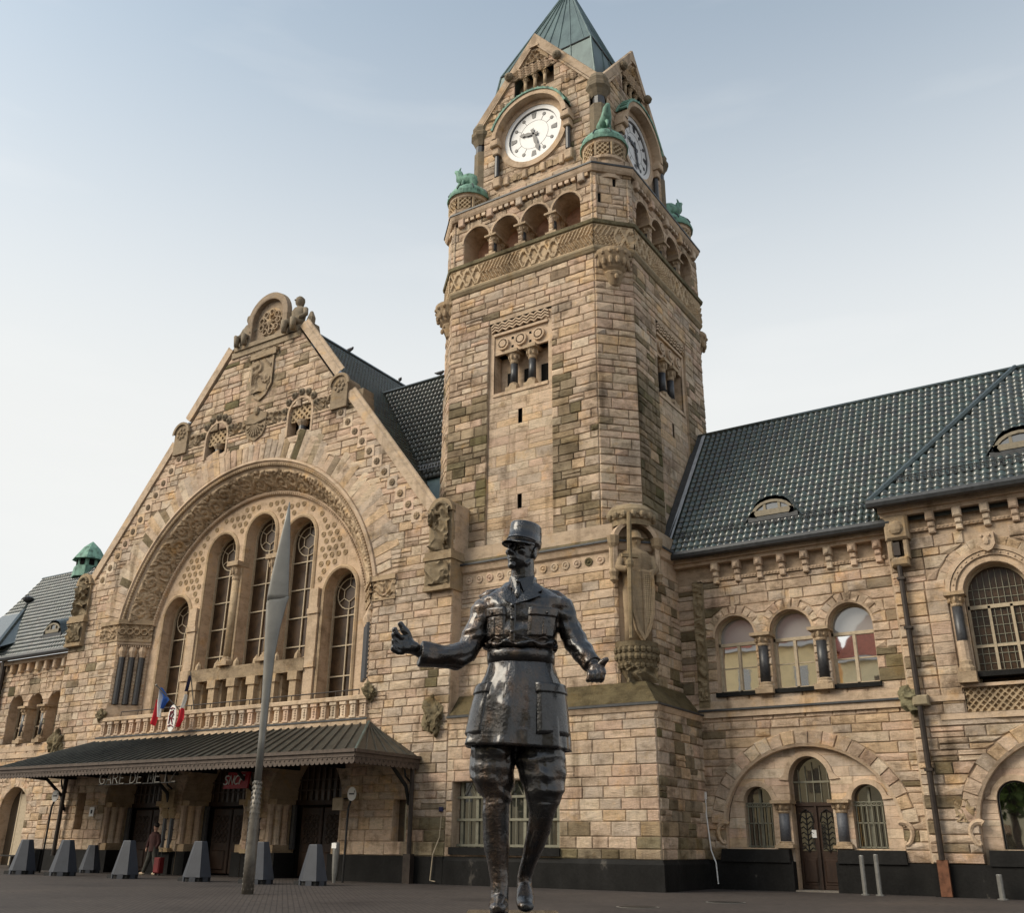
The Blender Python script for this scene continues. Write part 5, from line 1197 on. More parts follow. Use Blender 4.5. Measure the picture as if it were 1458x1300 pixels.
def eyebrow(parent, cx, zb, yb, hw_, hh, E0, ZE, uy, uz, mat='tile'):
    # low curved dormer: arched front, tiled hood running back into the slope
    k_ = uz / uy
    yf = yb; n = 16
    prof = [(-1.7, 0), (-1.35, .1), (-1, .44), (-.8, .73), (-.5, .92), (0, 1.0), (.5, .92), (.8, .73), (1, .44), (1.35, .1), (1.7, 0)]
    def P(u, v):
        s = (u * 2 - 1) * 1.7; h = 0
        for (a0, h0), (a1, h1) in zip(prof, prof[1:]):
            if a0 <= s <= a1: h = h0 + (h1 - h0) * (s - a0) / (a1 - a0)
        # straight line from the front arch back to the slope
        y0 = yf - .05; base = ZE + (y0 - E0) * k_; z0 = base + .05 + h * (zb - base + hh + .12)
        run = max(0, (z0 - base)) / (k_ - .35) + .02
        y = y0 + run * v; z = z0 + .35 * run * v
        rip = .05 * abs(math.sin(s * 7.5)) + (.03 * ((v * 5) % 1))
        return (cx + s * hw_, y, z + rip)
    hd = MB(col=(1, 1, 1)); hd.grid(P, 60, 14); ho = hd.build('eyebrow_dormer', mat, parent)
    f_ = MB(); top = [(cx + hw_ * math.cos(PI * k / 12), zb + hh * math.sin(PI * k / 12)) for k in range(13)]
    f_.sweep(top + [(cx - hw_, zb), (cx + hw_, zb)], [(0, yf - .02), (.0, yf - .1), (.13, yf - .1), (.13, yf)], True)
    for sg in (-1, 1): f_.box(cx + sg * .34 * hw_ - .06, cx + sg * .34 * hw_ + .06, yf - .08, yf, zb, zb + hh * .92)
    f_.build('dormer_frame', 'dormer', ho)
    MB().box(cx - hw_ * 1.15, cx + hw_ * 1.15, yf - .07, yf + .4, zb - .55, zb).build('dormer_sill', 'lead', ho); gl = MB(); gl.face(*[(a, yf - .01, z) for a, z in top]); gl.build('dormer_glass', 'dimglass', ho)
eyebrow(ro, 4.05, 15.72, 4.85, 1.0, .72, E0, ZE, uy, uz)
# ================================================================== corner pavilion on the right
pav = thing('corner_pavilion', 'projecting sandstone pavilion with large arched window at right edge', 'station pavilion', (14.4, 8, 0))
PD = 4.2; fp = Fr(0, PD); rng = random.Random(41); pb = []; core = MB(fp, (.44, .34, .25)); MB(fp).box(9, 17.4, 1.4, 1.45, 0, 14.5).build('interior_shade_sheet', 'dark', pav)  # black sheet at the back is added as painted interior shade
big = Arch(12.66, 1.16, 7.45, 10.95); lw = Arch(12.1, .68, 1.62, 3.3); gell2 = Arch(14.3, 3.55, 1.0, 2.4, 3.15); pan = Rect(10.95, 14.4, 6.42, 7.4)
big2 = Arch(16.3, 1.16, 7.45, 10.95)
zs = course_list(1.12, 13.5, [big, gell2, pan], .42, rng, (7.1,))
gho2 = Arch(14.3, 4.1, 2.5, 2.5, 3.65); bh = Arch(12.66, 2.15, 7.4, 11.0, 2.15)
pil = [Rect(10.12, 10.92, 6.3, 11.6)]
wall_blocks(pb, fp, zs, (8.95, 17.5), [gell2, gho2, pan, bh] + pil, 0, rng, .6, 1.3, lambda a, z: .15 if a < 10 else .02, proud=.035, rough=.06)
arch_blocks(pb, fp, 14.3, 2.4, 3.6, 4.15, 0, 21, rng, 2, 178, ry=3.2, proud=.06, rough=.05)
arch_blocks(pb, fp, 12.66, 10.98, 1.75, 2.15, 0, 13, rng, 0, 180, proud=.05, rough=.01)
for z0, z1 in zip(zs, zs[1:]):
    if z0 > 6.3 and z1 < 11.7: pb.append(block(fp, [(10.14, z0), (10.9, z0), (10.9, z1), (10.14, z1)], 0, rng, proud=.08, rough=.015, col=tone(rng)))
backing(core, zs, (8.9, 17.5), [big, gell2, pan], 0, 6); core.face((8.9, .01, 13.4), (17.5, .01, 13.4), (17.5, .01, 15), (8.9, .01, 15)); core.face((8.9, 0, 0), (8.9, .55, 0), (8.9, .55, 15), (8.9, 0, 15)); core.face((17.5, 0, 0), (17.5, 8, 0), (17.5, 8, 15), (17.5, 0, 15))
core.col = ASH; core.rings([[(a, 0, z), (a, .7, z)] for a, z in big.path(16)], False, False); core.rings([[(a, -.02, z), (a, .3, z)] for a, z in gell2.path(20)], False, False)
pw = core.build('pavilion_wall', 'ashlar', pav); emit(pw, pb, 'stone_block', 'stone_field', 'stone', 240)
gz = course_list(1.0, 5.5, [lw], .42, rng); gb = []
go2 = lambda z: (14.3 - 3.55, 14.3 + 3.2) if z < 2.4 else (14.3 - 3.5 * math.sqrt(max(.01, 1 - ((z - 2.4) / 3.15) ** 2)), 14.3 + min(3.2, 3.5 * math.sqrt(max(.01, 1 - ((z - 2.4) / 3.15) ** 2))))
wall_blocks(gb, fp, gz, go2, [lw], .28, rng, .7, 1.3, None, proud=.01, rough=.008, bev=.012, gap=.008)
cg = MB(fp, ASH); backing(cg, gz, go2, [lw], .28, 6); cg.rings([[(a, .26, z), (a, .8, z)] for a, z in lw.path(14)], False, False)
tf2 = cg.build('arch_tympanum', 'ashlar', pav); emit(tf2, gb, 'ashlar_block', 'ashlar_field', 'ashlar')
MB(fp, ASH).sweep(lw.path(14, lw.zs), [(0, .28), (0, .2), (-.2, .2), (-.22, .28)]).build('arch_moulding', 'ashlar', tf2)
am = MB(fp, ASH); am.sweep([(14.3 + 3.6 * math.cos(PI * k / 24), 2.4 + 3.2 * math.sin(PI * k / 24)) for k in range(25)], [(.1, .2), (.08, -.04), (-.04, -.09), (-.06, 0)])
am.tube([(14.3 - (3.7 - .28 * math.cos(t * .55) * (1 - t / 18)), -.06, 2.5 - .06 * t + .2 * math.sin(t * .55)) for t in range(14)], [.12 - .005 * t for t in range(14)], 6)
am.build('arch_label', 'carved', pav)
q = MB(fp, (.34, .26, .17)); q.box(9.95, 10.7, -.04, 0, 2.5, 3.4); relief(q, 10.0, 10.66, 2.55, 3.35, -.05, .1, lambda a, z: carve(a, z, 3, 31), .05); q.build('carved_panel', 'carved', pav)
g_ = MB(fp); g_.face(*[(a, .5, z) for a, z in lw.path(14)]); lwo = g_.build('shop_window', 'mirror', pav); MB(fp).sweep(lw.path(14), [(0, .4), (.05, .4), (.05, .5)]).build('window_frame', 'iron', lwo)
m = MB(fp); m.box(8.9, 17.5, -.14, .3, 0, 1.1); m.box(10.9, 13.2, -.2, .35, 1.06, 1.6, .04); m.build('pavilion_plinth', 'plinth', pav)
# big window
w = MB(fp, ASH)
for r0, dd in ((1.16, -.02), (1.42, -.08), (1.62, -.12)): w.sweep([(12.66 + (r0 + .02) * math.cos(PI * k / 18), 10.95 + (r0 + .02) * math.sin(PI * k / 18)) for k in range(19)], [(0, dd + .2), (0, dd), (-.17, dd), (-.19, dd + .1)])
w.box(10.95, 11.5, -.02, .2, 7.4, 11.0); w.box(13.82, 14.37, -.02, .2, 7.4, 11.0)
for k in range(18): t = PI * (k + .5) / 18; w.ball((12.66 + 1.53 * math.cos(t), -.08, 10.95 + 1.53 * math.sin(t)), (.05, .05, .05), 5, 4)
bo = w.build('arched_window', 'ashlar', pav)
gd = .6
m = MB(fp); m.face(*[(a, gd, z) for a, z in big.path(18)]); m.build('window_glass', 'hallglass', bo)
m = MB(fp); m.sweep(big.path(18), [(0, gd - .1), (.08, gd - .1), (.08, gd)]); m.box(11.5, 13.82, gd - .1, gd, 10.4, 10.55); m.box(11.5, 13.82, gd - .08, gd, 8.9, 9.0)
for k in (-.4, .4): m.box(12.66 + k - .05, 12.66 + k + .05, gd - .1, gd, 7.95, 10.5)
m.box(11.5, 13.82, gd - .1, gd, 7.9, 8.02); m.build('window_frame', 'frame', bo)
for k in range(9): x = 11.76 + .225 * k; MB(fp).box(x - .012, x + .012, gd - .04, gd - .01, 8.0, 10.9 + math.sqrt(max(0, 1.1 - (x - 12.66) ** 2))).build('lead_came', 'greyframe', bo)
for k in range(9): z = 8.3 + .36 * k; MB(fp).box(11.55, 13.77, gd - .035, gd - .01, z - .012, z + .012).build('lead_came', 'greyframe', bo)
MB(fp).box(11.4, 13.9, -.12, .6, 7.72, 7.92).build('window_sill', 'plinth', bo)
column(pav, fp, 11.2, -.12, 7.5, 11.0, .2, 'marble', .55, .9); column(pav, fp, 14.1, -.12, 7.5, 11.0, .2, 'marble', .55, .9)
MB(fp, ASH).lathe(11.2, -.12, [(.24, 7.9), (.22, 9.1)], 10).build('lower_shaft', 'ashlar', pav)
q = MB(fp, ASH); q.prism([(12.36, 13.25), (12.36, 12.75), (12.5, 12.55), (12.66, 12.48), (12.82, 12.55), (12.96, 12.75), (12.96, 13.25)], -.28, 0); q.ball((12.66, -.3, 12.9), (.14, .06, .18), 6, 4); q.ball((12.52, -.3, 13.1), .06, 5, 4); q.ball((12.8, -.3, 13.1), .06, 5, 4); q.build('keystone_shield', 'carved', pav)
q = MB(fp, (.43, .33, .22)); relief(q, 10.97, 14.4, 6.45, 7.38, .12, .1, lambda a, z: lattice_fn(a, z, .26), .03); q.build('lattice_panel', 'carved', pav)
m = MB(fp, ASH); m.box(10.0, 14.6, -.1, .1, 6.2, 6.42); m.box(8.9, 10.95, -.14, .05, 6.9, 7.12); m.box(10.9, 14.5, -.12, .2, 7.36, 7.48); m.build('string_course', 'ashlar', pav)
# cornice, corner corbel
m = MB(fp, ASH); m.box(9.8, 17.5, -.12, .02, 13.72, 13.86); m.box(8.8, 17.6, -.5, .05, 14.6, 14.85); m.box(8.85, 17.5, -.36, .05, 14.42, 14.6)
for k in range(46): m.box(9.85 + k * .16, 9.93 + k * .16, -.16, 0, 13.77, 13.84)
m.build('eaves_cornice', 'ashlar', pav)
for k in range(7):
    a = 10.75 + 1.03 * k; m = MB(fp, tone(rng)); m.bevbox(a - .17, a + .17, -.42, 0, 14.05, 14.44, .06); m.bevbox(a - .13, a + .13, -.28, 0, 13.8, 14.06, .05); m.bevbox(a - .13, a + .13, -.2, 0, 13.55, 13.8, .04); m.build('corbel', 'carved', pav)
m = MB(fp, (.35, .27, .185)); m.bevbox(8.95, 9.9, -.5, 0, 13.4, 14.45, .1); m.ball((9.42, -.52, 13.9), (.3, .12, .3), 8, 5); m.bevbox(9.0, 9.2, -.4, 0, 12.6, 13.4, .05); m.bevbox(9.6, 9.8, -.4, 0, 12.6, 13.4, .05); m.bevbox(9.05, 9.75, -.42, 0, 12.3, 12.7, .08); m.build('corner_corbel', 'carved', pav)
# downpipe with copper shoe
p = MB(); p.tube([(9.33, PD - .28, 13.2), (9.33, PD - .28, 1.25)], .11, 8); p.box(9.2, 9.46, PD - .42, PD - .05, 12.75, 13.3)
for z in (11.8, 9.8, 4.4): p.box(9.18, 9.48, PD - .42, PD, z - .05, z + .05)
po = p.build('downpipe', 'pipe', pav); MB().box(9.14, 9.52, PD - .34, PD - .12, .02, 1.25).build('pipe_shoe', 'pipecopper', po)
boss(pav, 9.0, -.1, 7.0, .36, .38, 8, (.2, .18, .11), fp); q = MB(fp, (.3, .25, .17)); q.bevbox(9.1, 9.7, -.45, 0, 6.75, 7.15, .06); q.build('pipe_block', 'carved', pav)
# hipped roof
PE, PZ = 3.4, 14.95
hx = 14.6
r = MB(); r.face((8.6, PE, PZ), (20.6, PE, PZ), (20.6, R0, 22.6), (hx, R0, 22.6)); r.face((8.6, PE, PZ), (hx, R0, 22.6), (8.6, R0, PZ)); pr2 = r.build('pavilion_roof', 'tiledark', pav)
l2 = math.hypot(R0 - PE, 22.6 - PZ); vy_, vz_ = (R0 - PE) / l2, (22.6 - PZ) / l2
tiles(pr2, ((8.6, PE, PZ + .03), (1, 0, 0), (0, vy_, vz_)), [(0.1, 0), (10, 0), (10, l2), (6, l2)], .3, .42, 'tile', 'roof_tile', rng, 260)
MB().tube([(8.55, PE, PZ + .1), (hx, R0, 22.75)], .15, 7).build('hip_tiles', 'tile', pr2)
MB().tube([(8.5, PE - .12, PZ - .04), (18, PE - .12, PZ - .04)], .2, 8).build('gutter', 'lead', pr2)
snow(pr2, 9.7, 16, PE + .75, PZ + 1.0, 44)
eyebrow(pr2, 14.5, 16.75, PE + 1.35, 1.05, .75, PE, PZ, vy_, vz_)
# ================================================================== left wing
lwg = thing('left_wing', 'low sandstone wing beyond the hall with tiled roof and three narrow arches', 'station wing', (-50, 8, 0))
rng = random.Random(53); lb = []; core = MB(fw, (.44, .34, .25)); MB(fw).box(-62, -40.6, 1.4, 1.45, 0, 14.2).build('interior_shade_sheet', 'dark', lwg)  # black sheet added at the back to stand for the shaded interior
lwin = [Arch(c, .86, 8.0, 10.6) for c in (-52.95, -50.6, -48.25)]; gar = Arch(-50.9, 1.55, 0, 3.5); slot = []
zs = course_list(1.12, 13.4, lwin + [gar], .45, rng)
wall_blocks(lb, fw, zs, (-62, -40.5), lwin + [gar], 0, rng, .6, 1.3, lambda a, z: .06, proud=.03, rough=.06)
arch_blocks(lb, fw, -50.9, 3.5, 1.55, 2.2, 0, 11, rng, proud=.06, rough=.04)
backing(core, zs, (-62, -40.5), lwin + [gar], 0, 5); core.face((-62, .01, 13.3), (-40.5, .01, 13.3), (-40.5, .01, 14.2), (-62, .01, 14.2)); core.col = ASH
for A in lwin + [gar]: core.rings([[(a, 0, z), (a, .9, z)] for a, z in A.path(12)], False, False)
lw_ = core.build('left_wing_wall', 'ashlar', lwg); emit(lw_, lb, 'stone_block', 'stone_field', 'stone', 150)
for A in lwin:
    g_ = MB(fw); g_.face(*[(a, .8, z) for a, z in A.path(12)]); go = g_.build('arched_window', 'hallglass', lwg)
    m = MB(fw); m.box(A.c - .04, A.c + .04, .7, .8, 8, 11); m.box(A.c - .86, A.c + .86, .7, .8, 9.2, 9.3); m.sweep(A.path(12), [(0, .7), (.1, .7), (.1, .8)]); m.build('window_frame', 'frame', go)
for a in (-51.78, -49.43): column(lwg, fw, a, .1, 8.0, 10.6, .24, 'marble', .6, .5)
m = MB(fw, ASH); m.box(-62, -40.6, -.16, .05, 7.0, 7.3); m.box(-62, -40.6, -.1, .05, 7.45, 7.8); m.box(-55.0, -40.6, -.4, .05, 13.75, 14.05); m.box(-55, -40.6, -.12, .02, 12.9, 13.05)
m.build('string_course', 'ashlar', lwg)
for k in range(8): a = -54 + 1.05 * k; m = MB(fw, tone(rng)); m.bevbox(a - .17, a + .17, -.4, 0, 13.1, 13.75, .06); m.build('corbel', 'carved', lwg)
m = MB(fw); m.face(*[(a, .75, z) for a, z in gar.path(12)]); go = m.build('shop_front', 'dimglass', lwg)
m = MB(fw); m.box(-51.2, -51.05, .5, .74, 0, 5); m.box(-51.0, -50.2, .5, .7, 0, 4.6); m.build('shop_frame', 'frame', go)
m = MB(fw); m.box(-62, -52.5, -.14, .3, 0, 1.1); m.box(-49.3, -40.6, -.14, .3, 0, 1.1); m.build('left_plinth', 'plinth', lwg)
r = MB(); r.face((-62, E0, ZE), (-40.5, E0, ZE), (-40.5, R0, ZR), (-62, R0, ZR)); r.face((-62, R0, ZR), (-40.5, R0, ZR), (-40.5, 17, 14), (-62, 17, 14)); lro = r.build('left_roof', 'tiledark', lwg)
tiles(lro, ((-62, E0, ZE + .02), (1, 0, 0), (0, uy, uz)), [(0, 0), (21.4, 0), (21.4, ls), (0, ls)], .34, .46, 'tile', 'roof_tile', rng, 300)
MB().tube([(-62, R0, ZR + .1), (-40.5, R0, ZR + .1)], .14, 6).build('roof_ridge', 'tile', lro)
MB().tube([(-55.2, E0 - .12, ZE - .02), (-40.6, E0 - .12, ZE - .02)], .2, 8).build('gutter', 'lead', lro)
eyebrow(lro, -50.6, 15.9, 4.95, 1.0, .75, E0, ZE, uy, uz)
m = MB(); hp = [(-55.3, 3.5, 15.0), (-59.8, 8, 19.6)]
m.face((-55.3, 3.5, 15.0), (-55.3, 10, 18), (-59.8, 8, 19.6)); m.face((-62, 3.5, 15.0), (-55.3, 3.5, 15.0), (-59.8, 8, 19.6), (-62, 8, 19.6)); m.build('hip_roof', 'tile', lro)
MB().tube(hp, .2, 6).build('hip_tiles', 'tile', lro)
m = MB(); m.lathe(-59.9, 8, [(.2, 19.5), (.12, 19.9), (.4, 20.1), (.45, 20.3), (.1, 20.5)], 10); m.build('roof_finial', 'lead', lro)
m = MB(fw); m.tube([(-55.2, -.3, 14.2), (-55.2, -.3, 10.5), (-55.4, -.3, 1.0)], .2, 8); m.build('downpipe', 'pipe', lwg)
# copper lantern on the ridge
lt = MB(); lt.lathe(-56.0, 10.4, [(1.25, 22.0), (1.15, 22.9)], 8); lt.lathe(-56.0, 10.4, [(1.0, 22.9), (1.0, 23.6)], 8); lt.lathe(-56.0, 10.4, [(1.4, 23.5), (1.3, 23.7), (.7, 24.6), (.05, 25.2)], 8); lo_ = lt.build('roof_lantern', 'copper', lwg)
for k in range(8): t = R(k * 45 + 22.5); f_ = Fr(-56.0 + .96 * math.cos(t), 10.4 + .96 * math.sin(t), k * 45 + 112.5); MB(f_).box(-.2, .2, -.02, .02, 23.0, 23.5).build('lantern_shade_plate', 'dark', lo_)  # black plates paint the shade of the lantern's openings
# ================================================================== entrance canopy
can = thing('entrance_canopy', 'long dark sheet-metal canopy with scalloped fascia over the entrance doors', 'canopy', (HX, -2, 4.7))
CX0, CX1, CY, CZ = -38.9, -11.85, -4.5, 5.25; TX0, TX1, TZ = HX - 10.5, HX + 10.5, 7.0
m = MB(); m.face((CX0, CY, CZ), (CX1, CY, CZ), (TX1, -.2, TZ), (TX0, -.2, TZ)); m.face((CX1, CY, CZ), (CX1, -.02, CZ + .05), (TX1, -.02, TZ), (TX1, -.2, TZ)); m.face((CX0, CY, CZ), (CX0, -.02, CZ), (TX0, -.02, TZ), (TX0, -.2, TZ))
m.face((CX0, CY, CZ - .06), (CX1, CY, CZ - .06), (CX1, -.02, CZ - .06), (CX0, -.02, CZ - .06)); cano = m.build('canopy_roof', 'canopy', can)
for k in range(41):
    t = k / 40; MB().tube([(CX0 + (CX1 - CX0) * t, CY, CZ + .03), (TX0 + (TX1 - TX0) * t, -.2, TZ + .03)], .05, 5).build('standing_seam', 'canopy', cano)
for k in range(1, 6): t = k / 6; MB().tube([(CX1 + .0, CY + (4.4) * t, CZ + .04), (TX1, -.2 + .1 * t, TZ + .02)], .045, 5).build('standing_seam', 'canopy', cano)
MB().tube([(CX1, CY, CZ + .04), (TX1, -.2, TZ + .05)], .07, 6).build('hip_roll', 'spire', cano)
def scal(p0, p1, n):
    b = MB(); zt, zb = CZ + .04, CZ - .48
    dx, dy = p1[0] - p0[0], p1[1] - p0[1]; l_ = math.hypot(dx, dy); f_ = Fr(p0[0], p0[1], math.degrees(math.atan2(dy, dx)))
    b.fr = f_; b.box(-.04, l_ + .04, -.1, .04, zt - .08, zt + .06); b.box(0, l_, -.02, .02, zb + .1, zt - .08); b.box(0, l_, -.05, .0, zb + .26, zb + .31)
    w_ = l_ / n
    for k in range(n): b.prism([(k * w_ + w_ / 2 + w_ / 2 * math.cos(PI + PI * j / 6), zb + .1 + .13 * math.sin(PI + PI * j / 6)) for j in range(7)], -.02, .02); b.ball((k * w_ + w_ / 2, -.03, zb + .2), (.05, .03, .05), 5, 4)
    b.build('scalloped_fascia', 'canopyedge', can)
scal((CX0, CY), (CX1, CY), 96); scal((CX1, CY), (CX1, -.1), 15)
m = MB()
for x in (-38.0, -28.65, -22.15, -12.3):
    m = MB(); m.tube([(x, CY + .2, CZ - .2), (x, -1.5, CZ - .35), (x, -.4, CZ - 1.2), (x, -.1, CZ - 2.0)], .09, 6); m.tube([(x, -.6, CZ - .3), (x, -.45, CZ - .8), (x, -.1, CZ - 1.0)], .05, 5); m.tube([(x, CY + .1, CZ - .2), (x, 0, CZ - .2)], .08, 5); m.build('canopy_bracket', 'iron', can)
for k in range(9): x = CX0 + 1.5 + 3.0 * k; MB().box(x - .06, x + .06, CY, 0, CZ - .3, CZ - .08).build('canopy_rafter', 'iron', can)
p = MB(); p.tube([(-12.0, -.35, CZ - .2), (-12.0, -.35, 1.2)], .1, 8); p.tube([(-37.9, -.35, CZ - .2), (-37.9, -.35, .8)], .12, 8); p.build('downpipe', 'pipe', can); MB().box(-12.2, -11.8, -.5, -.2, 0, 1.2).build('pipe_shoe', 'pipe', can)
# ================================================================== knight in the corner niche
kn = thing('knight_statue', 'carved stone knight with long sword and pointed shield in the tower corner niche', 'stone statue', (-1.4, 1.4, 8.5))
fk = Fr(-1.41, 1.41, 45); ks = (.33, .25, .165)
b = MB(fk, ks)
def ell(cx, cy, z, rx, ry, n=14): return [(cx + rx * math.cos(2 * PI * j / n), cy + ry * math.sin(2 * PI * j / n), z) for j in range(n)]
b.rings([ell(0, -.30, z, rx, ry) for z, rx, ry in ((9.75, .62, .34), (10.6, .60, .36), (11.8, .64, .38), (12.6, .62, .36), (13.1, .74, .38), (13.55, .82, .36), (13.8, .6, .3), (13.92, .24, .22), (14.0, .2, .2), (14.12, .24, .25), (14.32, .29, .3), (14.5, .28, .29))])
b.tube([(-.7, -.3, 13.6), (-.86, -.45, 13.0), (-.62, -.75, 12.85), (-.42, -.85, 13.0)], [.22, .2, .17, .14], 8); b.tube([(.72, -.3, 13.6), (.86, -.4, 12.95), (.5, -.7, 12.72), (.0, -.8, 12.75)], [.22, .2, .18, .15], 8)
b.ball((-.02, -.60, 14.22), (.05, .07, .08), 6, 4)
b.build('knight_body', 'carved', kn, True)
m = MB(fk, ks); m.rings([ell(0, -.3, z, r, r * 1.02) for z, r in ((14.36, .40), (14.42, .40), (14.46, .33), (14.62, .3), (14.78, .2), (14.86, .03))]); m.build('helmet', 'carved', kn, True)
m = MB(fk, ks)
pr = [(-.52, 12.75), (-.56, 12.0), (-.5, 11.0), (-.3, 10.2), (0, 9.72), (.3, 10.2), (.5, 11.0), (.56, 12.0), (.52, 12.75)]
m.prism([(a + .05, z) for a, z in pr], -.92, -.66); m.sweep([(a + .05, z) for a, z in pr], [(0, -.86), (.0, -1.0), (.13, -1.0), (.15, -.9)])
m.face((.05, -1.02, 9.9), (.05, -.98, 12.75), (.52, -.9, 12.7), (.45, -.9, 11.0)); sh = m.build('shield', 'carved', kn)
gq = MB(fk, (.42, .33, .22))
for r in range(24):
    for c in range(5):
        z = 10.5 + r * .09; x = .12 + c * .085
        if x < .5 - max(0, 11.2 - z) * .35: gq.box(x, x + .06, -.99, -.9, z, z + .065)
gq.build('shield_mail', 'carved', sh)
m = MB(fk, (.26, .20, .125)); m.tube([(-.55, -.95, 9.8), (-.5, -.95, 12.8), (-.44, -.93, 15.45)], [.09, .12, .1], 6); m.box(-.85, -.1, -1.03, -.87, 13.35, 13.5); m.ball((-.5, -.95, 13.1), (.2, .18, .28), 8, 5); m.build('sword', 'carved', kn)
m = MB(fk, ASH); pa = [( -.98 , 8.8)] ; A = Arch(0, .88, 9.4, 14.2, .88)
m.sweep(A.path(14, 12.7), [(0, .35), (0, -.5), (-.2, -.5), (-.24, .0)]); m.rings([[(a, -.48, z), (a, .4, z)] for a, z in A.path(14, 12.7)], False, False); m.rings([[(a, -.02, z), (a, .4, z)] for a, z in A.path(14)], False, False)
m.face((-.9, .4, 9.4), (.9, .4, 9.4), (.9, .4, 15.2), (-.9, .4, 15.2)); m.build('niche_wall', 'ashlar', kn)
m = MB(fk, (.30, .235, .155)); m.lathe(0, .2, [(.95, 15.0), (.96, 15.25), (1.02, 15.3), (1.02, 15.4), (1.1, 15.48), (1.1, 15.7), (.9, 15.95), (.5, 16.1)], 20, 180, 360, False)
for k in range(8): t = PI + PI * (k + .5) / 8; m.ball((1.06 * math.cos(t), .2 + 1.06 * math.sin(t), 15.45), (.16, .14, .18), 7, 5)
m.prism([(a, z) for a, z in Arch(0, 1.05, 14.2, 14.2, 1.05).path(14)] , -.45, -.44) if False else None
m.build('niche_canopy', 'carved', kn)
for sg in (-1, 1):
    m = MB(fk, ks); x = sg * 1.02; m.lathe(x, -.35, [(.05, 12.3), (.2, 12.45), (.17, 12.6), (.24, 12.8), (.16, 12.95), (.15, 13.9), (.26, 14.1), (.3, 14.45), (.2, 14.5)], 8); m.build('niche_colonnette', 'carved', kn)
m = MB(fk, (.17, .135, .085)); m.lathe(0, .1, [(.3, 7.6), (.5, 8.1), (.7, 8.5), (.9, 8.9), (.96, 9.2), (.9, 9.4), (.98, 9.55), (.98, 9.75), (.2, 9.78)], 18, 180, 360, False)
for k in range(11):
    t = PI + PI * (k + .5) / 11
    for z, r in ((8.75, .78), (9.1, .9), (9.4, .92)): m.ball((r * math.cos(t), .1 + r * math.sin(t), z), (.15, .15, .16), 6, 4)
relief(m, -.7, .7, 8.0, 9.2, -.55, .25, lambda a, z: carve(a, z, 2.2, 61), .06)
m.build('niche_corbel', 'carved', kn)
# ================================================================== slender feather-topped mast
ma = thing('blade_mast', 'slender grey steel mast with feather-shaped blade top in front of the entrance', 'light mast', (-9.75, -11.75, 0))
f_ = Fr(-9.75, -11.75, 32.8)
rs = []
for z, l, r_, d in ((0, -.30, .30, .28), (1.2, -.31, .26, .25), (2.5, -.31, .24, .22), (4.4, -.28, .20, .2)): rs.append((z, l, r_, d))
def oring(z, l, r_, d, n=16):
    c, h = (l + r_) / 2, (r_ - l) / 2
    return [(c + h * math.cos(2 * PI * j / n), d * math.sin(2 * PI * j / n) * .9, z) for j in range(n)]
low_ = MB(f_); low_.rings([oring(*q) for q in ((0, -.2, .2, .2), (1.2, -.21, .185, .19), (2.5, -.19, .135, .16), (3.6, -.17, .09, .13))]); lo = low_.build('mast_base', 'mastscale', ma, True)
sc_ = MB(f_)
for r in range(22):
    z = .15 + r * .16; h = .178 - .013 * z
    for k in range(9):
        t = 2 * PI * (k + .5 * (r % 2)) / 9; c = -.0 - .012 * z
        sc_.ball((c + h * math.cos(t), (h - .02) * .9 * math.sin(t), z), (.042, .042, .07), 6, 4)
o = sc_.build('scale_pattern', 'mastscale', lo); o['kind'] = 'stuff'
up = MB(f_); up.rings([oring(*q) for q in ((3.6, -.17, .09, .13), (5.0, -.165, .085, .125), (6.3, -.20, .09, .115), (8.0, -.28, .125, .10), (9.0, -.345, .225, .08), (9.85, -.40, .37, .06), (10.1, -.385, .43, .04), (10.15, -.38, .40, .03))]); up.build('mast_shaft', 'mast', ma, True)
bl = MB(f_); bl.rings([oring(*q) for q in ((9.9, -.40, .34, .045), (10.2, -.385, .40, .05), (11.0, -.31, .345, .045), (12.0, -.18, .285, .04), (13.0, -.04, .2, .03), (13.85, .07, .1, .01))]); bl.build('mast_blade', 'mast', ma, True)
# ================================================================== concrete-filled barriers in front of the doors
def barrier(loc, label, rz, sc_=1.0):
    t = thing('security_barrier', label, 'barrier', loc, 'tapered barriers along the forecourt', rz)
    f_ = Fr(0, 0); b = MB(f_)
    n = 6
    def hexr(r, z, sx=1.0): return [(loc[0] + r * sx * math.cos(2 * PI * (k + .5) / n), loc[1] + r * .8 * math.sin(2 * PI * (k + .5) / n), loc[2] + z) for k in range(n)]
    b.rings([hexr(.74 * sc_, .18 * sc_), hexr(.34 * sc_, 1.6 * sc_), hexr(.31 * sc_, 1.64 * sc_)]); b.build('barrier_body', 'barrier', t)
    for k in range(n):
        t0 = 2 * PI * (k + .5) / n; t1 = t0 + 2 * PI / n
        p = MB(f_)
        A_ = lambda q, r: (loc[0] + r * sc_ * (math.cos(t0) * (1 - q) + math.cos(t1) * q), loc[1] + .8 * r * sc_ * (math.sin(t0) * (1 - q) + math.sin(t1) * q))
        a, c = A_(.3, .76), A_(.7, .76); e, g_ = A_(.3, .5), A_(.7, .5)
        p.rings([[(*a, 0), (*c, 0), (*g_, 0), (*e, 0)], [(*a, .2 * sc_), (*c, .2 * sc_), (*g_, .2 * sc_), (*e, .2 * sc_)]]); p.build('barrier_foot', 'barrier', t)
    b = MB(f_); b.rings([hexr(.66 * sc_, .01), hexr(.66 * sc_, .17 * sc_)]); b.build('rubber_pad', 'rubber', t)
    fk_ = MB(f_); 
    for dx in (-.95, ): fk_.box(loc[0] + dx * sc_, loc[0] + (dx + .5) * sc_, loc[1] - .3 * sc_, loc[1] - .05 * sc_, 0, .16 * sc_)
    fk_.build('rubber_foot', 'rubber', t)
    return t
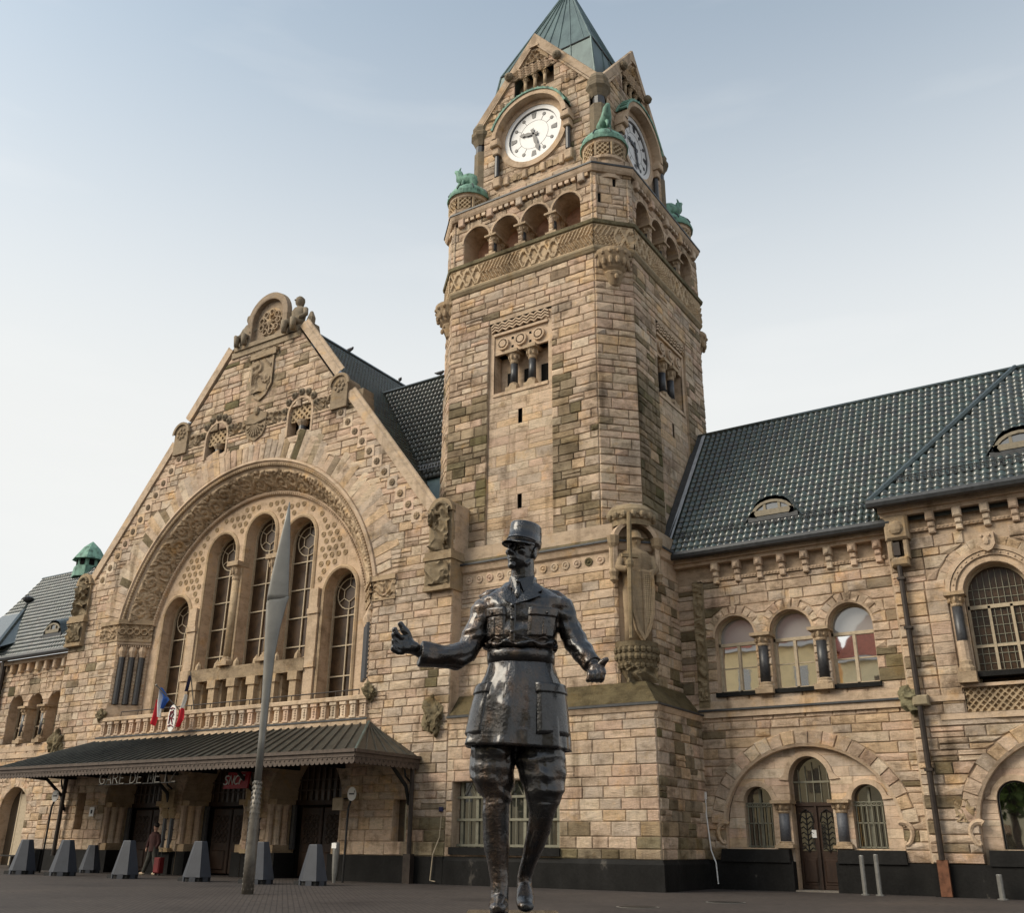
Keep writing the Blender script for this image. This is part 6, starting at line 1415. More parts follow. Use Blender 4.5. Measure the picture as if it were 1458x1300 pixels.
for (x, y, s_, lb) in ((-33.0, -5.2, 1, 'tapered slate grey barrier at far left of the row near the bench'), (-29.6, -5.2, 1, 'tapered slate grey barrier standing before the left smoking sign'), (-33.0, -1.3, .85, 'small tapered grey barrier set back close to the hall wall'),
                       (-24.6, -5.4, 1, 'tapered slate grey barrier below the GARE DE METZ lettering'), (-19.7, -5.4, 1, 'tapered slate grey barrier below the red SNCF sign'), (-15.9, -5.4, 1, 'tapered grey barrier half hidden behind the tall blade mast'), (-13.4, -4.8, .95, 'tapered grey barrier in front of the rightmost entrance door')): barrier((x, y, 0), lb, rng.uniform(-.2, .2), s_)
# ================================================================== signs
def stroke_letters(parent_thing, text, f_, a0, d, z0, h, w, gap, mat, r=.028, slant=0.0, name='letter'):
    G = {'G': [[(1, .82), (.8, .97), (.45, 1), (.12, .8), (0, .5), (.12, .18), (.45, 0), (.85, .05), (1, .2), (1, .45), (.6, .45)]], 'A': [[(0, 0), (.5, 1), (1, 0)], [(.2, .38), (.8, .38)]],
         'R': [[(0, 0), (0, 1), (.6, 1), (.85, .85), (.85, .62), (.6, .5), (0, .5)], [(.45, .5), (.95, 0)]], 'E': [[(.85, 1), (0, 1), (0, 0), (.85, 0)], [(0, .52), (.7, .52)]], 'D': [[(0, 0), (0, 1), (.5, 1), (.9, .75), (.95, .5), (.9, .25), (.5, 0), (0, 0)]],
         'M': [[(0, 0), (.1, 1), (.5, .25), (.9, 1), (1, 0)]], 'T': [[(0, 1), (1, 1)], [(.5, 1), (.5, 0)]], 'Z': [[(0, 1), (1, 1), (0, 0), (1, 0)]], 'S': [[(.95, .9), (.6, 1), (.2, .95), (.1, .75), (.3, .57), (.75, .45), (.9, .25), (.7, .03), (.3, 0), (0, .1)]],
         'N': [[(0, 0), (.05, 1), (.9, 0), (.95, 1)]], 'C': [[(.95, .88), (.6, 1), (.2, .88), (0, .5), (.15, .12), (.5, 0), (.9, .1)]], 'F': [[(.9, 1), (.1, 1), (.05, 0)], [(.08, .5), (.7, .5)]], 'P': [[(0, 0), (0, 1), (.6, 1), (.85, .8), (.6, .5), (0, .5)]], 'U': [[(0, 1), (0, .25), (.3, 0), (.7, 0), (1, .25), (1, 1)]]}
    a = a0
    for ch in text:
        if ch == ' ': a += w * .7; continue
        m = MB(f_)
        for s_ in G[ch]: m.tube([(a + (x * w) + slant * y * h, d, z0 + y * h) for x, y in s_], r, 5)
        m.build(name, mat, parent_thing); a += w + gap
sg_ = thing('station_name_sign', 'thin pale letters reading GARE DE METZ hanging under the canopy edge', 'sign', (-26.3, -4.2, 4.4))
stroke_letters(sg_, 'GARE DE METZ', Fr(0, 0), -29.2, -4.25, 4.30, .50, .40, .14, 'letter')
MB().box(-29.3, -23.4, -4.22, -4.18, 4.25, 4.29).build('letter_rail', 'iron', sg_)
ss = thing('rail_company_sign', 'small red SNCF sign panel hanging over the middle door', 'sign', (-22.8, -1, 4.1))
q = MB(); q.prism([(-23.6, 4.12), (-21.85, 4.12), (-21.75, 4.9), (-23.3, 4.9)], -1.05, -.95); q.build('sign_panel', 'red', ss)
stroke_letters(ss, 'SNCF', Fr(0, 0), -23.55, -1.09, 4.32, .42, .30, .07, 'white', .035, .3)
q = MB()
for x in (-23.2, -22.0): q.tube([(x, -1, 4.9), (x, -1, 5.25)], .03, 5)
q.build('sign_hanger', 'iron', ss)
def smoke_sign(x, y, z, lab, hgt):
    t = thing('smoking_area_sign', lab, 'sign', (x, y, 0), 'round smoking area signs'); f_ = Fr(x, y, 12)
    m = MB(f_); m.tube([(-.2, 0, 0), (-.16, 0, z - .6), (-.02, .0, z - .2)], .05, 6); m.build('sign_pole', 'iron', t)
    d = MB(f_); d.rings([[(.22 * math.cos(2 * PI * k / 20), dd, z + .3 * math.sin(2 * PI * k / 20)) for k in range(20)] for dd in (-.06, -.02)]); dd = d.build('sign_disc', 'white', t)
    m = MB(f_); m.box(-.13, .13, -.075, -.06, z - .03, z + .03); m.tube([(.12, -.07, z + .06), (.15, -.07, z + .1), (.12, -.07, z + .14)], .015, 4); m.build('cigarette_pictogram', 'clockblack', dd)
smoke_sign(-14.5, -1.5, 3.7, 'round white smoking sign beside the rightmost entrance door', 1); smoke_sign(-34.6, -3.0, 3.87, 'round white smoking sign at the far left end of canopy', 1)
t = thing('ash_post', 'slim grey ash post with white label below the right smoking sign', 'post', (-14.6, -2.2, 0)); m = MB(Fr(-14.6, -2.2)); m.lathe(0, 0, [(.07, 0), (.12, .4), (.16, 1.3), (.14, 1.65)], 10); po = m.build('post_body', 'steelpost', t); MB(Fr(-14.6, -2.2)).box(-.13, .13, -.17, -.13, 1.4, 1.62).build('post_label', 'white', po)
for x, lb in ((-16.3, 'plain beige board by the rightmost entrance door'), (-22.0, 'plain beige board behind the blade mast')):
    t = thing('notice_board', lb, 'notice board', (x, -.4, 3.0)); MB().bevbox(x - .35, x + .3, -.45, -.4, 3.05, 3.6, .02).build('board_panel', 'frame', t); MB().box(x - .32, x + .27, -.4, -.05, 3.56, 3.6).build('board_bracket', 'iron', t)
t = thing('wall_notice', 'small white paper notice on the wall left of the doors', 'notice', (-35.3, -.1, 2.9)); MB().box(-35.5, -35.1, -.14, -.1, 2.9, 3.4).build('notice_sheet', 'white', t); MB().box(-35.38, -35.22, -.145, -.14, 3.05, 3.25).build('notice_print', 'iron', t)
# ================================================================== flags
def cloth(f_, pts, n, mat, parent, name):
    # pts: outline strip [(left,right) as (a,d,z)] from top down, rippled
    m = MB(f_)
    def P(u, v):
        k = v * (len(pts) - 1); i = min(int(k), len(pts) - 2); t = k - i
        L0, R0_ = [Vector(pts[i][q]).lerp(Vector(pts[i + 1][q]), t) for q in (0, 1)]
        p = L0.lerp(R0_, u); V0 = Vector(pts[0][0]); p = Vector((-28.9, p.y, 9.3)).lerp(p, .85) if False else V0 + (p - V0) * .84; return (p.x, p.y + .09 * math.sin(u * 7 + v * 3) , p.z)
    m.grid(P, 14, 14); m.build(name, mat, parent, True)
t = thing('tricolour_flag', 'blue white and red flag hanging at left of the balcony', 'flag', (-29.0, -.3, 8.2)); f_ = Fr(0, 0)
m = MB(); m.tube([(-28.3, -.2, 8.1), (-29.2, -1.6, 9.6)], .035, 6); m.ball((-29.22, -1.63, 9.64), .07, 6, 4); m.build('flag_pole', 'letter', t)
cloth(f_, [((-29.25, -1.3, 9.55), (-29.15, -1.3, 9.55)), ((-29.2, -1.2, 9.0), (-28.6, -1.1, 8.75)), ((-29.05, -1.2, 8.2), (-28.95, -1.1, 8.2))], 10, 'flagblue', t, 'blue_stripe')
cloth(f_, [((-29.3, -1.3, 9.5), (-29.22, -1.3, 9.5)), ((-29.5, -1.25, 8.7), (-29.12, -1.2, 8.5)), ((-29.2, -1.25, 7.7), (-28.95, -1.2, 7.6))], 10, 'flagwhite', t, 'white_stripe')
cloth(f_, [((-29.45, -1.3, 8.9), (-29.35, -1.3, 8.9)), ((-29.75, -1.3, 8.0), (-29.2, -1.25, 7.9)), ((-29.75, -1.3, 7.45), (-29.25, -1.25, 7.1))], 10, 'flagred', t, 'red_stripe')
t = thing('tricolour_flag', 'furled blue white and red flag behind the white crest banner', 'flag', (-27.3, -.3, 8.2))
m = MB(); m.tube([(-27.6, -.1, 8.1), (-27.3, -1.0, 10.3)], .035, 6); m.build('flag_pole', 'letter', t)
cloth(f_, [((-27.38, -1.0, 10.1), (-27.28, -1.0, 10.1)), ((-27.55, -1.0, 9.1), (-27.35, -1.0, 9.1))], 10, 'flagnavy', t, 'blue_stripe')
cloth(f_, [((-27.55, -1.0, 9.1), (-27.35, -1.0, 9.1)), ((-27.75, -1.0, 8.2), (-27.45, -1.0, 8.2))], 10, 'flagwhite', t, 'white_stripe')
cloth(f_, [((-27.85, -1.0, 8.3), (-27.42, -1.0, 8.4)), ((-28.0, -1.0, 7.5), (-27.35, -1.0, 7.7)), ((-27.9, -1.0, 7.2), (-27.6, -1.0, 7.2))], 10, 'flagred', t, 'red_stripe')
t = thing('crest_banner', 'white oval banner with maroon monogram hanging on the balcony', 'banner', (-28.2, -1.1, 7.2))
m = MB(); m.prism([(-28.15 + .33 * math.cos(2 * PI * k / 20), 7.85 + .72 * math.sin(2 * PI * k / 20)) for k in range(20)], -1.16, -1.12); bn = m.build('banner_field', 'flagwhite', t)
m = MB()
for s_ in ([(-.12, .35), (-.15, -.3)], [(-.14, .33), (.05, .38), (.12, .2), (0, .03), (-.13, .0)], [(-.03, .02), (.12, -.32)], [(.1, .42), (-.18, .1), (.16, -.05)], [(-.2, -.42), (0, -.36), (.18, -.45)], [(-.15, .5), (0, .56), (.15, .5)]): m.tube([(-28.15 + a * 1.1, -1.19, 7.85 + z) for a, z in s_], .032, 5)
m.build('monogram', 'maroon', bn); cloth(f_, [((-28.6, -1.05, 8.5), (-28.3, -1.05, 8.6)), ((-28.6, -1.05, 7.6), (-28.2, -1.05, 7.5)), ((-28.4, -1.05, 7.1), (-28.2, -1.05, 7.1))], 8, 'flagnavy', t, 'dark_cloth')
# ================================================================== small street things
for x, y, h, lb, mt, r in ((6.56, 3.5, 1.38, 'left one of two tall grey posts right of the oak door', 'steelpost', .09), (7.1, 3.45, 1.42, 'right one of two tall grey posts right of the oak door', 'steelpost', .09), (11.22, 3.4, .82, 'short pale post below the far right window', 'steelpost', .1)):
    t = thing('metal_post', lb, 'post', (x, y, 0), 'posts before the right wing'); m = MB(Fr(x, y)); m.lathe(0, 0, [(r, 0), (r, h - .03), (r * .8, h)], 10); po = m.build('post_body', mt, t); m = MB(Fr(x, y)); m.lathe(0, 0, [(r * 1.8, 0), (r * 1.8, .04), (r, .05)], 10); m.build('post_base', 'steelpost', t)
t = thing('wall_cable', 'pale cable dropping from a small lamp left of the statue', 'cable', (-10.5, -.1, 0)); m = MB(); m.tube([(-10.48, -.08, 2.85), (-10.55, -.08, 1.9), (-10.75, -.25, 1.2), (-10.85, -.25, .15), (-10.55, -.3, .12)], .025, 5); m.build('cable_run', 'frame', t); MB().bevbox(-10.6, -10.4, -.16, -.04, 2.95, 3.15, .03).build('lamp_box', 'flagnavy', t)
t = thing('wall_cable', 'white cable dropping down the inner corner right of the tower', 'cable', (.1, 4.5, 0)); m = MB(); m.tube([(.06, 4.58, 3.6), (.06, 4.56, 2.9), (.2, 4.5, 1.5), (.42, 4.4, 1.0), (.46, 4.4, .2)], .03, 5); m.build('cable_run', 'white', t); MB().box(0.02, .12, 4.5, 4.6, 3.5, 3.8).build('cable_box', 'white', t)
for x, y, lb in ((3.45, -9.4, 'dark round manhole cover in the paving nearest the camera'), (4.45, -5.2, 'dark round manhole cover in the paving near the wing wall')):
    t = thing('manhole_cover', lb, 'manhole cover', (x, y, 0), 'manhole covers in the forecourt'); m = MB(Fr(x, y)); m.lathe(0, 0, [(.55, .006), (.55, .016), (.48, .018), (.02, .018)], 20); m.build('cover_plate', 'iron', t); m = MB(Fr(x, y)); m.lathe(0, 0, [(.62, .004), (.62, .012), (.56, .012)], 20); m.build('cover_rim', 'steelpost', t)
t = thing('public_bench', 'dark bench by the left wing wall at the left edge', 'bench', (-45.5, 1.2, 0))
for k in range(4): MB().box(-47.2, -43.6, .8 + k * .2, .96 + k * .2, .68, .74).build('seat_slat', 'iron', t)
for x in (-46.9, -43.9): MB().box(x - .06, x + .06, .8, 1.6, 0, .68).build('bench_leg', 'iron', t)
t = thing('litter_bin', 'dark ribbed litter bin beside the bench under the canopy end', 'litter bin', (-35.0, -3.4, 0)); m = MB(Fr(-35.0, -3.4)); m.lathe(0, 0, [(.36, .05), (.40, 1.1), (.42, 1.15)], 12); bb = m.build('bin_body', 'iron', t)
for k in range(12): tt = 2 * PI * k / 12; m = MB(Fr(-35.0, -3.4)); m.tube([(.41 * math.cos(tt), .41 * math.sin(tt), .05), (.43 * math.cos(tt), .43 * math.sin(tt), 1.12)], .03, 4); m.build('bin_slat', 'iron', bb)
def bird(x, y, z, rz, lb):
    t = thing('pigeon', lb, 'pigeon', (x, y, z), 'pigeons on the roofs'); c, s_ = math.cos(rz), math.sin(rz); P = lambda u, h: (x + u * c, y + u * s_, z + h)
    m = MB(); m.tube([P(-.4, .22), P(-.2, .2), P(0, .22), P(.14, .3), P(.18, .38), P(.24, .38)], [.03, .1, .14, .1, .07, .02], 7); m.build('bird_body', 'birdgrey', t, True); m = MB(); m.tube([P(0, .12), P(0, 0)], .03, 4); m.build('bird_legs', 'birdgrey', t)
bird(HX, 7.5, 33.5, 0.3, 'pigeon on the hall ridge nearer the gable'); bird(HX, 13.0, 33.5, 2.5, 'pigeon at the far end of the hall ridge'); bird(-32.2, .3, 26.6, 2.8, 'pigeon on the left gable scroll'); bird(-18.0, 8.3, 30.05, .5, 'pigeon on the cross roof beside the tower')
# ================================================================== walking person with red case
def fuse(mb, mat, name, parent, voxel, smooth=3, amp=.0, fine=.0, sc1=6.0, sc2=30.0, passes=None):
    me = bpy.data.meshes.new('raw'); me.from_pydata([(x * S, y * S, z * S) for x, y, z in mb.v], [], mb.f); o = bpy.data.objects.new('raw', me); COL.objects.link(o)
    r = o.modifiers.new('r', 'REMESH'); r.mode = 'VOXEL'; r.voxel_size = voxel
    if smooth: s_ = o.modifiers.new('s', 'SMOOTH'); s_.factor = .5; s_.iterations = smooth
    dg = bpy.context.evaluated_depsgraph_get(); dg.update(); new = bpy.data.meshes.new_from_object(o.evaluated_get(dg))
    bpy.data.objects.remove(o); bpy.data.meshes.remove(me)
    if amp or fine:
        nr = [v.normal.copy() for v in new.vertices]
        for v, n in zip(new.vertices, nr):
            k = amp * noise.noise(v.co * sc1) + fine * noise.noise(v.co * sc2)
            if passes: k += passes(v.co)
            v.co += n * k
    ox, oy, oz = LOC[parent.name]; off = Vector((ox, oy, oz)) * S
    new.transform(Matrix.Translation(-off)); new.name = name
    new.polygons.foreach_set('use_smooth', [True] * len(new.polygons)); new.materials.clear(); new.materials.append(MAT[mat])
    at = new.attributes.get('tint') or new.attributes.new('tint', 'FLOAT_COLOR', 'FACE'); at.data.foreach_set('color', [1.0] * 4 * len(new.polygons))
    q = bpy.data.objects.new(name, new); COL.objects.link(q); q.parent = parent; LOC[q.name] = LOC[parent.name]; return q
MAT['skin'] = plain('skin', (.42, .24, .17), .6); MAT['coat'] = plain('dark_red_coat', (.05, .016, .014), .85); MAT['trousers'] = plain('grey_trousers', (.05, .048, .04), .85); MAT['case'] = plain('red_suitcase', (.13, .010, .011), .5); MAT['hair'] = plain('dark_hair', (.015, .010, .008), .7)
px_, py_ = -28.0, -1.3
pe = thing('person', 'person in dark red jacket and grey trousers walking with red suitcase', 'person', (px_, py_, 0)); k_ = 1.39; f_ = Fr(px_, py_, 0)
def sk(p): return (p[0] * k_, p[1] * k_, p[2] * k_)
b = MB(f_)
b.rings([[sk(q) for q in ell(0, 0, z, rx, ry, 12)] for z, rx, ry in ((.86, .16, .13), (1.0, .17, .13), (1.2, .18, .125), (1.38, .20, .12), (1.46, .13, .1), (1.5, .06, .06), (1.56, .06, .065), (1.6, .08, .09), (1.68, .085, .1), (1.76, .07, .085), (1.79, .03, .04))])
for sg, dx in ((-1, -.32), (1, .2)): b.tube([sk(q) for q in ((sg * .08, 0, .92), (sg * .09 + dx * .4, 0, .5), (sg * .09 + dx, 0, .08), (sg * .09 + dx - .14, -.02, .04))], [.11 * k_, .075 * k_, .05 * k_, .04 * k_], 8)
b.tube([sk(q) for q in ((.2, 0, 1.4), (.27, .02, 1.12), (.16, -.02, .9), (.12, -.02, .8))], [.06 * k_, .05 * k_, .04 * k_, .035 * k_], 7); b.tube([sk(q) for q in ((-.2, 0, 1.4), (-.26, -.04, 1.15), (-.32, -.05, .92), (-.34, -.05, .8))], [.06 * k_, .05 * k_, .04 * k_, .035 * k_], 7)
b.ball(sk((-.09, -.02, 1.65)), (.03 * k_,) * 3, 5, 4)
fuse(b, 'skin', 'body', pe, .016, 2)
b = MB(f_); b.rings([[sk(q) for q in ell(0, 0, z, rx, ry, 14)] for z, rx, ry in ((.80, .19, .155), (.95, .195, .155), (1.2, .205, .15), (1.38, .225, .145), (1.47, .15, .12), (1.5, .08, .08))]); b.tube([sk(q) for q in ((.2, 0, 1.4), (.27, .02, 1.12), (.17, -.02, .92))], [.075 * k_, .065 * k_, .055 * k_], 8); b.tube([sk(q) for q in ((-.2, 0, 1.4), (-.26, -.04, 1.15), (-.31, -.05, .94))], [.075 * k_, .065 * k_, .055 * k_], 8); fuse(b, 'coat', 'jacket', pe, .018, 2)
b = MB(f_)
for sg, dx in ((-1, -.32), (1, .2)): b.tube([sk(q) for q in ((sg * .07, 0, .98), (sg * .09 + dx * .4, 0, .5), (sg * .09 + dx, 0, .09))], [.135 * k_, .095 * k_, .07 * k_], 8)
fuse(b, 'trousers', 'trousers', pe, .018, 2)
for sg, dx in ((-1, -.32), (1, .2)): MB(f_).ball(sk((sg * .09 + dx - .07, 0, .05)), (.16 * k_, .06 * k_, .055 * k_), 8, 5).build('shoe', 'frame', pe)
MB(f_).ball(sk((.02, 0, 1.72)), (.1 * k_, .11 * k_, .1 * k_), 9, 6).build('hair', 'hair', pe)
f_ = Fr(px_ + .62, py_ - .05); t = thing('suitcase', 'small red suitcase held by the walking person', 'suitcase', (px_ + .62, py_, 0)); m = MB(f_); m.bevbox(-.22, .22, -.16, .16, .1, .85, .05); sb = m.build('case_shell', 'case', t); m = MB(f_); m.tube([(-.14, 0, .85), (-.14, 0, 1.25), (.14, 0, 1.25), (.14, 0, .85)], .025, 5); m.build('case_handle', 'iron', t)
for dx in (-.15, .15): m = MB(f_); m.lathe(dx, 0, [(.04, 0), (.05, .05), (.04, .1)], 8); m.build('case_wheel', 'rubber', t)
# ================================================================== bronze officer
KS = 9 / 6.5; SX, SY, SZ = 11.89, -29.166, 1.074
st = thing('bronze_statue', 'dark bronze statue of an officer in kepi striding with open arms', 'statue', (SX, SY, SZ))
class SFr:
    def __init__(s): s.c, s.s = math.cos(YAW), math.sin(YAW)
    def __call__(s, p): x, y, z = p[0] * KS, p[1] * KS, p[2] * KS; return (SX + x * s.c - y * s.s, SY + x * s.s + y * s.c, SZ + z)
fs_ = SFr()
class HFr:   # head frame: hx to the figure's left, hy forward, hz up
    def __init__(s, o, yaw, pitch, roll=0):
        s.o = Vector(o); s.m = Matrix.Rotation(R(yaw), 3, 'Z') @ Matrix.Rotation(R(pitch), 3, 'X') @ Matrix.Rotation(R(roll), 3, 'Y')
    def __call__(s, p): q = s.m @ Vector((p[0], -p[1], p[2])) ; q += s.o; return fs_(tuple(q))
hf = HFr((.024, -.018, 2.268), -36, -8, 4)
HS = 1.155
h_ = lambda *p: tuple(q * HS for q in p)
# torso surface shared by jacket, pockets and straps
UP = [(1.50, .021, .206, .150), (1.585, .019, .210, .156), (1.605, .019, .226, .172), (1.66, .022, .234, .178), (1.78, .030, .245, .178), (1.88, .033, .262, .168), (1.935, .034, .274, .145), (1.975, .033, .235, .120), (2.015, .032, .160, .100), (2.05, .030, .105, .088)]
LOW = [(1.50, .021, .208, .152), (1.43, .021, .228, .168), (1.335, .020, .272, .190), (1.2, .010, .296, .208), (1.05, .001, .316, .220), (.955, -.002, .327, .226)]
def surf(tab, th, z, off=0.0):
    t_ = sorted(tab)
    for (z0, c0, a0, b0), (z1, c1, a1, b1) in zip(t_, t_[1:]):
        if z0 <= z <= z1 or (z < t_[0][0] and z0 == t_[0][0]) or (z > t_[-1][0] and z1 == t_[-1][0]):
            k = (z - z0) / (z1 - z0); c, a, b = c0 + (c1 - c0) * k, a0 + (a1 - a0) * k, b0 + (b1 - b0) * k
            e = 2 / 2.35; ct, st_ = math.cos(R(th)), math.sin(R(th))
            return (c + (a + off) * math.copysign(abs(ct) ** e, ct), (b + off) * math.copysign(abs(st_) ** e, st_), z)
def sring(tab, z, off=0, n=28): return [surf(tab, 360 * j / n, z, off) for j in range(n)]
b = MB(fs_)
b.rings([sring(UP, z) for z in (1.46, 1.52, 1.585, 1.605, 1.66, 1.72, 1.78, 1.83, 1.88, 1.91, 1.935, 1.955, 1.975, 2.0, 2.02, 2.05)])
b.tube([(.03, .0, 2.0), (.03, -.005, 2.1), (.026, -.012, 2.2), (.022, -.015, 2.26)], [.092, .082, .078, .07], 14)
# sleeves
b.tube([(-.17, 0, 1.92), (-.225, 0, 1.87), (-.262, -.005, 1.77), (-.305, -.02, 1.65), (-.345, -.035, 1.575), (-.41, -.09, 1.535), (-.50, -.15, 1.525), (-.58, -.185, 1.528), (-.635, -.20, 1.532)], [.075, .086, .086, .085, .087, .084, .081, .080, .080], 14)
b.tube([(.22, 0, 1.92), (.295, 0, 1.885), (.335, -.01, 1.77), (.372, -.03, 1.68), (.402, -.06, 1.61), (.445, -.115, 1.54), (.485, -.155, 1.478)], [.072, .084, .082, .078, .076, .070, .066], 14)
# breeches and boots
def leg(rs): b.rings([[(cx + rx * math.cos(2 * PI * j / 18), cy + ry * math.sin(2 * PI * j / 18), z) for j in range(18)] for z, cx, cy, rx, ry in rs])
leg([(1.25, -.10, 0, .13, .15), (1.0, -.150, 0, .150, .15), (.88, -.157, 0, .150, .145), (.78, -.162, -.01, .140, .13), (.71, -.145, -.015, .115, .112), (.66, -.128, -.02, .094, .096), (.62, -.130, -.02, .084, .09), (.56, -.132, -.01, .086, .092), (.45, -.129, .005, .083, .092), (.35, -.122, .01, .078, .086), (.25, -.112, .01, .064, .070), (.17, -.104, .005, .055, .060), (.10, -.102, 0, .054, .066), (.05, -.102, -.01, .055, .08), (.0, -.102, -.015, .058, .088)])
b.tube([(-.102, .06, .05), (-.104, -.05, .055), (-.108, -.13, .045), (-.112, -.20, .035), (-.113, -.235, .03)], [(.045, .04), (.055, .05), (.060, .045), (.052, .034), (.03, .02)], 12)
leg([(1.25, .12, 0, .14, .15), (1.0, .148, -.02, .160, .15), (.88, .152, -.04, .160, .148), (.78, .164, -.06, .148, .138), (.70, .170, -.07, .130, .122), (.63, .165, -.075, .104, .104), (.575, .158, -.072, .082, .09), (.53, .150, -.06, .078, .084), (.46, .136, -.02, .076, .084), (.39, .115, .03, .068, .078), (.32, .092, .075, .058, .066), (.25, .068, .11, .050, .056), (.20, .054, .13, .048, .052), (.14, .052, .14, .048, .06)])
b.tube([(.052, .165, .155), (.053, .09, .115), (.055, .02, .06), (.056, -.05, .035), (.056, -.075, .032)], [(.04, .045), (.052, .055), (.060, .042), (.05, .032), (.028, .018)], 12)
b.tube([(.052, .19, .16), (.052, .16, .08), (.052, .15, .06)], [.04, .03, .02], 8)
# open right hand (left in the picture)
b.tube([(-.60, -.19, 1.535), (-.66, -.215, 1.548), (-.69, -.235, 1.565)], [(.046, .04), (.044, .036), (.05, .04)], 10)
b.ball((-.705, -.25, 1.572), (.058, .040, .052), 12, 8); b.ball((-.735, -.275, 1.565), (.045, .036, .052), 12, 8)
for k, (ln, up) in enumerate(((1.0, .052), (1.08, .046), (1.0, .040), (.85, .030))):
    z = 1.612 - .031 * k; x = -.742 - .004 * k
    b.tube([(x + .02, -.27, z), (x - .022 * ln, -.305, z - .002), (x - .05 * ln, -.335, z + up * .42), (x - .052 * ln, -.345, z + up * 1.05)], [.0185, .018, .0165, .0125], 9)
b.tube([(-.69, -.235, 1.59), (-.715, -.25, 1.635), (-.745, -.262, 1.672), (-.772, -.27, 1.715)], [.028, .024, .020, .014], 9)
# curled left hand
b.tube([(.47, -.14, 1.50), (.495, -.18, 1.462), (.50, -.20, 1.435)], [(.044, .04), (.040, .036), (.046, .04)], 10)
b.ball((.497, -.215, 1.425), (.056, .046, .05), 12, 8)
for k in range(4):
    x = .535 - .028 * k
    b.tube([(x, -.235, 1.435 - .004 * k), (x + .006, -.272, 1.405 - .006 * k), (x - .002, -.272, 1.372 - .004 * k), (x - .006, -.245, 1.362), (x - .006, -.225, 1.375)], [.0185, .0185, .0175, .016, .013], 9)
b.tube([(.52, -.21, 1.455), (.545, -.232, 1.482), (.566, -.24, 1.498), (.582, -.245, 1.505)], [.026, .022, .018, .013], 9)
# head
b.fr = hf
b.ball(h_(0, -.012, .032), h_(.081, .104, .098), 18, 12); b.ball(h_(0, .022, -.055), h_(.065, .072, .072), 16, 10); b.ball(h_(0, .01, -.02), h_(.074, .086, .075), 16, 10)
b.ball(h_(0, .082, -.112), h_(.026, .022, .022), 10, 8)
b.tube([h_(-.062, .072, .024), h_(-.034, .094, .031), h_(0, .098, .026), h_(.034, .094, .031), h_(.062, .072, .024)], [.011, .0135, .012, .0135, .011], 8)
b.tube([h_(0, .090, .026), h_(0, .110, -.008), h_(0, .127, -.034), h_(0, .120, -.047)], [.0115, .0125, .0165, .013], 10); b.ball(h_(-.015, .108, -.040), h_(.0115, .014, .010), 8, 6); b.ball(h_(.015, .108, -.040), h_(.0115, .014, .010), 8, 6)
for sg in (-1, 1):
    b.ball(h_(sg * .047, .068, -.018), h_(.022, .022, .020), 10, 8); b.ball(h_(sg * .032, .081, .005), h_(.0150, .0120, .0115), 10, 8)
    b.tube([h_(sg * .015, .093, -.030), h_(sg * .030, .091, -.055), h_(sg * .034, .084, -.075)], [.007, .0075, .005], 6)
    b.ball(h_(sg * .083, -.012, -.008), h_(.011, .022, .036), 10, 8); b.tube([h_(sg * .085, -.03, .02), h_(sg * .093, -.012, .028), h_(sg * .093, .006, .012), h_(sg * .086, .002, -.03)], [.006, .007, .007, .006], 6)
    b.tube([h_(sg * .055, .03, -.09), h_(sg * .068, .0, -.06)], [.018, .014], 8)
b.tube([h_(-.027, .090, -.071), h_(-.010, .102, -.067), h_(0, .102, -.069), h_(.010, .102, -.067), h_(.027, .090, -.071)], [.004, .0075, .007, .0075, .004], 8)
b.tube([h_(-.023, .089, -.083), h_(0, .100, -.084), h_(.023, .089, -.083)], [.004, .0085, .004], 8)
b.tube([h_(-.02, .098, -.055), h_(0, .106, -.054), h_(.02, .098, -.055)], [.004, .007, .004], 6)
def folds(co):
    # wrinkles in sleeves and breeches, kept off the head
    lz = co.z / S - SZ; lz /= KS
    if lz > 2.06: return 0.0
    q = Vector((co.x * 9 + noise.noise(co * 4) * 2, co.y * 9, co.z * 16))
    return .016 * max(-.6, noise.noise(q)) * (1 if lz > 1.4 or .62 < lz < .97 else .12)
fuse(b, 'bronze', 'figure', st, .0060, 3, .0035, .0007, 8, 42, folds)
# tunic skirt
b = MB(fs_)
def hem(z, off, n=112):
    r = []
    for j in range(n):
        p = surf(LOW, 360 * j / n, z, off); k = (1.5 - z) / .55
        w = .016 * k * math.sin(7 * 2 * PI * j / n + 1.2) + .008 * k * math.sin(13 * 2 * PI * j / n) + .010 * noise.noise(Vector((p[0] * 9, p[1] * 9, z * 7))) + .004 * noise.noise(Vector((p[0] * 34, p[1] * 34, z * 30)))
        l = math.hypot(p[0], p[1]) or 1
        r.append((p[0] * (1 + w / l), p[1] * (1 + w / l), z + (.012 * p[0] / -.3 if z < 1.0 else 0)))
    return r
zz_ = [1.51 - .0184 * k for k in range(30)] + [.958]
b.rings([hem(z, .012) for z in zz_] + [hem(.956, -.004)] + [hem(z, -.02) for z in (1.0, 1.2, 1.4)], True, False)
b.rings([hem(1.5, .006), hem(1.5, -.02)], True, False)
sk_ = b.build('tunic_skirt', 'bronze', st, True)
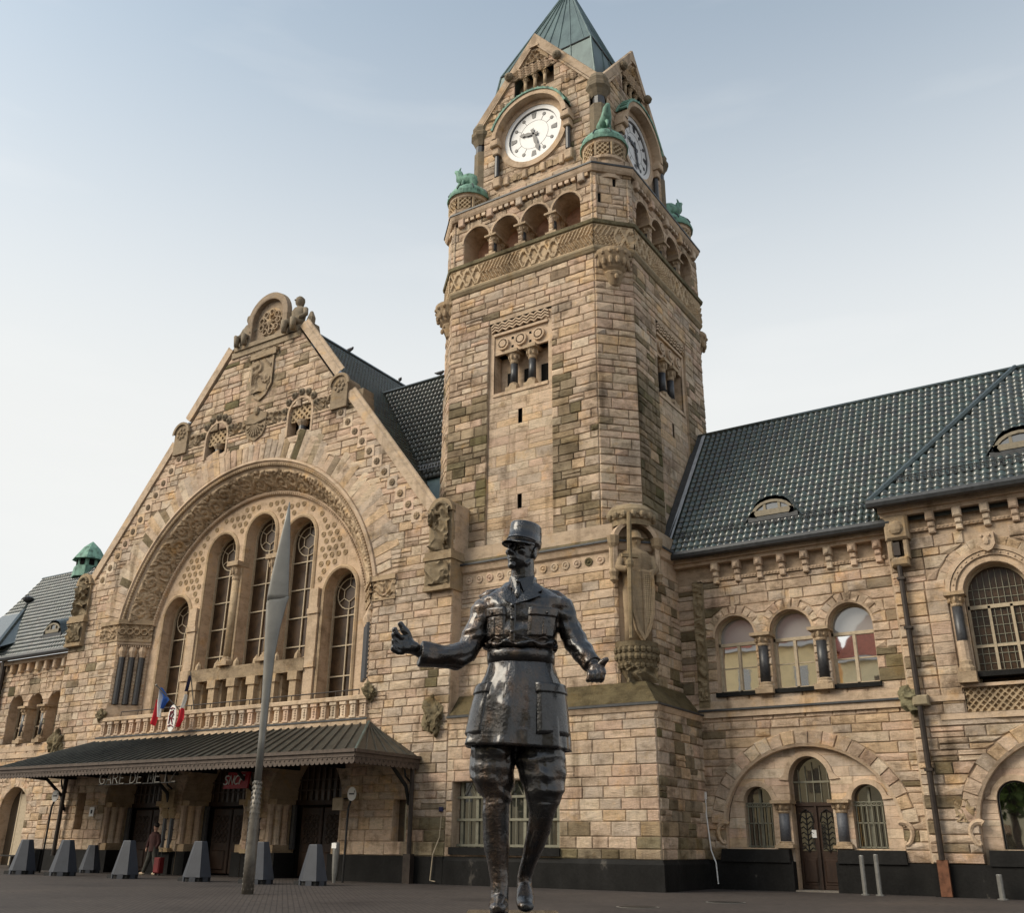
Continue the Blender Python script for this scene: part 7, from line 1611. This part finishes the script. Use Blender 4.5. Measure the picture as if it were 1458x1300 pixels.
def patch(parent, tab, t0, t1, z0, z1, off, name, n=10, m=10, skew=0.0, base=None, rim=.012):
    q = MB(fs_)
    def P(u, v):
        th, z = t0 + (t1 - t0) * u, z0 + (z1 - z0) * v
        return surf(tab, th + skew * v, z, off * (1 if 0 < u < 1 and 0 < v < 1 else .15) + (base or 0) + .003 * noise.noise(Vector((th * .2, z * 30, off * 99))))
    U_ = [0, .0, .05] + [k / n for k in range(1, n)] + [.95, 1, 1]; us = [0, .04] + [k / n for k in range(1, n)] + [.96, 1]; vs2 = [0, .05] + [k / m for k in range(1, m)] + [.95, 1]
    i = len(q.v)
    for u in us:
        for v in vs2: q.v.append(fs_(P(u, v)))
    for a in range(len(us) - 1):
        for c in range(len(vs2) - 1): k = i + a * len(vs2) + c; q.f.append((k, k + len(vs2), k + len(vs2) + 1, k + 1)); q.c.append((1, 1, 1))
    return q.build(name, 'bronze', parent, True)
po = patch(st, LOW, -72, -6, 1.03, 1.335, .017, 'pocket', base=.010); patch(po, LOW, -74, -4, 1.29, 1.36, .025, 'pocket_flap', 10, 4, base=.010)
po = patch(st, LOW, 184, 228, 1.03, 1.335, .017, 'pocket', base=.010); patch(po, LOW, 182, 230, 1.29, 1.36, .025, 'pocket_flap', 10, 4, base=.010)
for t0, t1 in ((-84, -32), (200, 246)):
    po = patch(st, UP, t0, t1, 1.655, 1.80, .014, 'breast_pocket'); patch(po, UP, t0 - 1, t1 + 1, 1.79, 1.855, .020, 'pocket_flap', 10, 4); m_ = (t0 + t1) / 2; patch(po, UP, m_ - 4, m_ + 4, 1.66, 1.79, .020, 'pocket_pleat', 4, 8)
    q = MB(fs_); q.ball(surf(UP, m_, 1.815, .024), .010, 8, 6); q.build('pocket_button', 'bronze', po)
# front overlap, belt, buttons, shoulder tabs
patch(st, UP, 254, 262, 1.60, 1.90, .012, 'front_overlap', 4, 14); patch(st, LOW, 252, 266, .962, 1.49, .008, 'skirt_overlap', 4, 16, base=.012)
q = MB(fs_); q.rings([sring(UP, z, o, 40) for z, o in ((1.492, .004), (1.497, .018), (1.545, .020), (1.580, .018), (1.586, .004))], True, False); bt = q.build('belt', 'bronze', st, True)
q = MB(fs_); q.tube([surf(UP, 170 + 200 * k / 40, 1.612 + .01 * math.sin(k * .9), .008 + .006 * math.sin(k * 1.7)) for k in range(41)], [.014 + .006 * math.sin(k * 1.3) for k in range(41)], 7); q.tube([surf(UP, 180 + 180 * k / 40, 1.642 + .012 * math.sin(k * .7 + 1), .002) for k in range(41)], [.008 + .005 * math.sin(k * 1.1 + 2) for k in range(41)], 6); q.build('blouse_fold', 'bronze', st, True)
for z in (1.86, 1.77, 1.68): q = MB(fs_); q.ball(surf(UP, 258, z, .022), (.013, .010, .013), 10, 6); q.build('button', 'bronze', st)
for sg in (-1, 1):
    q = MB(fs_); x = .03 + sg * .235; q.tube([(x - sg * .09, -.02, 1.985), (x, -.01, 1.968), (x + sg * .05, -.005, 1.935)], [(.012, .035), (.013, .036), (.012, .032)], 8); q.build('shoulder_tab', 'bronze', st, True)
# lapels, shirt collar, tie
def flat(pts, th, name, parent, off=(0, -1, 0)):
    q = MB(fs_); n = len(pts); o = Vector(off) * th; i = q.pts(pts); j = q.pts([tuple(Vector(p) + o) for p in pts])
    q.f.append(tuple(j + k for k in range(n))); q.c.append((1, 1, 1))
    for k in range(n): q.f.append((i + k, i + (k + 1) % n, j + (k + 1) % n, j + k)); q.c.append((1, 1, 1))
    return q.build(name, 'bronze', parent)
def on_(x, z, o=.004):
    t_ = 270
    for _ in range(40):
        p = surf(UP, t_, z, o); t_ += (x - p[0]) * 120
        t_ = min(max(t_, 182), 358)
    return surf(UP, t_, z, o)
flat([on_(.135, 2.035, .004), on_(.165, 1.985, .008), on_(.125, 1.955, .012), on_(.16, 1.94, .012), on_(.06, 1.895, .014), on_(-.035, 1.868, .010), on_(.03, 1.95, .006), on_(.085, 2.03, .002)], .012, 'lapel', st)
flat([on_(-.085, 2.035, .004), on_(-.125, 1.985, .008), on_(-.10, 1.955, .010), on_(-.13, 1.94, .010), on_(-.09, 1.895, .012), on_(-.035, 1.868, .008), on_(-.05, 1.95, .004), on_(-.055, 2.03, .002)], .012, 'lapel', st)
q = MB(fs_); q.rings([[(.03 + r * 1.0 * math.cos(2 * PI * j / 20), -.008 + r * .98 * math.sin(2 * PI * j / 20), z + .018 * math.sin(2 * PI * j / 20)) for j in range(20)] for r, z in ((.100, 2.03), (.097, 2.075), (.092, 2.095), (.080, 2.09))], True, False); co_ = q.build('shirt_collar', 'bronze', st, True)
flat([(-.055, -.085, 2.085), (-.012, -.112, 2.055), (-.02, -.128, 1.97), (-.055, -.112, 2.0)], .010, 'collar_point', co_); flat([(.105, -.075, 2.09), (.004, -.112, 2.055), (.035, -.128, 1.965), (.095, -.098, 2.03)], .010, 'collar_point', co_)
q = MB(fs_); q.tube([(-.005, -.112, 2.055), (-.004, -.122, 2.025)], [(.022, .016), (.014, .014)], 8); q.tube([(-.004, -.120, 2.03), (-.012, -.135, 1.96), (-.025, -.15, 1.88)], [(.015, .01), (.026, .011), (.02, .01)], 8); q.build('necktie', 'bronze', st, True)
# kepi
q = MB(hf)
def kr(z, rx, ry, dy=0, tilt=0): return [h_(rx * math.cos(2 * PI * j / 32), dy + ry * math.sin(2 * PI * j / 32), z + tilt * math.sin(2 * PI * j / 32)) for j in range(32)]
q.rings([kr(.048, .091, .114, -.006, -.006), kr(.055, .0955, .119, -.006, -.006), (kr(.088, .0955, .119, -.006, -.006)), kr(.090, .092, .115, -.006, -.006), kr(.13, .092, .112, -.004, -.004), kr(.168, .090, .107, .002, -.004), kr(.176, .086, .102, .002, -.004), kr(.170, .078, .094, .002, -.004), kr(.168, .02, .02, .002, 0)], True, True)
ke = q.build('kepi', 'bronze', st, True)
q = MB(hf); rows = []
for v in range(5):
    rr = []
    for j in range(21):
        t = R(8 + 164 * j / 20); f = v / 4; bulge = max(0, math.sin(t)) ** .7
        rr.append(h_((.094 + .012 * f * bulge) * math.cos(t), -.006 + (.117 + .060 * f * bulge) * math.sin(t), .052 - .034 * f * bulge - .004))
    rows.append(rr)
q.rings([[*a, *[(p[0], p[1], p[2] - .006) for p in a[::-1]]] for a in rows], True, True); q.build('visor', 'bronze', ke, True)
q = MB(hf); q.tube([h_(.097 * math.cos(R(8 + 164 * k / 20)), -.006 + .121 * math.sin(R(8 + 164 * k / 20)), .064) for k in range(21)], .005, 6); q.build('chin_strap', 'bronze', ke)
# plate and plinth
q = MB(fs_); q.box(-.30, .26, -.42, .24, -.045, .0); q.build('statue_base_plate', 'bronze', st)
pl_ = thing('statue_plinth', 'low granite plinth carrying the bronze statue at bottom of frame', 'plinth', (SX, SY, 0))
q = MB(fs_); q.box(-.36, .32, -.5, .26, -.776, -.046); q.build('plinth_block', 'plinth', pl_); q = MB(fs_); q.box(-.46, .42, -.6, .36, -.776, -.70); q.build('plinth_foot', 'plinth', pl_)
# ================================================================== across the square (seen as reflections)
rng = random.Random(77)
MAT['housewall'] = plain('pale_yellow_render', (.93, .74, .42), .9, 0, .08, 1.5); MAT['housewall2'] = plain('cream_render', (.92, .78, .50), .9, 0, .08, 1.5); MAT['redroof'] = plain('red_clay_roof', (.30, .085, .05), .8, 0, .25, 4); MAT['leaf'] = plain('tree_leaf', (.075, .11, .025), .8, 0, .5, 1.2, 0, .2); MAT['bark'] = plain('tree_bark', (.07, .05, .035), .9)
for n_, (x0, x1, y, h, mt, lb) in enumerate(((-74, -44, -66, 21, 'housewall2', 'cream town house across the square behind the camera at left'), (-42, -14, -66, 24, 'housewall', 'pale yellow town house across the square reflected in the wing windows'), (-12, 18, -68, 22, 'housewall2', 'cream town house with red roof across the square behind the trees'), (20, 50, -66, 21, 'housewall', 'pale yellow town house across the square at the far right'))):
    t = thing('town_house', lb, 'house', ((x0 + x1) / 2, y - 6, 0)); f_ = Fr(x1, y, 180); w = x1 - x0
    m = MB(f_); m.box(0, w, 0, 12, 0, h); wo_ = m.build('house_wall', mt, t); m = MB(f_); m.prism([(0, 0), (0, 0), (0, 0)], 0, 0) if False else None
    r = MB(f_); r.face((-.5, -.7, h), (w + .5, -.7, h), (w - 2, 6, h + 6), (2, 6, h + 6)); r.face((-.5, 12.7, h), (w + .5, 12.7, h), (w - 2, 6, h + 6), (2, 6, h + 6)); r.face((-.5, -.7, h), (2, 6, h + 6), (-.5, 12.7, h)); r.face((w + .5, -.7, h), (w - 2, 6, h + 6), (w + .5, 12.7, h)); r.build('house_roof', 'redroof', t)
    MB(f_).box(-.3, w + .3, -.6, 0, h - .5, h).build('eaves_cornice', 'clockwhite', t)
    for fl_ in range(4):
        for k in range(int(w / 3.4)):
            a = 1.4 + k * 3.4; z = 1.5 + fl_ * (h - 1) / 4; wi = MB(f_).box(a, a + 1.5, -.03, .05, z, z + 2.6).build('window', 'dimglass', wo_) if n_ in (1, 2) or fl_ else None
for n_, (x, y, h, lb) in enumerate(((4.5, -58, 12, 'leafy green tree across the square reflected in the far right window'), (-2, -60, 11, 'leafy green tree left of the middle tree across the square'), (-40, -57, 11, 'leafy green tree across the square reflected in the tower base window'), (12, -59, 11, 'leafy green tree across the square nearest the right house'))):
    t = thing('plane_tree', lb, 'tree', (x, y, 0), 'trees across the square'); m = MB(Fr(x, y))
    m.tube([(0, 0, 0), (.1, 0, h * .3), (-.1, .1, h * .55), (0, 0, h * .8)], [.4, .3, .2, .06], 8)
    for k in range(6): a = k * 1.05; m.tube([(0, 0, h * (.35 + .05 * k)), (1.5 * math.cos(a), 1.5 * math.sin(a), h * (.5 + .05 * k)), (2.4 * math.cos(a), 2.4 * math.sin(a), h * (.58 + .05 * k))], [.14, .09, .03], 6)
    m.build('trunk', 'bark', t); m = MB(Fr(x, y))
    for k in range(700):
        d = Vector((rng.gauss(0, 1), rng.gauss(0, 1), rng.gauss(0, 1))).normalized() * rng.uniform(.5, 1) * (1 + .4 * noise.noise(Vector((k * .37, n_, 0)))); c = Vector((d.x * 3.4, d.y * 3.4, h * .68 + d.z * h * .33)); u = Vector((rng.gauss(0, 1), rng.gauss(0, 1), rng.gauss(0, 1))).normalized() * .35; v = u.cross(Vector((rng.gauss(0, 1), rng.gauss(0, 1), 1))).normalized() * .28
        m.face(tuple(c - u - v), tuple(c + u - v), tuple(c + u + v), tuple(c - u + v))
    m.build('crown', 'leaf', t)
